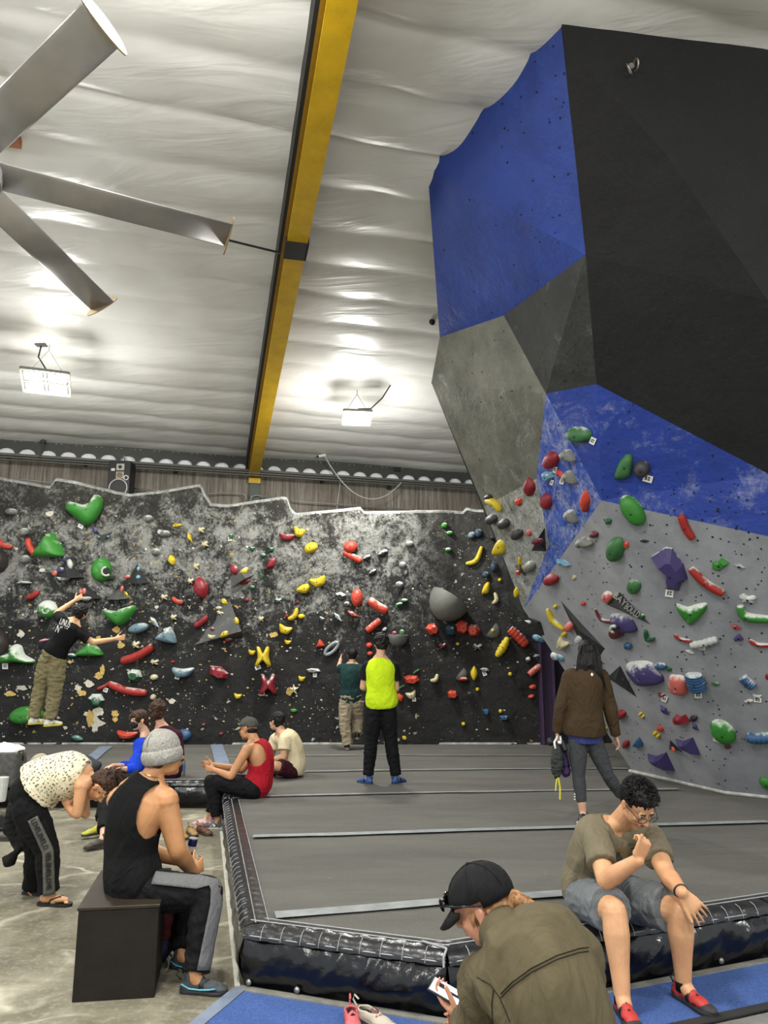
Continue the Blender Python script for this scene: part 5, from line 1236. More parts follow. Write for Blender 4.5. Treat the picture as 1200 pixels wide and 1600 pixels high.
# half-dome and half-disc volumes
def halfdome(px, py, rpx, rot, depth, label, m, m2):
    """a dome cut by an inclined flat plate that carries small holds"""
    a, n = frame_at(px, py, 10); zc = (a-CO).dot(Vector((0, CP, SP))); R = rpx*zc/F
    ux = (onplane(px+1, py, a, n)-a).normalized(); uy = n.cross(ux).normalized()
    if uy.dot(Vector((0, 0, 1))) < 0: uy = -uy
    c, s = math.cos(rot), math.sin(rot); ex = ux*c+uy*s; ey = -ux*s+uy*c
    bm = bmesh.new(); K = 14; rows = []
    for i in range(K+1):          # angle around the rim, lower half
        th = math.pi+math.pi*i/K; row = []
        for j in range(8):
            ph = math.pi/2*j/7
            p = ex*math.cos(th)*R*math.cos(ph)+ey*math.sin(th)*R*1.15*math.cos(ph)+n*depth*math.sin(ph)
            row.append(bm.verts.new(p))
        rows.append(row)
    for r0, r1 in zip(rows, rows[1:]):
        for j in range(7): bm.faces.new((r0[j], r0[j+1], r1[j+1], r1[j]))
    o = fromb('climbing_volume', bm, m, None, True); o.location = a; tag(o, label, 'climbing volume', 'plywood volumes screwed to the walls')
    bm = bmesh.new(); rim = [ex*math.cos(math.pi*i/K)*R+n*depth*math.sin(math.pi*i/K)*1.0 for i in range(K+1)]
    bm.faces.new([bm.verts.new(p+ey*0.004) for p in rim]); b = fromb('flat_face', bm, m2); b.parent = o
    return a, n, ex, ey, R
hd_m = plain((98, 98, 92), .6, var=.1, key='smooth_grey_volume')
halfdome(703, 936, 32, -.62, .42, 'large smooth grey half-dome volume with chalky small holds', hd_m, VOLM)
halfdome(622, 992, 16, -.05, .25, 'small half-dome volume with red and green chips behind the neon vest man\'s head', VOLM, plain((186, 186, 180), .7))
halfdome(767, 983, 13, .9, .10, 'thin grey half-disc volume with a yellow bead', VOLM, VOLM)
halfdome(718, 1052, 11, .9, .10, 'thin grey half-disc volume with an orange hold, left of the yellow lens', VOLM, VOLM)
a, n = frame_at(-3, 877); 
for px, py, r, lab in ((-3, 876, 17, 'dark brown ball volume at the left edge, upper of two'), (-4, 1004, 19, 'dark brown ball volume at the left edge, lower of two')):
    a, n = frame_at(max(px, 1), py); o = dome('climbing_volume', px, py, r*2, r*2.3, 0, 'e', plain((50, 44, 40), .5), .6, base=(a, n)); tag(o, lab, 'climbing volume', 'plywood volumes screwed to the walls')
for px, py, w, h, col, dpt, lab in ((689, 923, 11, 9, 'g', .14, 'grey knob on the big half-dome volume'), (698, 942, 11, 10, 'H', .24, 'green knob on the big half-dome volume'), (713, 944, 16, 14, 'W', .22, 'white speckled hold on the big half-dome volume'), (721, 949, 5, 5, 'Y', .2, 'yellow bead on the big half-dome volume'),
    (616, 990, 8, 8, 'R', .1, 'crimson chip on the small half-dome volume'), (628, 988, 9, 9, 'H', .1, 'green chip on the small half-dome volume'), (624, 998, 9, 6, 'R', .14, 'lower crimson chip on the small half-dome volume'), (770, 985, 6, 6, 'Y', .12, 'yellow bead on the thin half disc'), (724, 1061, 13, 6, 'O', .12, 'orange sliver on the left thin half disc')):
    a, n = frame_at(px, py); hold(dome('climbing_hold', px, py, w, h, 0, 'e', holdmat(HC[col], .4), .6, base=(onplane(px, py, a+n*dpt, n), n)), lab)
# dark pocket cups as parts of the C-shaped holds
def add_cup(lab, px, py, w, h, dz, rim=None):
    o = [x for x in bpy.data.objects if x.get('label') == lab][0]; n = smoothn(px, py); a = o.location
    pts = [onplane(px+w/2*math.cos(k*math.pi/8), py+h/2*math.sin(k*math.pi/8), a+n*dz, n)-a for k in range(16)]
    bm = bmesh.new(); f = bm.faces.new([bm.verts.new(p) for p in pts]); r = bmesh.ops.inset_region(bm, faces=[f], thickness=.012, depth=-.01)
    c = fromb('pocket', bm, plain((20, 24, 18), .8), None); c.parent = o
    if rim:
        bm = bmesh.new(); tube(bm, pts[rim[0]:rim[1]], .02, 6); c = fromb('pocket_lip', bm, holdmat((196, 200, 186), .6), None, True); c.parent = o
add_cup('round green hold with a dark pocket on its right side', 166, 893, 14, 13, .2, (2, 13))
add_cup("chalky green hold with a side pocket just above the jumping climber's arm", 71, 953, 9, 11, .16, (0, 10))
add_cup("large green arched hold low at the left behind the climber's foot", 43, 1127, 20, 9, .2, None)
add_cup('maroon ring-like hold with a round pocket', 959, 983, 9, 9, .13, (4, 15))
# small paper route tags
M_TAG = plain((228, 228, 222), .6, bump=0, var=.05)
def rtag(px, py, w, h, rot, label):
    a, n = frame_at(px, py); c, s = math.cos(math.radians(-rot)), math.sin(math.radians(-rot))
    def Q(x, y, l): return onplane(px+x*c-y*s, py+x*s+y*c, a+n*l, n)-a
    bm = bmesh.new(); lo = [bm.verts.new(Q(x*w/2, y*h/2, .004)) for x, y in ((-1, -1), (1, -1), (1, 1), (-1, 1))]; up = [bm.verts.new(Q(x*w/2, y*h/2, .012)) for x, y in ((-1, -1), (1, -1), (1, 1), (-1, 1))]
    bm.faces.new(up); bm.faces.new(lo[::-1])
    for i in range(4): bm.faces.new((lo[i], lo[(i+1) % 4], up[(i+1) % 4], up[i]))
    o = fromb('route_tag', bm, M_TAG); o.location = a; tag(o, label, 'tag', 'white route tags')
    bm = bmesh.new()
    for x0, y0, x1, y1 in ((-.5, -.5, -.2, .5), (.0, -.5, .5, -.15), (.0, .1, .5, .45)): bm.faces.new([bm.verts.new(Q(x*w/2, y*h/2, .0135)) for x, y in ((x0, y0), (x1, y0), (x1, y1), (x0, y1))])
    k = fromb('tag_marks', bm, M_HOLE); k.parent = o; k['kind'] = 'stuff'
for tg in ((126, 822, 8, 6, -30, 'under the green heart-shaped hold'), (8, 1041, 9, 9, 0, 'under the three-lobed green hold'), (165, 1078, 7, 7, -20, 'between the two lower red bars'), (277, 1058, 7, 7, -15, 'under the slate scooped hold'),
    (359, 842, 6, 6, 0, 'on the tiny green hold above the upper pyramid'), (403, 1043, 9, 6, 20, 'under the yellow X-shaped hold'), (410, 1084, 7, 6, 0, 'under the crimson X-shaped hold'), (492, 1054, 6, 8, 0, 'under the flat grey ledge hold'), (647, 1093, 6, 6, 0, 'under the cream curved hold'),
    (757, 1052, 6, 8, 20, 'right of the upright yellow lens'), (926, 689, 9, 11, -25, 'beside the highest green oval'), (867, 734, 6, 10, -15, 'under the upper crimson oval'), (862, 754, 5, 8, -20, 'under the light blue faceted hold'), (878, 752, 7, 9, -20, 'under the small orange Y hold'),
    (1012, 748, 15, 11, -15, 'under the dark grey ball'), (1046, 927, 13, 12, -8, 'under the purple boot'), (1038, 1092, 9, 9, -20, 'under the tiny red and white hold'), (1091, 1086, 12, 10, 0, 'under the large ribbed blue block'), (1184, 1094, 12, 7, -5, 'beside the white crescents'), (1096, 1012, 12, 6, -8, 'under the white ribbed bar'), (1121, 1155, 13, 9, -20, 'under the green and white oval')):
    rtag(*tg[:5], 'small white paper tag '+tg[5])
# chips of torn-off plaster and paint flakes standing proud on the climbing wall
bm = bmesh.new(); rnd = random.Random(11)
mats_ = []
for k in range(330):
    px = rnd.uniform(2, 835); py = rnd.uniform(930, 1150) if rnd.random() < .7 else rnd.uniform(800, 950)
    if px > 520 and rnd.random() < .55: continue
    a, n = hitc(px, py)
    if a is None: continue
    if n.dot(CO-a) < 0: n = -n
    if hitb(px, py)[0] is not None: continue
    big = rnd.random() < .10 and px < 300; r = rnd.uniform(.03, .075) if big else rnd.uniform(.007, .022)
    s, u = frame(n); m = 9; ph = rnd.uniform(0, 6)
    vs = [bm.verts.new(a+n*.006+(s*math.cos(ph+2*math.pi*q/m)*rnd.uniform(.8, 1.4)+u*math.sin(ph+2*math.pi*q/m)*rnd.uniform(.5, 1.0))*r) for q in range(m)]
    f = bm.faces.new(vs); f.material_index = 0 if rnd.random() < .6 else 1
for px, py, rw, rh in ((146, 1130, 17, 11), (141, 1122, 8, 14), (139, 1068, 8, 6), (154, 1112, 9, 7), (155, 1056, 8, 6), (180, 1114, 6, 6), (122, 1075, 6, 5), (16, 1084, 8, 5), (34, 1075, 10, 4), (182, 984, 6, 6), (127, 1083, 8, 5), (180, 1124, 4, 5), (160, 1047, 5, 8), (33, 990, 6, 7), (452, 1080, 5, 7), (427, 992, 8, 5)):
    a, n = hitc(px, py)
    if a is None: continue
    if n.dot(CO-a) < 0: n = -n
    m = 15; vs = [bm.verts.new(onplane(px+rw*math.cos(2*math.pi*q/m)*rnd.uniform(.6, 1.2), py+rh*math.sin(2*math.pi*q/m)*rnd.uniform(.6, 1.2), a+n*.008, n)) for q in range(m)]
    f = bm.faces.new(vs); f.material_index = 1 if rw < 10 and rnd.random() < .6 else 0
o = fromb('paint_flakes', bm, [plain((196, 190, 174), .8, var=.2, nscale=30), plain((186, 158, 88), .8, var=.3, nscale=30)], None); o['kind'] = 'stuff'; o.parent = climb

# ================================================================ PEOPLE
def ell(bm, c, rx, ry, rz, M=None, sub=3):
    bmesh.ops.create_icosphere(bm, subdivisions=sub, radius=1, matrix=Matrix.Translation(c) @ (M or Matrix()) @ Matrix.Diagonal((rx, ry, rz, 1)))
def axes(x, y, z):
    return Matrix(((x.x, y.x, z.x, 0), (x.y, y.y, z.y, 0), (x.z, y.z, z.z, 0), (0, 0, 0, 1)))
def limb(bm, pts, rs, n=16, ends=True):
    tube(bm, pts, list(rs), n)
    if ends:
        for p, r in zip(pts, rs): ell(bm, Vector(p), r, r, r, sub=2)
def bez(a, m, b, t): return a*(1-t)**2+m*2*t*(1-t)+b*t*t
TS = [(-.12, .125, .10), (0, .162, .118), (.12, .166, .122), (.32, .138, .108), (.55, .152, .118), (.74, .165, .120), (.86, .150, .108), (.95, .105, .082), (1.02, .058, .058)]
def torso_frame(J, t):
    pv, nk = J['pv'], J['nk']; m = J.get('mid', (pv+nk)/2)
    tt = max(0, min(1, t)); p = bez(pv, m, nk, tt)
    d = (bez(pv, m, nk, min(1, tt+.02))-bez(pv, m, nk, max(0, tt-.02))).normalized()
    if t < 0 or t > 1: p = p+d*((t-tt)*(nk-pv).length)
    s = (J['hR']-J['hL']).normalized().lerp((J['sR']-J['sL']).normalized(), tt); s = (s-d*s.dot(d)).normalized()
    return p, d, s, s.cross(d).normalized()          # centre, along spine, to the person's right, back/front axis
def loft(bm, secs, n=24):
    rings = []
    for c, s, dp, a, b in secs: rings.append([bm.verts.new(c+s*math.cos(2*math.pi*k/n)*a+dp*math.sin(2*math.pi*k/n)*b) for k in range(n)])
    for r0, r1 in zip(rings, rings[1:]):
        for k in range(n): bm.faces.new((r0[k], r0[(k+1) % n], r1[(k+1) % n], r1[k]))
    bm.faces.new(rings[0][::-1]); bm.faces.new(rings[-1])
def tsec(ts, t):
    for a, b in zip(ts, ts[1:]):
        if a[0] <= t <= b[0]:
            q = (t-a[0])/(b[0]-a[0]); return a[1]+(b[1]-a[1])*q, a[2]+(b[2]-a[2])*q
    return (ts[0] if t < ts[0][0] else ts[-1])[1:]
def torso(bm, J, t0=-.12, t1=1.02, inf=0.0, fl=0.0, sc=1.0, belly=0):
    secs = []; N = 14
    for i in range(N+1):
        t_ = t0+(t1-t0)*i/N; a, b = tsec(TS, t_); c, d, s, dp = torso_frame(J, t_)
        g = fl*max(0, (.5-t_))*1.2
        secs.append((c, s, dp, a*sc*J.get('wide', 1)+inf+g, b*sc*J.get('deep', 1)+inf+g*.8))
    loft(bm, secs)
def remesh(bm, vox, smooth=3, fac=.5):
    me = bpy.data.meshes.new('r'); bm.to_mesh(me); bm.free(); o = bpy.data.objects.new('r', me); COL.objects.link(o)
    m = o.modifiers.new('r', 'REMESH'); m.mode = 'VOXEL'; m.voxel_size = vox
    if smooth: m2 = o.modifiers.new('s', 'SMOOTH'); m2.iterations = smooth; m2.factor = fac
    bpy.context.view_layer.update()
    out = bpy.data.meshes.new_from_object(o.evaluated_get(bpy.context.evaluated_depsgraph_get())); bpy.data.objects.remove(o); bpy.data.meshes.remove(me)
    return out
def displace(me, fn):
    n = len(me.vertices); co = np.empty(n*3); me.vertices.foreach_get('co', co); nn = np.empty(n*3); me.vertices.foreach_get('normal', nn)
    co = co.reshape(-1, 3); nn = nn.reshape(-1, 3)
    d = np.array([fn(Vector(c)) for c in co]); co += nn*d[:, None]; me.vertices.foreach_set('co', co.ravel()); me.update()
def folds(amp, sc=9, ax=Vector((0, 0, 1)), st=2.2, seed=0.0):
    ax = ax.normalized()
    def f(p):
        q = p*sc; q = q+ax*(q.dot(ax)*(st-1)); q += Vector((seed, seed, seed))
        a = noise.noise(q); b = noise.noise(q*2.1+Vector((4, 4, 4)))
        return amp*(1-2*abs(a)*1.6)*.6+amp*.45*b
    return f
def cutmesh(me, keep, th=.006):
    bm = bmesh.new(); bm.from_mesh(me)
    bmesh.ops.delete(bm, geom=[v for v in bm.verts if not keep(v.co)], context='VERTS')
    for _ in range(3):
        be = [v for v in bm.verts if v.is_boundary]; new = {}
        for v in be:
            nb = [e.other_vert(v).co for e in v.link_edges if e.is_boundary]
            if len(nb) == 2: new[v] = v.co*.4+(nb[0]+nb[1])*.3
        for v, c in new.items(): v.co = c
    bm.to_mesh(me); bm.free(); return me
def garment(name, me, m, parent, solid=0, label=None):
    o = link(name, me, None, parent, True); me.materials.clear()
    for x in (m if isinstance(m, (list, tuple)) else [m]): me.materials.append(x)
    if solid: md = o.modifiers.new('t', 'SOLIDIFY'); md.thickness = solid; md.offset = 0
    if label: o['label'] = label
    return o
def hand(bm, w, d, pn, th, curl=.35, size=1.0, thumb=None, spread=.12, curls=None, r=.0082):
    """w wrist, d forward, pn the way the palm faces, th towards the thumb side"""
    d = d.normalized(); th = (th-d*th.dot(d)).normalized(); pn0 = pn; pn = d.cross(th).normalized()
    if pn.dot(pn0) < 0: pn = -pn
    S = size
    secs = []
    for t_, a, b in ((-.01, .026, .019), (.02, .032, .017), (.055, .040, .015), (.085, .041, .013), (.094, .036, .010)):
        secs.append((w+d*t_*S, th, pn, a*S, b*S))
    loft(bm, secs, 16); ell(bm, w+d*.03*S+th*.022*S+pn*.008*S, .018*S, .018*S, .016*S, sub=2)
    for i, (off, L) in enumerate(((.031, .070), (.0105, .079), (-.0105, .073), (-.031, .058))):
        p = w+d*.086*S+th*off*S; c = (curls[i] if curls else curl*(1+.08*i)); ang = 0; dd = (d+th*off/.031*spread).normalized(); pts = [p]; rs = [r*1.08*S]
        for k, f in enumerate((.45, .30, .25)):
            ang += c*(1.0 if k else .8); v = (dd*math.cos(ang)+pn*math.sin(ang)); p = p+v*L*f*S; pts.append(p); rs.append((r-.0007*(k+1))*S)
        limb(bm, pts, rs, 8)
    tv = thumb or (d*.62+th*.7+pn*.35); tv = tv.normalized(); p = w+d*.022*S+th*.026*S+pn*.006*S; pts = [p]; rs = [.013*S]
    for k, L in enumerate((.040, .032, .026)):
        tv = (tv+d*.12*k).normalized(); p = p+tv*L*S; pts.append(p); rs.append((.0115, .0098, .0085)[k]*S)
    limb(bm, pts, rs, 8)
def head(bm, c, f, u, S=1.0, neckp=None, beard=0):
    f = f.normalized(); u = (u-f*u.dot(f)).normalized(); r = f.cross(u).normalized(); M = axes(r, f, u)
    ell(bm, c+u*.028*S-f*.012*S, .076*S, .096*S, .086*S, M); ell(bm, c-u*.03*S+f*.026*S, .061*S, .066*S, .080*S, M)
    ell(bm, c-u*.092*S+f*.052*S, .026*S, .026*S, .020*S, M); ell(bm, c-u*.07*S+f*.02*S, .054*S, .058*S, .036*S, M)
    for s in (-1, 1):
        ell(bm, c-u*.028*S+f*.066*S+r*s*.034*S, .021*S, .017*S, .022*S, M, 2)                      # cheek
        ell(bm, c+u*.022*S+f*.082*S+r*s*.03*S, .026*S, .010*S, .008*S, M, 2)                        # brow
        e = c-u*.008*S-f*.006*S+r*s*.079*S; Me = axes((r*s+f*.35).normalized(), (f-r*s*.35).normalized(), u)
        ell(bm, e, .008*S, .019*S, .031*S, Me, 2); ell(bm, e+u*.012*S-f*.008*S+r*s*.006*S, .006*S, .012*S, .020*S, Me, 2); ell(bm, e-u*.024*S+f*.004*S, .007*S, .009*S, .010*S, Me, 2)
    limb(bm, [c+u*.012*S+f*.086*S, c-u*.012*S+f*.098*S, c-u*.028*S+f*.108*S], [.0075*S, .009*S, .013*S], 8)
    for s in (-1, 1): ell(bm, c-u*.031*S+f*.096*S+r*s*.012*S, .009*S, .010*S, .008*S, M, 2)
    ell(bm, c-u*.054*S+f*.090*S, .024*S, .011*S, .0055*S, M, 2); ell(bm, c-u*.064*S+f*.087*S, .021*S, .012*S, .0065*S, M, 2)
    if neckp is not None:
        limb(bm, [neckp-(c-neckp).normalized()*.03, (neckp+c)/2-f*.015-u*.01, c-u*.03*S-f*.02*S], [.064*S, .054*S, .052*S], 16)
    return f, u, r
def face(P, c, f, u, r, S=1.0, iris=(46, 30, 22), brow=(26, 20, 18), lips=(150, 84, 76), closed=False, mask=False):
    for s in (-1, 1):
        e = c+u*.006*S+f*.078*S+r*s*.030*S; M = axes(r, f, u)
        bm = bmesh.new(); ell(bm, e, .0125*S, .012*S, .0075*S if not closed else .004, M, 2); eo = fromb('eye', bm, plain((222, 216, 208), .3, bump=0, var=0), P, True)
        bm = bmesh.new(); ell(bm, e+f*.008*S-u*.001*S, .0052*S, .0055*S, .0055*S, M, 2); fromb('iris', bm, plain(iris, .2, bump=0, var=0), eo, True)
        bm = bmesh.new(); limb(bm, [e+f*.008*S+u*(.0085+.002*q-.003*q*q)*S+r*s*(q*.013)*S-f*abs(q)*.004*S for q in (-1, 0, 1)], [.0017*S]*3, 6); fromb('eyelid', bm, plain((70, 44, 36), .6), P)
        bm = bmesh.new(); limb(bm, [c+u*(.026+.003*(1-abs(q)))*S+f*(.091-.006*abs(q+.3))*S+r*s*(.030+.017*q)*S for q in (-1, -.3, .5, 1)], [.0032*S, .0042*S, .0036*S, .0018*S], 6); fromb('eyebrow', bm, plain(brow, .8), P, True)
    if not mask:
        bm = bmesh.new(); ell(bm, c-u*.0535*S+f*.0945*S, .022*S, .009*S, .0045*S, axes(r, f, u), 2); ell(bm, c-u*.063*S+f*.091*S, .018*S, .010*S, .0055*S, axes(r, f, u), 2)
        garment('lips', remesh(bm, .0018, 3), plain(lips, .5, bump=0), P)
def hairmesh(P, prims, m, vox=.006, amp=.006, sc=26, name='hair', ax=Vector((0, 0, 1)), st=.35, strands=0, root=None, seed=0):
    bm = bmesh.new()
    for p in prims:
        if p[0] == 'e': ell(bm, p[1], *p[2])
        else: limb(bm, p[1], p[2], 10)
    me = remesh(bm, vox, 2)
    def f(p):
        q = p*sc; q = q+ax*(q.dot(ax)*(st-1)); return amp*(noise.noise(q)+.6*noise.noise(q*2.3))
    displace(me, f)
    return garment(name, me, m, P)
def locks(P, starts, m, name='hair_locks'):
    """many thin tapering strands: (points, radius)"""
    bm = bmesh.new()
    for pts, r in starts: tube(bm, pts, [r*(1-.75*i/(len(pts)-1)) for i in range(len(pts))], 5)
    o = fromb(name, bm, m, P, True); o['kind'] = 'stuff'; return o
def shorthair(P, c, f, u, r, S, m, n=420, L=.03, back=.0, spike=.5, seed=1, low=-.05):
    rnd = random.Random(seed); st = []
    for k in range(n):
        th = rnd.uniform(0, 2*math.pi); z = rnd.uniform(-.55, 1); q = math.sqrt(max(0, 1-z*z)); x, y = q*math.cos(th), q*math.sin(th)
        if y > .45 and z < .42: continue
        if y > -.1 and z < -.05: continue
        n_ = (r*x+f*y+u*z).normalized(); p = c+u*.03*S-f*.014*S+r*x*.079*S+f*y*.1*S+u*z*.09*S
        d = (n_*spike+(-f*.25+u*-.35+r*rnd.uniform(-.4, .4)+Vector((rnd.uniform(-.3, .3), rnd.uniform(-.3, .3), rnd.uniform(-.3, .3))))).normalized()
        st.append(([p, p+d*L*.5+n_*.004, p+d*L-u*L*.2], .0035))
    return locks(P, st, m)
def shoe(parent, ankle, toe, L=.27, up=None, upper=None, solem=None, strapm=None, straps=0, lace=None, toecap=None, tilt=0, accent=None, name='shoe', heel=.07):
    """ankle joint, toe point on the ground plane; foot height .08 under the ankle"""
    up = up or Vector((0, 0, 1)); d = (toe-ankle); d = (d-up*d.dot(up)).normalized(); s = d.cross(up).normalized()
    base = ankle-up*.078; k = L/.27
    def Q(x, y, z): return base+d*x*k+s*y+up*z
    M = axes(s, d, up); bm = bmesh.new()
    ell(bm, Q(-.035, 0, .036), .034, .04*k, .034, M); ell(bm, Q(.03, 0, .045), .036, .06*k, .038, M); ell(bm, Q(.09, 0, .034), .041, .06*k, .028, M); ell(bm, Q(.145, -.004, .024), .038, .05*k, .020, M)
    limb(bm, [Q(-.02, 0, .03), Q(-.015, 0, .085)], [.038, .036], 14)
    o = garment(name, remesh(bm, .006, 3), upper, parent)
    bm = bmesh.new(); out = [(-.075, 0), (-.06, .028), (-.01, .033), (.05, .034), (.11, .043), (.155, .040), (.188, .018), (.192, -.01), (.165, -.036), (.11, -.042), (.05, -.035), (-.01, -.033), (-.06, -.028)]
    out = closed_spline(out, 39); a = [bm.verts.new(Q(x, y*1.04, 0.0)) for x, y in out]; b = [bm.verts.new(Q(x, y*1.07, .012)) for x, y in out]; c = [bm.verts.new(Q(x, y*.98, .021 if x > -.03 else .03)) for x, y in out]
    bm.faces.new(a[::-1]); bm.faces.new(c); n = len(a)
    for i in range(n):
        j = (i+1) % n; bm.faces.new((a[i], a[j], b[j], b[i])); bm.faces.new((b[i], b[j], c[j], c[i]))
    fromb('sole', bm, solem or M_BLK, o)
    if toecap:
        bm = bmesh.new(); ell(bm, Q(.148, -.004, .022), .040, .050*k, .022, M); fromb('toe_cap', bm, toecap, o, True)
    for i in range(straps):
        x = .045+.04*i; bm = bmesh.new(); pts = [Q(x-.012, -.041, .028), Q(x-.006, -.032, .058-.01*i), Q(x, 0, .082-.017*i), Q(x+.006, .032, .058-.01*i), Q(x+.012, .041, .028)]
        prev = None
        for p in pts:
            cur = [bm.verts.new(p-d*.013), bm.verts.new(p+d*.013)]
            if prev: bm.faces.new((prev[0], prev[1], cur[1], cur[0]))
            prev = cur
        fo = fromb('strap', bm, strapm or M_BLK, o, True); md = fo.modifiers.new('t', 'SOLIDIFY'); md.thickness = .005
    if lace:
        bm = bmesh.new()
        for i in range(5):
            x = .035+.02*i; sg = 1 if i % 2 else -1
            tube(bm, [Q(x, -.022*sg, .074-.008*i), Q(x+.008, 0, .086-.0105*i), Q(x+.02, .022*sg, .066-.008*i)], .0028, 5)
        fromb('laces', bm, lace, o, True)
    if accent:
        bm = bmesh.new()
        for sg in (-1, 1): tube(bm, [Q(-.06, sg*.03, .05), Q(-.01, sg*.037, .032), Q(.05, sg*.041, .03), Q(.1, sg*.045, .034), Q(.135, sg*.036, .036)], .0045, 6)
        fromb('trim_line', bm, accent, o, True)
    bm = bmesh.new(); tube(bm, [Q(-.07, 0, .06), Q(-.095, 0, .085), Q(-.085, 0, .108), Q(-.058, 0, .095)], .005, 6); fromb('pull_loop', bm, strapm or M_BLK, o, True)
    return o
def sandal(parent, ankle, toe, m):
    return shoe(parent, ankle, toe, upper=m, solem=m)
SKIN = {}
def skin(rgb):
    if rgb in SKIN: return SKIN[rgb]
    t = NT('skin'); c = lin(rgb)
    v = t.mix(t.ramp(t.noise(9, 4), .35, .65), tuple(x*.86 for x in c[:3])+(1,), tuple(min(1, x*1.06) for x in c[:3])+(1,))
    v = t.mix(t.math('MULTIPLY', t.ramp(t.noise(4, 2), .5, .7), .25), v, lin((min(255, rgb[0]+6), int(rgb[1]*.82), int(rgb[2]*.78))))
    t.set('Base Color', v); t.set('Roughness', .5); t.set('Subsurface Weight', .08); t.set('Subsurface Radius', (.02, .008, .004)); t.set('Subsurface Scale', .3)
    t.bump(t.noise(180, 2), .12, .002); SKIN[rgb] = t.m; return t.m
def cloth(rgb, var=.12, heather=0, rough=.85, key='cloth', bsc=9):
    k = ('c', rgb, var, heather, rough, key)
    if k in MC: return MC[k]
    t = NT(key); c = lin(rgb)
    if max(rgb) < 36: c = tuple(x*.55 for x in c[:3])+(1,)
    v = t.mix(t.ramp(t.noise(5, 4), .3, .7), tuple(x*(1-var) for x in c[:3])+(1,), tuple(min(1, x*(1+var)) for x in c[:3])+(1,))
    if heather: v = t.mix(t.math('MULTIPLY', t.ramp(t.noise(240, 3, .8), .42, .6), heather), v, tuple(min(1, x*2.4+.02) for x in c[:3])+(1,))
    t.set('Base Color', v); t.set('Roughness', rough); t.set('Specular IOR Level', .22)
    t.bump(t.math('ADD', t.math('MULTIPLY', t.math('ABSOLUTE', t.math('SUBTRACT', t.noise(bsc*.75, 3, .5, t.map((1, 1, .6), (.5, .4, 0)), 1.6), .5)), -2.2), t.math('MULTIPLY', t.noise(260, 2), .03)), .55, .03); MC[k] = t.m; return t.m
HAIRM = {}
def hairm(rgb, hi):
    k = (rgb, hi)
    if k in HAIRM: return HAIRM[k]
    t = NT('hair'); v = t.mix(t.ramp(t.noise(60, 4, .7, t.map((1, 1, .18))), .35, .7), lin(rgb), lin(hi))
    t.set('Base Color', v); t.set('Roughness', .6); t.set('Specular IOR Level', .3); t.bump(t.noise(110, 3, .7, t.map((1, 1, .15))), .6, .004); HAIRM[k] = t.m; return t.m
def person(label, J, sk, vox=.008, S=1.0, hdir=(0, -1, 0), hup=(0, 0, 1), fem=False, hands=None, legs=True, arms=True, footless=False, group=None):
    """one continuous body surface grown over the joints J (world points)"""
    base = J['base']; P = empty('person', base, label, 'person', group)
    bm = bmesh.new(); torso(bm, J, sc=S)
    for s in ('L', 'R'):
        sh, el, wr = J['s'+s], J['e'+s], J['w'+s]; q = S*(.88 if fem else 1)*J.get('armw', 1)
        limb(bm, [torso_frame(J, .90)[0], sh], [.06*q, .062*q], 14)
        m1 = sh.lerp(el, .5); f1 = el.lerp(wr, .3); limb(bm, [sh, m1, el], [.056*q, .050*q, .041*q]); limb(bm, [el, f1, wr], [.041*q, .042*q, .027*q])
        hp, kn, an = J['h'+s], J['k'+s], J['a'+s]; q = S*(.94 if fem else 1)*J.get('legw', 1)
        c1 = kn.lerp(an, .28); side = (an-kn).normalized()
        bk = J.get('calf', Vector((0, 0, 0)))
        limb(bm, [hp, hp.lerp(kn, .45), kn], [.088*q, .077*q, .055*q]); limb(bm, [kn, c1+bk*.012, kn.lerp(an, .65), an], [.055*q, .058*q, .043*q, .034*q])
        t_ = J['t'+s]; d = (t_-an).normalized(); limb(bm, [an, an+d*.05-Vector((0, 0, .03))*(0 if abs(d.z) > .6 else 1)], [.034*q, .03*q])
    c = J['hd']; f, u, r = head(bm, c, Vector(hdir), Vector(hup), S*(.95 if fem else 1)*J.get('hs', 1), J['nk'])
    for s in ('L', 'R'):
        h = (hands or {}).get(s, {}); w = J['w'+s]; d = h.get('d', (w-J['e'+s])); hand(bm, w, Vector(d), Vector(h.get('pn', (0, 0, -1))), Vector(h.get('th', (0, 1, 0))), h.get('curl', .4), S*(.9 if fem else 1)*h.get('size', 1), thumb=h.get('thumb'), curls=h.get('curls'), spread=h.get('spread', .12))
    nkm = J['nk'].lerp(c, .35)
    for s in 'LR': limb(bm, [nkm, J['nk'].lerp(J['s'+s], .5)+torso_frame(J, 1)[1]*.012, J['s'+s]+torso_frame(J, 1)[1]*.008], [.040*S, .045*S, .050*S])
    me = remesh(bm, vox, 3, .45)
    b = garment('body', me, skin(sk), P)
    return P, (f, u, r)
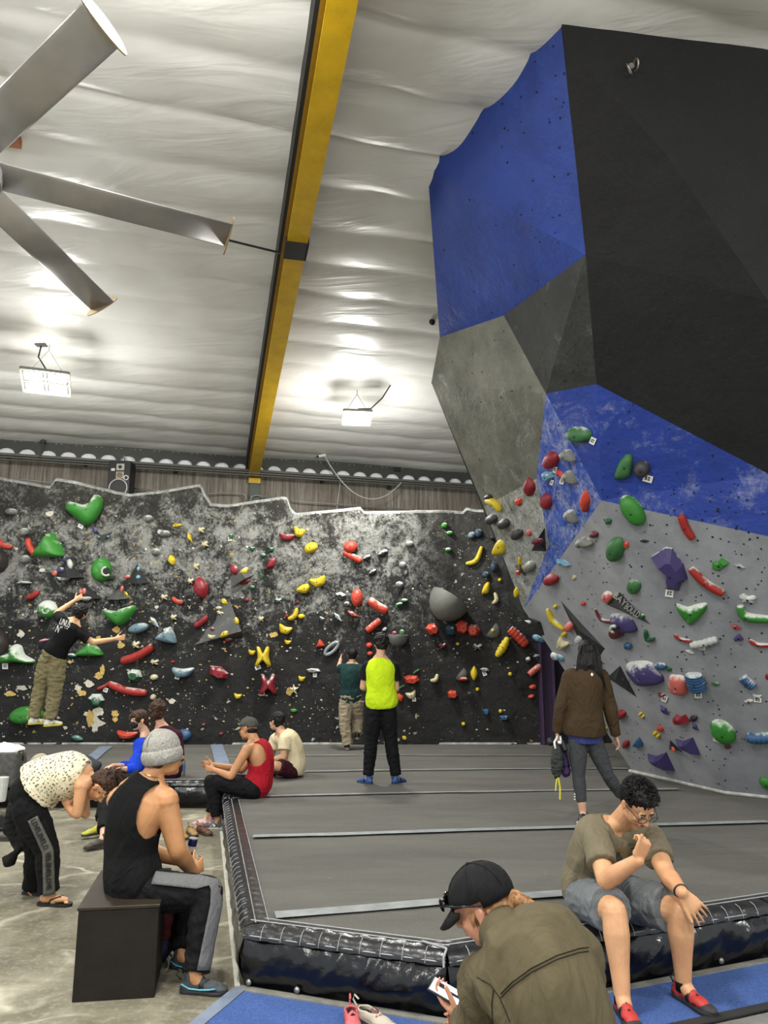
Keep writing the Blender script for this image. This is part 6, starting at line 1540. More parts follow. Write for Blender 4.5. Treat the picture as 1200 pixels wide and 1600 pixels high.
def top(P, J, m, t0=-.05, t1=.97, inf=.018, sleeve=.5, S=1.0, amp=.008, sc=8, fl=0, vox=.009, name='shirt', slinf=.016, long_=False, keep=None, seed=0, label=None, armw=1, collar=0):
    bm = bmesh.new(); torso(bm, J, t0, t1, inf, fl, S); q = J.get('armw', 1)*S
    for s in ('L', 'R'):
        sh, el, wr = J['s'+s], J['e'+s], J['w'+s]
        if sleeve > 0:
            limb(bm, [torso_frame(J, .88)[0], sh], [.062*q+slinf*.6, .062*q+slinf], 14)
            if long_:
                limb(bm, [sh, sh.lerp(el, .5), el], [.058*q+slinf, .053*q+slinf, .046*q+slinf]); tube(bm, [el, el.lerp(wr, .5), el.lerp(wr, sleeve)], [.047*q+slinf, .041*q+slinf, .031*q+slinf*.8], 16)
            else: tube(bm, [sh, sh.lerp(el, sleeve)], [.060*q+slinf, .055*q+slinf*1.5], 18)
    me = remesh(bm, vox, 3, .45)
    d = (J['nk']-J['pv']).normalized(); displace(me, folds(amp, sc, d, .45, seed))
    if keep: cutmesh(me, keep)
    return garment(name, me, m, P, .004 if keep else 0, label)
def trousers(P, J, m, upto=.96, inf=.014, S=1.0, amp=.008, vox=.009, t1=.13, wid=1.0, hem=.02, name='trousers', kneeup=None, seed=3, taper=1.0, drop=None, label=None):
    bm = bmesh.new(); torso(bm, J, -.13, t1, inf*.8, 0, S); q = J.get('legw', 1)*S
    for s in ('L', 'R'):
        hp, kn, an = J['h'+s], J['k'+s], J['a'+s]
        if kneeup is None:
            limb(bm, [hp, hp.lerp(kn, .5), kn], [.090*q+inf, .080*q*wid+inf, .058*q*wid+inf]); e = kn.lerp(an, upto)
            tube(bm, [kn, kn.lerp(an, .35*upto/.96), kn.lerp(an, .7*upto/.96), e], [.058*q*wid+inf, .059*q*wid+inf, .048*q*wid*taper+inf, (.036*q+hem)*taper+inf*.5], 18)
        else:
            limb(bm, [hp, hp.lerp(kn, .4)], [.092*q+inf, .086*q+inf]); tube(bm, [hp.lerp(kn, .3), hp.lerp(kn, .7), hp.lerp(kn, kneeup)], [.086*q+inf, .082*q+inf, .078*q+inf*1.4], 20)
    me = remesh(bm, vox, 3, .45); displace(me, folds(amp, 9, Vector((0, 0, 1)), 1.8, seed))
    return garment(name, me, m, P, 0, label)
def K(base, **kw):
    J = {'base': base}
    for k, v in kw.items(): J[k] = at(*v) if isinstance(v, tuple) else v
    return J
def V(*a): return Vector(a)
BLKH = hairm((8, 7, 7), (22, 19, 17)); BRNH = hairm((34, 22, 16), (84, 56, 38))
M_BLKC = cloth((20, 20, 22), .15, key='black_cloth')

# ---- 1 man in the neon vest, back to us
Y = 9.3
J = K(onz(600, 1224, MAT), hd=(595, 1006, Y+.02), nk=(594, 1029, Y), pv=(596, 1098, Y), mid=(594, 1065, Y-.04), sL=(574, 1043, Y), sR=(615, 1043, Y), eL=(567, 1074, Y+.02), eR=(619, 1076, Y+.02), wL=(582, 1074, Y+.24), wR=(610, 1076, Y+.24),
      hL=(586, 1106, Y), hR=(606, 1106, Y), kL=(580, 1160, Y+.02), kR=(611, 1160, Y+.02), aL=(575, 1214, Y), aR=(619, 1214, Y), tL=(560, 1222, Y+.12), tR=(632, 1220, Y+.12))
P_, (f, u, r) = person('man in a neon yellow sleeveless vest over a black tee, standing with his back turned', J, (196, 152, 122), hdir=(-.25, 1, -.05), hands={'L': dict(d=(.6, .6, .2), pn=(0, -1, 0), th=(0, 0, 1), curl=.5), 'R': dict(d=(-.6, .6, .2), pn=(0, -1, 0), th=(0, 0, 1), curl=.5)})
top(P_, J, M_BLKC, .1, .93, .008, .62, name='undershirt', amp=.004)
top(P_, J, cloth((186, 214, 26), .08, key='neon_cloth'), -.09, .985, .030, 0, amp=.010, fl=.02, name='vest', sc=7)
trousers(P_, J, cloth((15, 16, 19), .15), .95, .016, wid=1.05, taper=1.0)
for s in 'LR': shoe(P_, J['a'+s], J['t'+s], .25, upper=plain((40, 74, 130), .6), solem=plain((24, 40, 72), .6), strapm=M_BLK, straps=1)
c = J['hd']; hairmesh(P_, [('e', c+u*.035-f*.02, (.096, .11, .10, axes(r, f, u))), ('e', c+u*.0-f*.05, (.082, .07, .088, axes(r, f, u))), ('e', c+u*.09-f*.0, (.08, .08, .05, axes(r, f, u)))], BLKH, amp=.016, sc=20, st=1)

# ---- 2 man in the dark green tee at the foot of the wall
Y = 12.5
J = K(onz(544, 1171, MAT), hd=(551, 1024, Y+.03), nk=(550, 1037, Y), pv=(548, 1092, Y), mid=(547, 1064, Y-.06), sL=(537, 1044, Y), sR=(564, 1045, Y), eL=(529, 1045, Y+.2), eR=(570, 1060, Y+.1), wL=(532, 1030, Y+.38), wR=(572, 1048, Y+.33),
      hL=(541, 1097, Y), hR=(556, 1097, Y), kL=(539, 1130, Y-.02), kR=(559, 1122, Y+.2), aL=(543, 1163, Y), aR=(558, 1147, Y+.05), tL=(540, 1170, Y+.2), tR=(557, 1158, Y+.12))
P_, (f, u, r) = person('man in a dark green tee and khaki trousers stepping onto the black wall', J, (196, 156, 130), hdir=(.05, 1, .0), vox=.01, S=.98)
top(P_, J, cloth((24, 52, 50), .12), -.06, .975, .025, .6, amp=.009)
trousers(P_, J, cloth((150, 138, 116), .12), .98, .026, amp=.016, wid=1.1, hem=.04)
for s in 'LR': shoe(P_, J['a'+s], J['t'+s], .25, upper=M_BLK, solem=plain((120, 112, 96), .7))
c = J['hd']; hairmesh(P_, [('e', c+u*.035-f*.02, (.083, .102, .088, axes(r, f, u))), ('e', c+u*.0-f*.045, (.07, .062, .08, axes(r, f, u)))], BLKH, amp=.006)

# ---- 3 woman in the brown fleece
Y = 7.2
J = K(onz(930, 1283, MAT), hd=(918, 1020, Y+.02), nk=(915, 1044, Y), pv=(914, 1146, Y), mid=(913, 1095, Y-.03), sL=(891, 1058, Y), sR=(939, 1058, Y), eL=(877, 1102, Y), eR=(953, 1104, Y), wL=(871, 1144, Y+.05), wR=(962, 1149, Y+.03),
      hL=(903, 1156, Y), hR=(926, 1156, Y), kL=(904, 1214, Y), kR=(949, 1210, Y+.02), aL=(911, 1270, Y-.02), aR=(978, 1256, Y+.12), tL=(908, 1284, Y-.16), tR=(990, 1262, Y+.3), wide=.92, armw=.95)
P_, (f, u, r) = person('dark-haired woman in a brown fleece and grey leggings carrying a bag of climbing shoes', J, (200, 156, 128), hdir=(.15, 1, .05), fem=True, vox=.007,
    hands={'L': dict(d=(-.05, .05, -1), pn=(1, .2, 0), th=(0, 1, 0), curl=.75), 'R': dict(d=(.25, -.05, -1), pn=(-1, .2, 0), th=(0, 1, 0), curl=.35)})
top(P_, J, cloth((60, 66, 120), .1), -.13, .3, .012, 0, fl=.02, name='undershirt', amp=.004, label='blue undershirt hem')
top(P_, J, cloth((62, 48, 30), .1, key='brown_fleece'), -.02, .985, .030, 1.0, long_=True, amp=.008, name='fleece_jacket', slinf=.022, fl=.03)
J2 = dict(J); trousers(P_, J, cloth((58, 60, 62), .08, .15), .70, .003, amp=.002, hem=.008, name='leggings', S=.97)
shoe(P_, J['aL'], J['tL'], .23, upper=M_BLK, solem=M_WHT); shoe(P_, J['aR'], J['tR'], .23, upper=M_BLK, solem=M_WHT)
c = J['hd']; rnd = random.Random(5); st = []
hairmesh(P_, [('e', c+u*.03-f*.02, (.088, .105, .098, axes(r, f, u))), ('l', [c-f*.03, c-f*.065-u*.11-r*.02, c-f*.07-u*.23-r*.045], [.09, .095, .075]), ('l', [c-f*.03+r*.03, c-f*.06-u*.12+r*.03, c-f*.07-u*.22+r*.05], [.08, .08, .055])], BLKH, amp=.012, sc=30, st=.12, vox=.007)
for k in range(150):
    x = rnd.uniform(-1, 1); p0 = c+u*(.07+.03*(1-abs(x)))+r*x*.07-f*rnd.uniform(.0, .09); L = rnd.uniform(.25, .36)
    st.append(([p0+Vector((0, -.02, 0)), c+r*x*.105-f*.10-u*.03, c+r*(x*.12-.01)-f*.13-u*.16, c+r*(x*.15-.01+rnd.uniform(-.02, .02))-f*.12-u*L], .006))
locks(P_, st, BLKH)
bm = bmesh.new(); q0 = at(925, 1054, Y-.15); ell(bm, q0, .012, .006, .016, sub=2); fromb('jacket_logo', bm, M_WHT, P_)
bm = bmesh.new()
for i in range(3): ell(bm, at(898, 1241+i*4, Y-.045), .008, .005, .006, sub=1)
fromb('leggings_logo', bm, M_WHT, P_)
# the bag of shoes in her left hand
hb = at(869, 1165, Y+.05); bg_ = empty('shoe_bag', hb, 'pair of grey and purple climbing shoes hung from the fleece-wearing woman\'s left hand', 'climbing shoes')
bm = bmesh.new(); ell(bm, at(870, 1189, Y+.02), .055, .06, .16, Matrix.Rotation(.06, 4, 'Y')); me = remesh(bm, .008); displace(me, folds(.012, 14)); garment('grey_shoe', me, cloth((52, 56, 52), .3), bg_)
bm = bmesh.new(); ell(bm, at(882, 1186, Y+.08), .04, .06, .15, Matrix.Rotation(-.12, 4, 'Y')); ell(bm, at(884, 1205, Y+.07), .045, .05, .05); me = remesh(bm, .008); displace(me, folds(.01, 14)); garment('purple_shoe', me, cloth((62, 44, 84), .4), bg_)
bm = bmesh.new(); tube(bm, [at(872, 1150, Y+.03), at(866, 1160, Y-.02), at(868, 1170, Y-.04)], .010, 8); ell(bm, at(875, 1160, Y-.01), .025, .02, .018, sub=2); tube(bm, [at(875, 1150, Y+.05), at(877, 1160, Y+.02)], .012, 6); fromb('white_strap', bm, M_WHT, bg_, True)
bm = bmesh.new(); ell(bm, at(860, 1159, Y+.05), .035, .04, .04, sub=2); tube(bm, [at(883, 1160, Y-.0), at(891, 1196, Y-.02)], .012, 6); tube(bm, [at(878, 1158, Y), at(884, 1172, Y-.02)], .03, 8); fromb('black_strap', bm, M_BLK, bg_)
bm = bmesh.new(); tube(bm, [at(871, 1213, Y), at(869, 1224, Y), at(868, 1236, Y)], .006, 5); tube(bm, [at(872, 1213, Y), at(875, 1230, Y), at(875, 1249, Y)], .008, 5); fromb('yellow_lace', bm, plain((206, 200, 60), .6), bg_)

# ---- 4 man in the crimson tank top
Y = 8.45
J = K(onz(380, 1298, 0), hd=(388, 1139, Y+.05), nk=(398, 1160, Y), pv=(401, 1229, Y+.03), mid=(416, 1192, Y), sL=(386, 1171, Y-.14), sR=(408, 1166, Y+.2), eL=(361, 1213, Y-.2), eR=(378, 1203, Y+.2), wL=(335, 1203, Y-.12), wR=(333, 1195, Y+.05),
      hL=(396, 1234, Y-.1), hR=(398, 1228, Y+.12), kL=(329, 1221, Y-.15), kR=(345, 1219, Y+.15), aL=(341, 1283, Y-.15), aR=(327, 1278, Y+.1), tL=(322, 1296, Y-.15), tR=(312, 1292, Y+.1))
P_, (f, u, r) = person('man in a crimson tank top and grey cap sitting on the corner of the mat', J, (182, 132, 92), hdir=(-1, .35, -.1), hup=(.05, .1, 1),
    hands={'L': dict(d=(-1, .2, .1), pn=(0, .6, .5), th=(-.2, 0, 1), curl=.75), 'R': dict(d=(-1, -.1, .1), pn=(0, -.6, .5), th=(0, 0, 1), curl=.6)})
def tankcut(J, deep=.55, strap=.07, w0=.2, back=True):
    def keep(p):
        best = None
        for i in range(13):
            t_ = -.1+i*.1; c_, d_, s_, dp = torso_frame(J, t_); q = (p-c_).dot(d_)
            if best is None or abs(q) < abs(best[0]): best = (q, t_, c_, s_, dp, d_)
        q, t_, c_, s_, dp, d_ = best; t_ += q/(J['nk']-J['pv']).length; x = abs((p-c_).dot(s_))
        if t_ < deep: return True
        k = min(1, (t_-deep)/(.92-deep)); return x < (w0+(strap-w0)*k**.45)
    return keep
top(P_, J, cloth((160, 20, 36), .1, key='crimson_cloth'), -.12, 1.0, .022, .0, amp=.009, name='tank_top', keep=tankcut(J, .50, .085), fl=.02)
trousers(P_, J, cloth((20, 20, 23), .15), .86, .014)
shoe(P_, J['aL'], J['tL'], .26, upper=plain((66, 66, 68), .6), solem=plain((170, 168, 160), .6), strapm=M_WHT, straps=2)
shoe(P_, J['aR'], J['tR'], .26, upper=plain((196, 150, 150), .6), solem=plain((120, 90, 90), .6), strapm=M_WHT, straps=1)
def cap(P, c, f, u, r, m, brim_m=None, S=1.0, brimdown=.15, name='cap'):
    bm = bmesh.new(); bmesh.ops.create_uvsphere(bm, u_segments=28, v_segments=14, radius=1, matrix=Matrix.Translation(c+u*.034*S-f*.006) @ axes(r, f, u) @ Matrix.Diagonal((.093*S, .112*S, .098*S, 1)))
    bmesh.ops.delete(bm, geom=[v for v in bm.verts if (v.co-c).dot(u) < .014*S-(v.co-c).dot(f)*-.10], context='VERTS')
    o = fromb(name, bm, m, P, True); md = o.modifiers.new('t', 'SOLIDIFY'); md.thickness = .005
    bm = bmesh.new(); a = []; b = []
    for k in range(13):
        th = math.pi*(k/12); x = math.cos(th); y = math.sin(th)
        a.append(bm.verts.new(c+r*x*.080*S+f*(.055+y*.045)*S+u*(.032-.01*abs(x))*S)); b.append(bm.verts.new(c+r*x*.078*S+f*(.065+y*.105)*S+u*(.026-brimdown*y*.16-.022*x*x)*S))
    for k in range(12): bm.faces.new((a[k], a[k+1], b[k+1], b[k]))
    w = fromb('brim', bm, brim_m or m, o, True); md = w.modifiers.new('t', 'SOLIDIFY'); md.thickness = .006
    bm = bmesh.new(); ell(bm, c+u*.133*S-f*.006, .008, .008, .005, sub=2); fromb('top_button', bm, m, o, True)
    bm = bmesh.new()
    for k in range(3):
        a_ = k*math.pi/3; pts = [c+u*.034*S-f*.006+(r*math.cos(a_)*.094*S*math.cos(q)+f*math.sin(a_)*.113*S*math.cos(q)+u*.099*S*math.sin(q)) for q in [.1+(math.pi-.2)*i/14 for i in range(15)]]
        tube(bm, pts, .0012, 4)
    fromb('panel_seam', bm, m, o)
    return o
c = J['hd']; cap(P_, c, f, u, r, cloth((72, 74, 68), .1), cloth((150, 150, 140), .1), 1.0)
hairmesh(P_, [('e', c-u*.02-f*.05, (.072, .055, .045, axes(r, f, u)))], BLKH, amp=.004)

# ---- 5 man in the cream tee sitting on the mat
Y = 9.8
J = K(onz(450, 1211, MAT), hd=(432, 1127, Y+.05), nk=(440, 1146, Y), pv=(459, 1202, Y), mid=(464, 1168, Y), sL=(446, 1156, Y-.14), sR=(431, 1155, Y+.2), eL=(443, 1183, Y-.2), eR=(424, 1180, Y+.2), wL=(425, 1187, Y-.1), wR=(418, 1182, Y+.1),
      hL=(456, 1205, Y-.1), hR=(456, 1202, Y+.12), kL=(430, 1196, Y-.28), kR=(420, 1194, Y+.3), aL=(424, 1208, Y+.05), aR=(416, 1208, Y+.1), tL=(410, 1210, Y+.1), tR=(405, 1209, Y+.2))
P_, (f, u, r) = person('man in a cream tee and maroon shorts sitting cross-legged on the mat', J, (196, 152, 118), hdir=(-1, .7, .05), hup=(0, 0, 1), vox=.009)
top(P_, J, cloth((206, 192, 158), .06, key='cream_cloth'), -.1, .975, .024, .6, amp=.009, slinf=.02)
trousers(P_, J, cloth((52, 14, 26), .12), kneeup=.82, inf=.012, name='shorts')
for s in 'LR': shoe(P_, J['a'+s], J['t'+s], .25, upper=M_BLK)
c = J['hd']; hairmesh(P_, [('e', c+u*.035-f*.018, (.088, .106, .094, axes(r, f, u))), ('e', c+u*.0-f*.045, (.076, .066, .085, axes(r, f, u)))], BLKH, amp=.010, sc=24, st=1)

# ---- 6 man in the grey beanie and black tank top on the box
Y = 4.68
J = K(onz(210, 1560, 0), hd=(257, 1182, Y+.02), nk=(235, 1216, Y-.02), pv=(210, 1384, Y-.02), mid=(192, 1300, Y-.02), sL=(187, 1250, Y+.06), sR=(259, 1252, Y-.05), eL=(214, 1325, Y+.34), eR=(277, 1328, Y-.06), wL=(285, 1345, Y+.34), wR=(301, 1362, Y+.16),
      hL=(214, 1386, Y+.10), hR=(222, 1392, Y-.10), kL=(300, 1392, Y+.30), kR=(326, 1394, Y-.14), aL=(284, 1492, Y+.08), aR=(303, 1526, Y-.24), tL=(335, 1505, Y+.0), tR=(355, 1545, Y-.26), wide=1.16, deep=1.1, armw=1.28, legw=1.12, hs=1.06)
J['base'] = onz(180, 1563, 0)
P_, (f, u, r) = person('man in a grey beanie and black racerback tank top sitting on the wooden box', J, (188, 134, 88), vox=.006, hdir=(.75, .65, .12), hup=(-.1, .0, 1),
    hands={'R': dict(d=(.35, .75, .2), pn=(-.5, .2, .3), th=(-.1, 0, 1), curl=.55), 'L': dict(d=(.8, .1, -.1), pn=(0, 0, -1), th=(0, -1, 0), curl=.4)})
def racer(J):
    L = (J['nk']-J['pv']).length
    def keep(p):
        best = None
        for i in range(25):
            t_ = -.1+i*.05; c_, d_, s_, dp = torso_frame(J, t_); q = (p-c_).dot(d_)
            if best is None or abs(q) < abs(best[0]): best = (q, t_, c_, s_, dp)
        q, t_, c_, s_, dp = best; t_ += q/L; x = abs((p-c_).dot(s_))
        front = (p-c_).dot(dp) > 0
        if t_ < .50: return True
        if t_ > 1.03: return False
        k = (t_-.50)/.53
        if front: return x < .19-.10*min(1, k*1.3)
        return x < .055+.15*max(0, 1-k*1.5)**1.2
    return keep
tk = top(P_, J, cloth((15, 15, 17), .15, key='black_jersey', bsc=7), -.10, 1.04, .016, .0, amp=.009, sc=7, name='tank_top', keep=racer(J), fl=.03, vox=.007)
# check which way the back axis points; trousers with grey side panels
trousers(P_, J, cloth((24, 24, 26), .15), .93, .018, amp=.009, vox=.007, hem=.02, taper=.95)
def sidepanel(P, J, s, m, outv, w=.05, inf=.03, name='side_panel', t0=.12, t1=.9):
    hp, kn, an = J['h'+s], J['k'+s], J['a'+s]; q = J.get('legw', 1); vs = []; fs = []; seg = []
    for i in range(22):
        v = i/21*2
        if v < 1: c_ = hp.lerp(kn, .25+.75*v); rr = (.088-.03*v)*q; d = (kn-hp).normalized()
        else: c_ = kn.lerp(an, (v-1)*t1); rr = (.058-.012*(v-1))*q; d = (an-kn).normalized()
        if abs(v-1) < .12: d = (((kn-hp).normalized())+((an-kn).normalized())).normalized()
        o_ = (outv-d*outv.dot(d)).normalized(); sd = o_.cross(d).normalized()
        row = []
        for j in range(7):
            a_ = (j-3)/3*w/rr; row.append(c_+(o_*math.cos(a_)+sd*math.sin(a_))*(rr+inf+.003*noise.noise(c_*20)))
        seg.append(row)
    for row in seg: vs += row
    for i in range(21):
        for j in range(6): fs.append((i*7+j, i*7+j+1, (i+1)*7+j+1, (i+1)*7+j))
    o = frompy(name, vs, fs, m, P, True); md = o.modifiers.new('t', 'SOLIDIFY'); md.thickness = .004; return o
M_HG = cloth((92, 92, 92), .1, .35, key='heather_grey_cloth')
sidepanel(P_, J, 'R', M_HG, V(.72, -.45, .45), .030, .030); sidepanel(P_, J, 'L', M_HG, V(.7, -.3, .3), .030, .030)
for s in 'LR': shoe(P_, J['a'+s], J['t'+s], .27, upper=plain((56, 60, 66), .6), solem=plain((30, 32, 36), .6), strapm=M_BLK, straps=1, lace=M_BLK, accent=plain((96, 168, 184), .5))
c = J['hd']; M_BEAN = cloth((146, 144, 136), .08, .3, key='grey_knit', bsc=30)
bm = bmesh.new(); ell(bm, c+u*.062-f*.012, .101, .118, .104, axes(r, f, u)); ell(bm, c+u*.015-f*.014, .105, .122, .055, axes(r, f, u)); ell(bm, c+u*.125-f*.03, .05, .06, .045, axes(r, f, u))
me = remesh(bm, .006, 4); displace(me, lambda p: .0022*math.sin((p-c).dot(u)*30+2)+.004*noise.noise(p*9))
bn = garment('beanie', me, M_BEAN, P_)
bm = bmesh.new(); bmesh.ops.create_uvsphere(bm, u_segments=36, v_segments=22, radius=1, matrix=Matrix.Translation(c+u*.012-f*.014) @ axes(r, f, u) @ Matrix.Diagonal((.110, .127, .09, 1)))
bmesh.ops.delete(bm, geom=[v for v in bm.verts if not (-.040 < (v.co-c).dot(u)-.0 < .052)], context='VERTS')
cf = fromb('folded_cuff', bm, M_BEAN, bn, True); md = cf.modifiers.new('t', 'SOLIDIFY'); md.thickness = .009
bm = bmesh.new()
for a_ in (-2.2, -1.2): tube(bm, [c+u*.06-f*.012+(r*math.cos(a_)*.1025*math.cos(q)+f*math.sin(a_)*.1195*math.cos(q)+u*.106*math.sin(q)) for q in [.15+1.3*i/9 for i in range(10)]], .002, 5)
fromb('crown_seam', bm, cloth((96, 95, 90), .1), bn)
hairmesh(P_, [('e', c-u*.03-f*.055, (.066, .045, .04, axes(r, f, u)))], hairm((40, 30, 24), (70, 54, 42)), amp=.002)
bm = bmesh.new(); cc, dd, ss, dp = torso_frame(J, 1.0); tube(bm, [cc+dd*.025+ss*math.cos(q)*.066+dp*math.sin(q)*.066+V(0, 0, .01*math.cos(q)) for q in [2*math.pi*i/24 for i in range(25)]], .0022, 6); fromb('necklace', bm, plain((196, 170, 110), .3, metal=.8), P_)
# drink can in his hand
cn = at(298, 1330, Y+.26); ax = V(.18, 0, 1).normalized(); can = empty('drink_can', cn, 'slim navy drink can with white and red marks held by the man in the beanie', 'can')
bm = bmesh.new(); tube(bm, [cn+ax*z for z in (-.075, -.07, .068, .078)], [.024, .028, .028, .025], 24); fromb('can_body', bm, plain((24, 30, 66), .25, metal=.6), can, True)
bm = bmesh.new(); tube(bm, [cn+ax*z for z in (.076, .080)], [.0255, .0255], 24); tube(bm, [cn+ax*z for z in (.0, .034)], [.0285, .0285], 24); fromb('silver_band', bm, plain((190, 192, 196), .25, metal=.6), can)
bm = bmesh.new(); s_, u_ = frame(V(0, -1, 0))
for dx, dz, w_, h_ in ((.01, -.03, .012, .008), (-.008, -.02, .01, .006), (.004, -.045, .014, .005)): ell(bm, cn+V(dx, -.0275, dz), w_, .003, h_, sub=1)
fromb('red_mark', bm, plain((190, 40, 50), .4), can)

# ---- 7 bending woman in patterned top and black leggings
Y = 5.95
J = K(onz(75, 1412, 0), hd=(157, 1229, Y-.02), nk=(138, 1216, Y), pv=(44, 1246, Y), mid=(78, 1200, Y), sL=(127, 1228, Y+.17), sR=(127, 1228, Y-.15), eL=(134, 1272, Y+.2), eR=(121, 1272, Y-.17), wL=(112, 1256, Y+.12), wR=(106, 1262, Y-.06),
      hL=(45, 1260, Y+.10), hR=(44, 1264, Y-.10), kL=(58, 1330, Y+.12), kR=(74, 1328, Y-.10), aL=(50, 1391, Y+.18), aR=(76, 1397, Y-.08), tL=(72, 1404, Y+.15), tR=(112, 1409, Y-.1), wide=1.0, legw=1.22, deep=1.25)
P_, (f, u, r) = person('woman in a patterned cream top and black leggings bending forward on the concrete', J, (202, 150, 108), fem=True, vox=.007, hdir=(.35, -.05, -1), hup=(1, 0, .35),
    hands={'R': dict(d=(-.4, .1, .8), pn=(.6, .3, 0), th=(0, 0, 1), curl=.3), 'L': dict(d=(-.4, -.1, .8), pn=(.6, -.3, 0), th=(0, 0, 1), curl=.3)})
t = NT('patterned_cotton'); o_ = t.tc.outputs['Object']
wv = t.map((9, 9, 9), (0, .78, 0)); br_ = t.n('ShaderNodeTexChecker', Scale=2.0, Vector=t.map((6, 6, 6), (0, .785, 0))).outputs[1]
ch1 = t.n('ShaderNodeTexVoronoi', Scale=62, Vector=t.map((1, .3, 1), (0, .5, 0))).outputs[0]
ring_ = t.math('FRACT', t.math('MULTIPLY', t.math('ADD', t.math('ABSOLUTE', t.math('SUBTRACT', t.math('FRACT', t.math('MULTIPLY', t.n('ShaderNodeSeparateXYZ', Vector=o_).outputs[0], 6.0)), .5)), t.math('ABSOLUTE', t.math('SUBTRACT', t.math('FRACT', t.math('MULTIPLY', t.n('ShaderNodeSeparateXYZ', Vector=o_).outputs[2], 5.0)), .5))), 5.0))
dots = t.math('MULTIPLY', t.math('LESS_THAN', ch1, .44), t.math('LESS_THAN', ring_, .55))
t.set('Base Color', t.mix(t.math('MULTIPLY', dots, .85), lin((222, 212, 180)), lin((52, 46, 38)))); t.set('Roughness', .85); t.bump(t.noise(9, 4, .6), .4, .02); M_PAT = t.m
top(P_, J, M_PAT, .24, .955, .030, 0, amp=.009, name='sleeveless_top', fl=.14)
trousers(P_, J, cloth((14, 14, 16), .12, key='black_leggings_cloth'), .93, .008, amp=.004, t1=.36, name='leggings', wid=1.08, hem=.03, vox=.008)
sp = sidepanel(P_, J, 'R', plain((86, 84, 76), .8, var=.3, nscale=40), V(.45, -.9, .1), .028, .026, name='side_stripe', t1=.95)
# lettering down the stripe
hp, kn, an = J['hR'], J['kR'], J['aR']
bm = bmesh.new()
def stripe_pt(v):
    if v < 1: c_ = hp.lerp(kn, .25+.75*v); rr = (.088-.03*v)*1.22; d = (kn-hp).normalized()
    else: c_ = kn.lerp(an, (v-1)*.95); rr = (.058-.012*(v-1))*1.22; d = (an-kn).normalized()
    ov = V(.45, -.9, .1); o2_ = (ov-d*ov.dot(d)).normalized(); return c_+o2_*(rr*1.0+.0325), d, o2_
lt = 'LOVELIVELOVELIVELOVE'
for i, chx in enumerate(lt):
    p, d, n_ = stripe_pt(.08+1.84*i/len(lt)); sd = n_.cross(d).normalized()
    lettering(chx, p-d*.013-sd*.018, p+d*.013-sd*.018, .036, p, n_, plain((20, 20, 20), .8), sp, 'letter')
M_FF = plain((22, 20, 20), .6)
for s in 'LR':
    a_, t_ = J['a'+s], J['t'+s]; d = (t_-a_); d.z = 0; d.normalize(); sd = d.cross(V(0, 0, 1)); b0 = V(a_.x, a_.y, 0)
    bm = bmesh.new(); ell(bm, b0+d*.05+V(0, 0, .045), .035, .11, .025, axes(sd, d, V(0, 0, 1))); ell(bm, b0-d*.02+V(0, 0, .05), .033, .045, .035, axes(sd, d, V(0, 0, 1))); limb(bm, [b0+V(0, 0, .05), a_], [.035, .032])
    for k in range(5): ell(bm, b0+d*(.155-.008*k)+sd*(.026-.013*k)*(1 if s == 'R' else -1)+V(0, 0, .03), .008, .02, .009, axes(sd, d, V(0, 0, 1)), 2)
    garment('foot', remesh(bm, .005), skin((202, 150, 108)), P_)
    bm = bmesh.new(); out = closed_spline([(-.075, 0), (-.06, .032), (.05, .036), (.13, .046), (.18, .025), (.185, -.015), (.14, -.042), (.05, -.036), (-.06, -.032)], 27)
    lo = [bm.verts.new(b0+d*x+sd*y+V(0, 0, .001)) for x, y in out]; up_ = [bm.verts.new(b0+d*x+sd*y+V(0, 0, .022)) for x, y in out]; bm.faces.new(lo[::-1]); bm.faces.new(up_)
    for i in range(len(out)): j = (i+1) % len(out); bm.faces.new((lo[i], lo[j], up_[j], up_[i]))
    fl_ = fromb('flip_flop', bm, M_FF, P_)
    bm = bmesh.new()
    for sg in (-1, 1): tube(bm, [b0+d*.135+V(0, 0, .03), b0+d*.10+sd*sg*.015+V(0, 0, .066), b0+d*.04+sd*sg*.04+V(0, 0, .05), b0+d*.02+sd*sg*.042+V(0, 0, .02)], .006, 6)
    fromb('thong_strap', bm, M_FF, fl_, True)
c = J['hd']; hairmesh(P_, [('e', c+u*.035-f*.022, (.082, .102, .09, axes(r, f, u))), ('e', c-f*.05, (.07, .055, .08, axes(r, f, u))), ('e', c+u*.11-f*.05, (.045, .05, .045, axes(r, f, u)))], BRNH, amp=.012, sc=26, st=1)
rnd = random.Random(8); st = []
for k in range(90):
    p0 = c+u*.11-f*.05+V(rnd.uniform(-.03, .03), rnd.uniform(-.03, .03), rnd.uniform(-.03, .03)); d = V(rnd.uniform(-.6, .8), rnd.uniform(-.6, .6), rnd.uniform(-.5, .8)).normalized()
    st.append(([p0, p0+d*.05, p0+d*.08+V(.02, 0, -.03)], .004))
locks(P_, st, BRNH)
bm = bmesh.new(); limb(bm, [at(26, 1262, Y+.2), at(22, 1290, Y+.22), at(34, 1318, Y+.2)], [.07, .085, .06]); limb(bm, [at(34, 1318, Y+.2), at(24, 1335, Y+.1), at(14, 1344, Y)], [.03, .025, .05]); me = remesh(bm, .01); displace(me, folds(.01, 10)); garment('hanging_jacket', me, cloth((34, 34, 34), .15), P_)

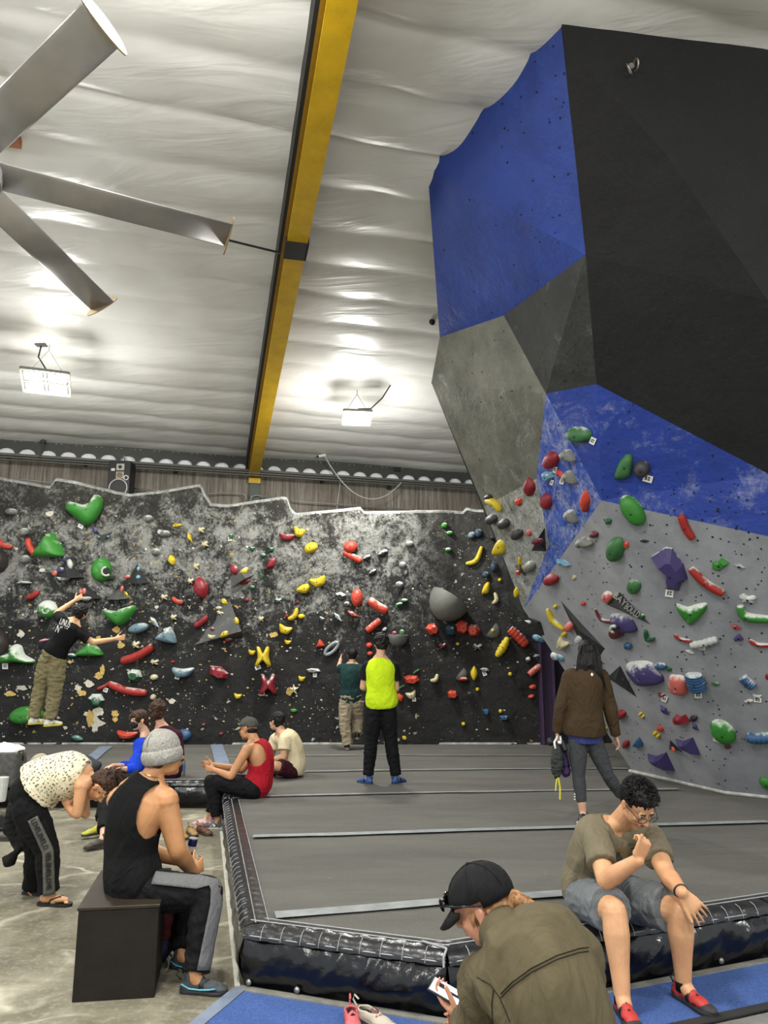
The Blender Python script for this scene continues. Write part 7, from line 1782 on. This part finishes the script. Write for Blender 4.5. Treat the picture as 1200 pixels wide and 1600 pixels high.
# ---- 8 masked woman in blue
Y = 9.15
J = K(onz(190, 1320, 0), hd=(216, 1126, Y-.1), nk=(229, 1151, Y-.02), pv=(232, 1217, Y+.02), mid=(234, 1184, Y+.02), sL=(229, 1163, Y+.14), sR=(219, 1164, Y-.16), eL=(205, 1198, Y+.05), eR=(213, 1200, Y-.24), wL=(176, 1196, Y-.25), wR=(182, 1203, Y-.35),
      hL=(228, 1218, Y+.1), hR=(228, 1220, Y-.1), kL=(170, 1216, Y-.45), kR=(166, 1226, Y-.95), aL=(156, 1290, Y-1.2), aR=(161, 1309, Y-1.65), tL=(132, 1300, Y-1.3), tR=(136, 1320, Y-1.75), wide=.92)
P_, (f, u, r) = person('woman in a bright blue top and black face mask sitting on the mat edge', J, (214, 170, 142), fem=True, vox=.008, S=.97, hdir=(-.62, -.9, -.1), hup=(-.1, -.1, 1),
    hands={'L': dict(d=(-1, -.2, -.3), pn=(0, 0, -1), th=(0, -1, 0)), 'R': dict(d=(-1, 0, -.2), pn=(0, 0, -1), th=(0, 1, 0))})
face(P_, J['hd'], f, u, r, .93, mask=True)
top(P_, J, cloth((28, 66, 196), .12, key='blue_cloth'), -.05, .99, .020, .35, long_=True, amp=.009, name='blue_top')
trousers(P_, J, cloth((17, 17, 20), .12), .86, .012)
c = J['hd']; bm = bmesh.new(); M4 = axes(r, f, u); ell(bm, c-u*.040+f*.055, .056, .052, .044, M4); ell(bm, c-u*.03+f*.085, .03, .03, .035, M4); mk = garment('face_mask', remesh(bm, .006), plain((12, 12, 13), .8), P_)
bm = bmesh.new()
for sg in (-1, 1): tube(bm, [c-u*.02+f*.06+r*sg*.05, c-u*.005+r*sg*.072], .002, 5)
fromb('ear_loop', bm, M_BLK, mk)
hairmesh(P_, [('e', c+u*.045-f*.03, (.084, .10, .085, M4)), ('e', c-f*.07, (.07, .06, .085, M4)), ('e', c+u*.07+f*.02, (.07, .07, .05, M4)), ('e', c+u*.03+f*.045-r*.062, (.02, .04, .05, M4)), ('e', c+u*.03+f*.045+r*.062, (.02, .04, .05, M4)), ('l', [c-f*.07, c-f*.10-u*.08], [.06, .045])], BRNH, amp=.008, st=.5)
for s, cm in (('L', (176, 176, 60)), ('R', (70, 64, 54))): shoe(P_, J['a'+s], J['t'+s], .25, upper=plain(cm, .7), solem=plain((40, 38, 34), .7))

# ---- 9 person in maroon behind her, seen from behind
Y = 9.75
J = K(onz(252, 1222, MAT), hd=(247, 1109, Y), nk=(252, 1136, Y), pv=(262, 1205, Y), mid=(260, 1172, Y-.05), sL=(240, 1152, Y), sR=(276, 1150, Y), eL=(236, 1184, Y+.05), eR=(280, 1182, Y+.05), wL=(245, 1200, Y+.25), wR=(272, 1200, Y+.25),
      hL=(254, 1208, Y), hR=(270, 1208, Y), kL=(248, 1195, Y+.4), kR=(276, 1195, Y+.4), aL=(255, 1207, Y+.6), aR=(270, 1207, Y+.6), tL=(254, 1212, Y+.8), tR=(271, 1212, Y+.8))
P_, (f, u, r) = person('person with bushy brown hair and a maroon top sitting behind the masked woman', J, (200, 156, 128), vox=.01, hdir=(.1, 1, 0), fem=True)
top(P_, J, cloth((62, 20, 38), .12), -.1, .98, .022, .95, long_=True, amp=.009)
trousers(P_, J, M_BLKC, .9, .014)
c = J['hd']; hairmesh(P_, [('e', c+u*.035-f*.02, (.105, .115, .10, axes(r, f, u))), ('e', c-u*.04-f*.05, (.095, .07, .09, axes(r, f, u)))], BRNH, amp=.018, sc=22, st=1)

# ---- 10 climber in mid-jump
Y = 10.2
J = K(at(70, 1147, Y), hd=(127, 957, Y+.06), nk=(115, 972, Y), pv=(83, 1024, Y), mid=(99, 998, Y-.03), sL=(97, 969, Y), sR=(126, 990, Y), eL=(88, 958, Y+.22), eR=(146, 1004, Y+.05), wL=(117, 938, Y+.35), wR=(180, 998, Y+.15),
      hL=(74, 1031, Y), hR=(90, 1033, Y), kL=(63, 1076, Y+.05), kR=(86, 1080, Y), aL=(53, 1122, Y), aR=(77, 1125, Y-.05), tL=(62, 1142, Y+.08), tR=(85, 1146, Y+.03))
P_, (f, u, r) = person('climber in a black tee and khaki trousers in mid-air before the wall, arms flung out', J, (206, 158, 116), vox=.008, S=.94, hdir=(.6, 1, .25), hup=(.35, -.15, 1),
    hands={'L': dict(d=(.5, .3, .4), pn=(0, 1, 0), th=(0, 0, 1), curl=.4), 'R': dict(d=(1, .1, .15), pn=(0, .6, -.5), th=(0, 0, 1), curl=.3)})
ts = top(P_, J, cloth((16, 16, 19), .12), .06, .975, .024, .62, amp=.008, S=.94)
trousers(P_, J, cloth((118, 110, 80), .12, key='khaki_cloth'), .97, .026, amp=.016, wid=1.15, hem=.03, S=.94, t1=.05)
for s in 'LR': shoe(P_, J['a'+s], J['t'+s], .25, up=(J['k'+s]-J['a'+s]).normalized().lerp(V(0, -.5, .3), .35).normalized(), upper=plain((216, 214, 206), .6), solem=plain((190, 182, 60), .6), strapm=plain((190, 182, 60), .6), straps=1)
c = J['hd']; hairmesh(P_, [('e', c+u*.035-f*.02, (.092, .110, .10, axes(r, f, u))), ('e', c-f*.05-u*.01, (.08, .07, .085, axes(r, f, u)))], BLKH, amp=.014, sc=22, st=1)
pt = lambda a, b: at(a, b, Y-.135)
for tx, a_, b_, h_ in (('UNUS', (92, 975), (108, 981), .085), ('NMS', (86, 987), (102, 993), .10)):
    lettering(tx, pt(*a_), pt(*b_), h_, pt(*a_), V(0, -1, 0), plain((214, 214, 210), .7), ts)
bm = bmesh.new(); ell(bm, at(68, 1008, Y-.02), .07, .06, .085, Matrix.Rotation(-.4, 4, 'Y')); cbg = fromb('chalk_bag', bm, cloth((26, 28, 38), .2), P_, True)
bm = bmesh.new(); ell(bm, at(69, 1001, Y-.02), .066, .058, .022, Matrix.Rotation(-.2, 4, 'Y')); fromb('fleece_rim', bm, cloth((176, 120, 128), .2), cbg, True)

# ---- 11 man with cap and phone in the foreground
Y = 2.62
J = K(onz(860, 1900, 0), hd=(756, 1415, Y+.02), nk=(800, 1472, Y-.1), pv=(880, 1690, Y-.25), mid=(872, 1560, Y-.32), sL=(762, 1532, Y-.02), sR=(893, 1500, Y-.22), eL=(752, 1640, Y+.12), eR=(905, 1640, Y+.2), wL=(724, 1594, Y+.30), wR=(748, 1592, Y+.36),
      hL=(850, 1700, Y-.12), hR=(920, 1700, Y-.3), kL=(790, 1650, Y+.28), kR=(900, 1650, Y+.25), aL=(770, 1800, Y+.2), aR=(880, 1800, Y+.1), tL=(740, 1820, Y+.35), tR=(860, 1830, Y+.3), wide=1.0, armw=1.1)
for k in ('aL', 'aR', 'tL', 'tR'): J[k].z = max(J[k].z, .085)
J['base'] = V(J['pv'].x, J['pv'].y, 0)
fdir = V(-.85, .38, -.42)
P_, (f, u, r) = person('man in a black cap and olive jacket looking down at his phone in the foreground', J, (210, 152, 122), vox=.006, hdir=fdir, hup=(-.42, .12, 1),
    hands={'L': dict(d=(-.6, .35, .45), pn=(.45, -.35, .8), th=(-.2, -.9, .1), curl=.42, thumb=V(-.35, .0, .9)), 'R': dict(d=(-.85, .15, .15), pn=(-.1, -.3, .8), th=(.2, .3, .8), curl=.6)})
M_OL = cloth((84, 76, 56), .12, .08, key='olive_canvas', bsc=6)
jk = top(P_, J, M_OL, -.06, 1.0, .040, .95, long_=True, amp=.017, sc=8, name='jacket', slinf=.026, vox=.007, fl=.0)
trousers(P_, J, M_BLKC, .95, .02, vox=.012)
for s in 'LR': shoe(P_, J['a'+s], J['t'+s], .28, upper=M_BLK)
c = J['hd']; cc, dd, ss, dp = torso_frame(J, 1.0)
bm = bmesh.new(); rings = []
for z, a_ in ((-.015, .082), (.03, .074), (.065, .080), (.066, .072), (.03, .066)):
    rings.append([bm.verts.new(cc+dd*z+ss*math.cos(q)*a_+dp*math.sin(q)*a_*1.05) for q in [2*math.pi*i/32 for i in range(32)]])
for r0, r1 in zip(rings, rings[1:]):
    for k in range(32): bm.faces.new((r0[k], r0[(k+1) % 32], r1[(k+1) % 32], r1[k]))
fromb('collar', bm, M_OL, jk, True)
bvh = BVHTree.FromPolygons([v.co for v in jk.data.vertices], [tuple(p.vertices) for p in jk.data.polygons])
def onsurf(px, py, lift=.002):
    h = bvh.ray_cast(CO, ray(px, py).normalized()); return h[0]+(CO-h[0]).normalized()*lift if h[0] else None
bm = bmesh.new()
for pts in ([(782, 1553), (800, 1535), (830, 1513), (870, 1493), (905, 1482), (922, 1480)], [(782, 1559), (800, 1541), (830, 1519), (870, 1499), (905, 1488), (922, 1486)], [(745, 1527), (765, 1538), (779, 1556), (790, 1580), (797, 1599)], [(771, 1545), (768, 1570), (770, 1599)]):
    q = []
    for a_, b_ in zip(pts, pts[1:]):
        for k in range(8): h = onsurf(a_[0]+(b_[0]-a_[0])*k/8, a_[1]+(b_[1]-a_[1])*k/8); q += [h] if h else []
    if len(q) > 3: tube(bm, q, .0016, 5)
fromb('seam', bm, cloth((38, 34, 22), .1), jk)
M_CAP = cloth((30, 30, 32), .25, key='black_cap_cloth'); cp = cap(P_, c, f, u, r, M_CAP, None, 1.02, .25)
M_LH = hairm((96, 62, 36), (186, 140, 92)); rnd = random.Random(4); st = []
hairmesh(P_, [('e', c-u*.012-f*.052, (.074, .05, .055, axes(r, f, u))), ('e', at(777, 1396, Y), (.04, .035, .035, axes(r, f, u))), ('l', [at(780, 1395, Y), at(806, 1404, Y-.04), at(836, 1420, Y-.1)], [.03, .026, .018]), ('l', [c-u*.03-f*.07, c-u*.08-f*.075, c-u*.12-f*.06], [.055, .045, .03])], M_LH, amp=.006, sc=30, st=.3)
for k in range(260):
    x = rnd.uniform(-1, 1); p0 = c+u*rnd.uniform(.0, .02)-f*(.03+.055*(1-x*x))+r*x*.078
    st.append(([p0, p0-u*.05-f*.012+r*rnd.uniform(-.008, .008), p0-u*.10-f*.012+r*(rnd.uniform(-.02, .02)-x*.02), p0-u*rnd.uniform(.11, .17)-f*.0-r*x*.03], rnd.uniform(.0022, .004)))
for k in range(150):     # tail pulled through the back of the cap
    a_ = rnd.uniform(0, 6.28); o1_ = r*math.cos(a_)*.022+u*math.sin(a_)*.018; p0 = at(772, 1394, Y+.02)+o1_; e_ = rnd.uniform(0, .03)
    st.append(([p0, at(785, 1390, Y)+o1_*1.2, at(806, 1402, Y-.03)+o1_*.9, at(828, 1410, Y-.07)+o1_*.9, at(843, 1428, Y-.1)+o1_*.6-V(0, 0, e_)], rnd.uniform(.0035, .0052)))
for s in (-1, 1):
    for k in range(24): p0 = c+r*s*.077+f*rnd.uniform(.0, .035)+u*.01; st.append(([p0, p0-u*.02-f*.004, p0-u*rnd.uniform(.03, .05)], .0022))
locks(P_, st, M_LH)
# sunglasses pushed up on the brim
sg_ = empty('sunglasses', c+f*.1+u*.06, 'black sunglasses resting on the brim of the black cap', 'sunglasses')
for s in (-1, 1):
    bm = bmesh.new(); ell(bm, c+f*.125+u*.052+r*s*.034, .031, .006, .021, axes((r-f*s*.25).normalized(), (f+r*s*.25).normalized(), u), 2); fromb('lens', bm, plain((8, 8, 9), .08, bump=0), sg_, True)
    bm = bmesh.new(); tube(bm, [c+f*.118+u*.058+r*s*.066, c+f*.05+u*.045+r*s*.096, c-f*.03+u*.022+r*s*.094], .003, 6); fromb('temple', bm, plain((14, 14, 15), .2), sg_, True)
bm = bmesh.new(); tube(bm, [c+f*.128+u*.058-r*.008, c+f*.128+u*.058+r*.008], .003, 6); fromb('bridge', bm, M_BLK, sg_)
# phone
ph = J['wL']+V(-.6, .35, .45).normalized()*.088+V(.45, -.35, .8).normalized()*.034; phn = (CO-ph).normalized(); pn = (phn*.42+V(.25, .05, .75)).normalized(); ux = V(.6, -.1, -.75); ux = (ux-pn*ux.dot(pn)).normalized(); uy = pn.cross(ux).normalized(); Mp = axes(ux, uy, pn)
pe = empty('phone', ph, 'smartphone with a bright screen in the hands of the capped man in front', 'phone')
bm = bmesh.new(); bbox(bm, ph, .145, .072, .008, Mp, .003); fromb('phone_case', bm, plain((38, 38, 42), .3), pe, True)
t = NT('phone_screen'); t.set('Base Color', lin((190, 190, 200))); t.set('Emission Color', lin((214, 208, 220))); t.set('Emission Strength', .7); t.set('Roughness', .1)
bm = bmesh.new(); bbox(bm, ph+pn*.0045, .135, .065, .001, Mp); fromb('screen', bm, t.m, pe)
bm = bmesh.new(); bbox(bm, ph+pn*.0055+ux*.02, .05, .012, .0006, Mp); bbox(bm, ph+pn*.0055-ux*.03+uy*.01, .03, .02, .0006, Mp); fromb('screen_content', bm, plain((50, 50, 60), .3), pe)

# ---- 12 man with glasses sitting on the mat edge
Y = 4.75
J = K(onz(1000, 1580, 0), hd=(997, 1256, Y-.30), nk=(966, 1290, Y-.10), pv=(930, 1393, Y+.02), mid=(918, 1330, Y+.0), sR=(932, 1306, Y-.14), sL=(1014, 1306, Y-.08), eR=(946, 1376, Y-.40), eL=(1042, 1366, Y-.38), wR=(997, 1344, Y-.56), wL=(1066, 1395, Y-.58),
      hR=(916, 1405, Y-.06), hL=(968, 1400, Y-.02), kR=(960, 1424, Y-.50), kL=(1062, 1424, Y-.48), aR=(972, 1549, Y-.60), aL=(1067, 1524, Y-.44), tR=(995, 1600, Y-.80), tL=(1122, 1572, Y-.66), wide=1.10, deep=1.08, armw=1.2, legw=1.2, hs=1.07)
J['base'] = onz(1000, 1575, 0)
for k in ('aL', 'aR'): J[k].z = .094
fd = V(.20, -.66, -.66)
P_, (f, u, r) = person('man with glasses, grey tee and shorts sitting on the mat edge, looking at his thumb', J, (206, 156, 114), vox=.0052, S=.99, hdir=fd, hup=(.12, -.45, 1),
    hands={'R': dict(d=(.35, -.1, .75), pn=(.15, .9, -.1), th=(-.6, -.4, .5), curls=[1.15, 1.2, 1.25, 1.3], thumb=V(.3, -.3, 1), spread=.05, size=1.12), 'L': dict(d=(.55, -.15, -.6), pn=(0, .9, -.3), th=(-.7, -.15, -.55), curl=.22, spread=.2, size=1.08, thumb=V(.25, -.25, -.85))})
face(P_, J['hd'], f, u, r, 1.05, closed=True)
M_TEE = cloth((112, 104, 84), .08, .06, key='khaki_grey_tee', bsc=7)
tee = top(P_, J, M_TEE, -.04, .965, .018, .66, amp=.013, sc=6.5, name='t_shirt', slinf=.010, vox=.007)
trousers(P_, J, cloth((96, 100, 102), .08, .25, key='heather_shorts'), kneeup=.86, inf=.018, amp=.007, name='shorts', vox=.007)
for s in 'LR':
    shoe(P_, J['a'+s], J['t'+s], .29, upper=plain((176, 50, 46), .6), solem=plain((36, 36, 38), .7), strapm=M_BLK, straps=2, toecap=plain((44, 44, 46), .7))
    bm = bmesh.new(); a_ = J['a'+s]; tube(bm, [a_+V(0, 0, -.03), a_+(J['k'+s]-a_).normalized()*.035], [.042, .041], 16); fromb('sock', bm, cloth((16, 16, 17), .1), P_, True)
c = J['hd']; MF = axes(r, f, u)
hairmesh(P_, [('e', c+u*.048-f*.025, (.091, .106, .096, MF)), ('e', c+u*.0-f*.055, (.080, .064, .078, MF)), ('e', c+u*.092+f*.030, (.074, .056, .038, MF))], BLKH, amp=.010, sc=34, st=1, vox=.005)
shorthair(P_, c+u*.014, f, u, r, 1.08, BLKH, 1100, .022, seed=2, spike=1.1)
gl = empty('glasses', c+f*.1, 'dark-rimmed glasses on the face of the seated man with the grey tee', 'glasses'); M_RIM = plain((24, 22, 22), .3)
for s in (-1, 1):
    cc_ = c+f*.111+u*.004+r*s*.035; xr = (r-f*s*.12).normalized()
    bm = bmesh.new(); tube(bm, [cc_+xr*math.cos(q)*.026+u*math.sin(q)*.021 for q in [2*math.pi*i/24 for i in range(25)]], .0019, 6, False); fromb('rim', bm, M_RIM, gl, True)
    t = NT('lens_glass'); t.set('Base Color', (.9, .95, 1, 1)); t.set('Transmission Weight', 1.0); t.set('Roughness', .0); t.set('IOR', 1.05)
    bm = bmesh.new(); disc(bm, cc_, f, .020, .0006, 20); fromb('lens', bm, t.m, gl)
    bm = bmesh.new(); tube(bm, [cc_+r*s*.026+u*.008, c+f*.04+u*.010+r*s*.082, c-f*.01+u*.006+r*s*.088, c-f*.03-u*.01+r*s*.086], .0024, 6); fromb('temple', bm, M_RIM, gl, True)
bm = bmesh.new(); tube(bm, [c+f*.113+u*.006-r*.010, c+f*.116+u*.009, c+f*.113+u*.006+r*.010], .0018, 6); fromb('bridge', bm, M_RIM, gl, True)
w_ = J['wL']; d_ = (J['wL']-J['eL']).normalized(); s_, u_ = frame(d_)
bm = bmesh.new(); tube(bm, [w_-d_*.018+s_*math.cos(q)*.033+u_*math.sin(q)*.031 for q in [2*math.pi*i/24 for i in range(25)]], .007, 8, False); wb_ = fromb('wristband', bm, M_BLK, P_, True)
bvh = BVHTree.FromPolygons([v.co for v in tee.data.vertices], [tuple(p.vertices) for p in tee.data.polygons])
# faded print on the chest : half-round mountain emblem
def onto(pts, lift=.003):
    q = []
    for a_, b_ in pts:
        h = bvh.ray_cast(CO, ray(a_, b_).normalized()); q.append(h[0]+(CO-h[0]).normalized()*lift if h[0] else None)
    return q
vs_ = []; fs_ = []; GX = 14; GY = 9
for i in range(GX+1):
    for j in range(GY+1):
        a_ = math.pi*i/GX; rr = .45+.55*j/GY; vs_.append(((974-20*math.cos(a_)*rr), 1350-27*math.sin(a_)*rr))
q = onto(vs_)
if True:
    fs_ = [(i*(GY+1)+j, (i+1)*(GY+1)+j, (i+1)*(GY+1)+j+1, i*(GY+1)+j+1) for i in range(GX) for j in range(GY)]
    fs_ = [f for f in fs_ if all(q[k] is not None for k in f) and max((q[f[0]]-q[k]).length for k in f) < .05]
    frompy('shirt_print', [x or V(0, 0, 0) for x in q], fs_, plain((104, 84, 48), .8, var=.4, nscale=60), tee, True)
    bm = bmesh.new()
    for tri in ([(961, 1347), (968, 1330), (975, 1347)], [(972, 1347), (979, 1327), (988, 1347)]):
        k_ = onto(tri, .005)
        if all(x is not None for x in k_): bm.faces.new([bm.verts.new(x) for x in k_])
    fromb('print_peaks', bm, plain((40, 36, 30), .8), tee) if len(bm.faces) else bm.free()

# ================================================================ SHOES AND SMALL THINGS ON THE FLOOR
def looseshoe(px, py, dx, dy, L, up_, sole_, label, z=0, lace=None, straps=0, accent=None, tilt=None):
    a = onz(px, py, z)+Vector((0, 0, .079)); t_ = onz(px+dx, py+dy, z)
    e = empty('shoe', a-Vector((0, 0, .079)), label, 'shoe', 'loose shoes on the floor')
    s_ = shoe(e, a, t_, L, upper=up_, solem=sole_, lace=lace, straps=straps, accent=accent, name='upper', strapm=up_)
    cutmesh(s_.data, lambda p: p.z < z+.072); md = s_.modifiers.new('t', 'SOLIDIFY'); md.thickness = .007
    d = (t_-a); d.z = 0; d.normalize()
    bm = bmesh.new(); ell(bm, a-d*.016-Vector((0, 0, .030)), .030, .036, .006, axes(d.cross(Vector((0, 0, 1))), d, Vector((0, 0, 1)))); fromb('shoe_opening', bm, M_BLK, e, True)
    return e
looseshoe(574, 1600, 50, 22, .28, plain((186, 176, 158), .8, var=.2), plain((96, 92, 88), .7), 'tan and grey trainer with pink laces beside the blue carpet corner', lace=plain((150, 60, 70), .7), accent=plain((120, 116, 110), .7))
looseshoe(549, 1602, 6, 30, .25, plain((196, 96, 100), .7), plain((30, 30, 32), .7), 'pink climbing shoe left of the tan trainer', straps=1)
looseshoe(279, 1308, 14, 6, .25, plain((140, 112, 40), .7), plain((50, 42, 34), .7), 'mustard climbing shoe on the concrete, leftmost of three by the mat corner', straps=1)
looseshoe(297, 1303, 12, 8, .25, plain((150, 118, 74), .7), plain((60, 48, 38), .7), 'tan climbing shoe with a tall heel loop, middle of three by the mat corner', straps=1)
looseshoe(314, 1302, 20, 6, .26, plain((92, 58, 40), .7), plain((44, 34, 28), .7), 'brown climbing shoe, rightmost of three by the mat corner', straps=1)
wbp = onz(284, 1212, MAT); wb2 = empty('water_bottle', wbp, 'clear plastic water bottle with a blue label behind the beanie', 'bottle')
t = NT('clear_plastic'); t.set('Base Color', (.93, .96, 1, 1)); t.set('Transmission Weight', .85); t.set('Roughness', .12); t.set('IOR', 1.2)
bm = bmesh.new(); tube(bm, [wbp+Vector((0, 0, z)) for z in (0, .01, .16, .21, .225, .24)], [.036, .042, .042, .02, .016, .016], 20); fromb('bottle_body', bm, t.m, wb2, True)
bm = bmesh.new(); tube(bm, [wbp+Vector((0, 0, z)) for z in (.08, .14)], [.043, .043], 20); fromb('paper_label', bm, plain((72, 108, 168), .5), wb2)
bm = bmesh.new(); tube(bm, [wbp+Vector((0, 0, z)) for z in (.236, .258)], [.018, .018], 14); fromb('bottle_cap', bm, M_WHT, wb2)
rb = onz(226, 1520, 0); rbg = empty('gym_bag', rb, 'dark red and navy bag on the floor just behind the wooden box', 'bag')
bm = bmesh.new(); ell(bm, rb+Vector((.03, .16, .2)), .09, .12, .13); me = remesh(bm, .012); displace(me, folds(.012, 10)); garment('red_pouch', me, cloth((70, 24, 24), .2), rbg)
bm = bmesh.new(); ell(bm, rb+Vector((.02, .16, .1)), .10, .13, .10); me = remesh(bm, .012); displace(me, folds(.012, 10)); garment('bag_body', me, cloth((28, 28, 44), .2), rbg)
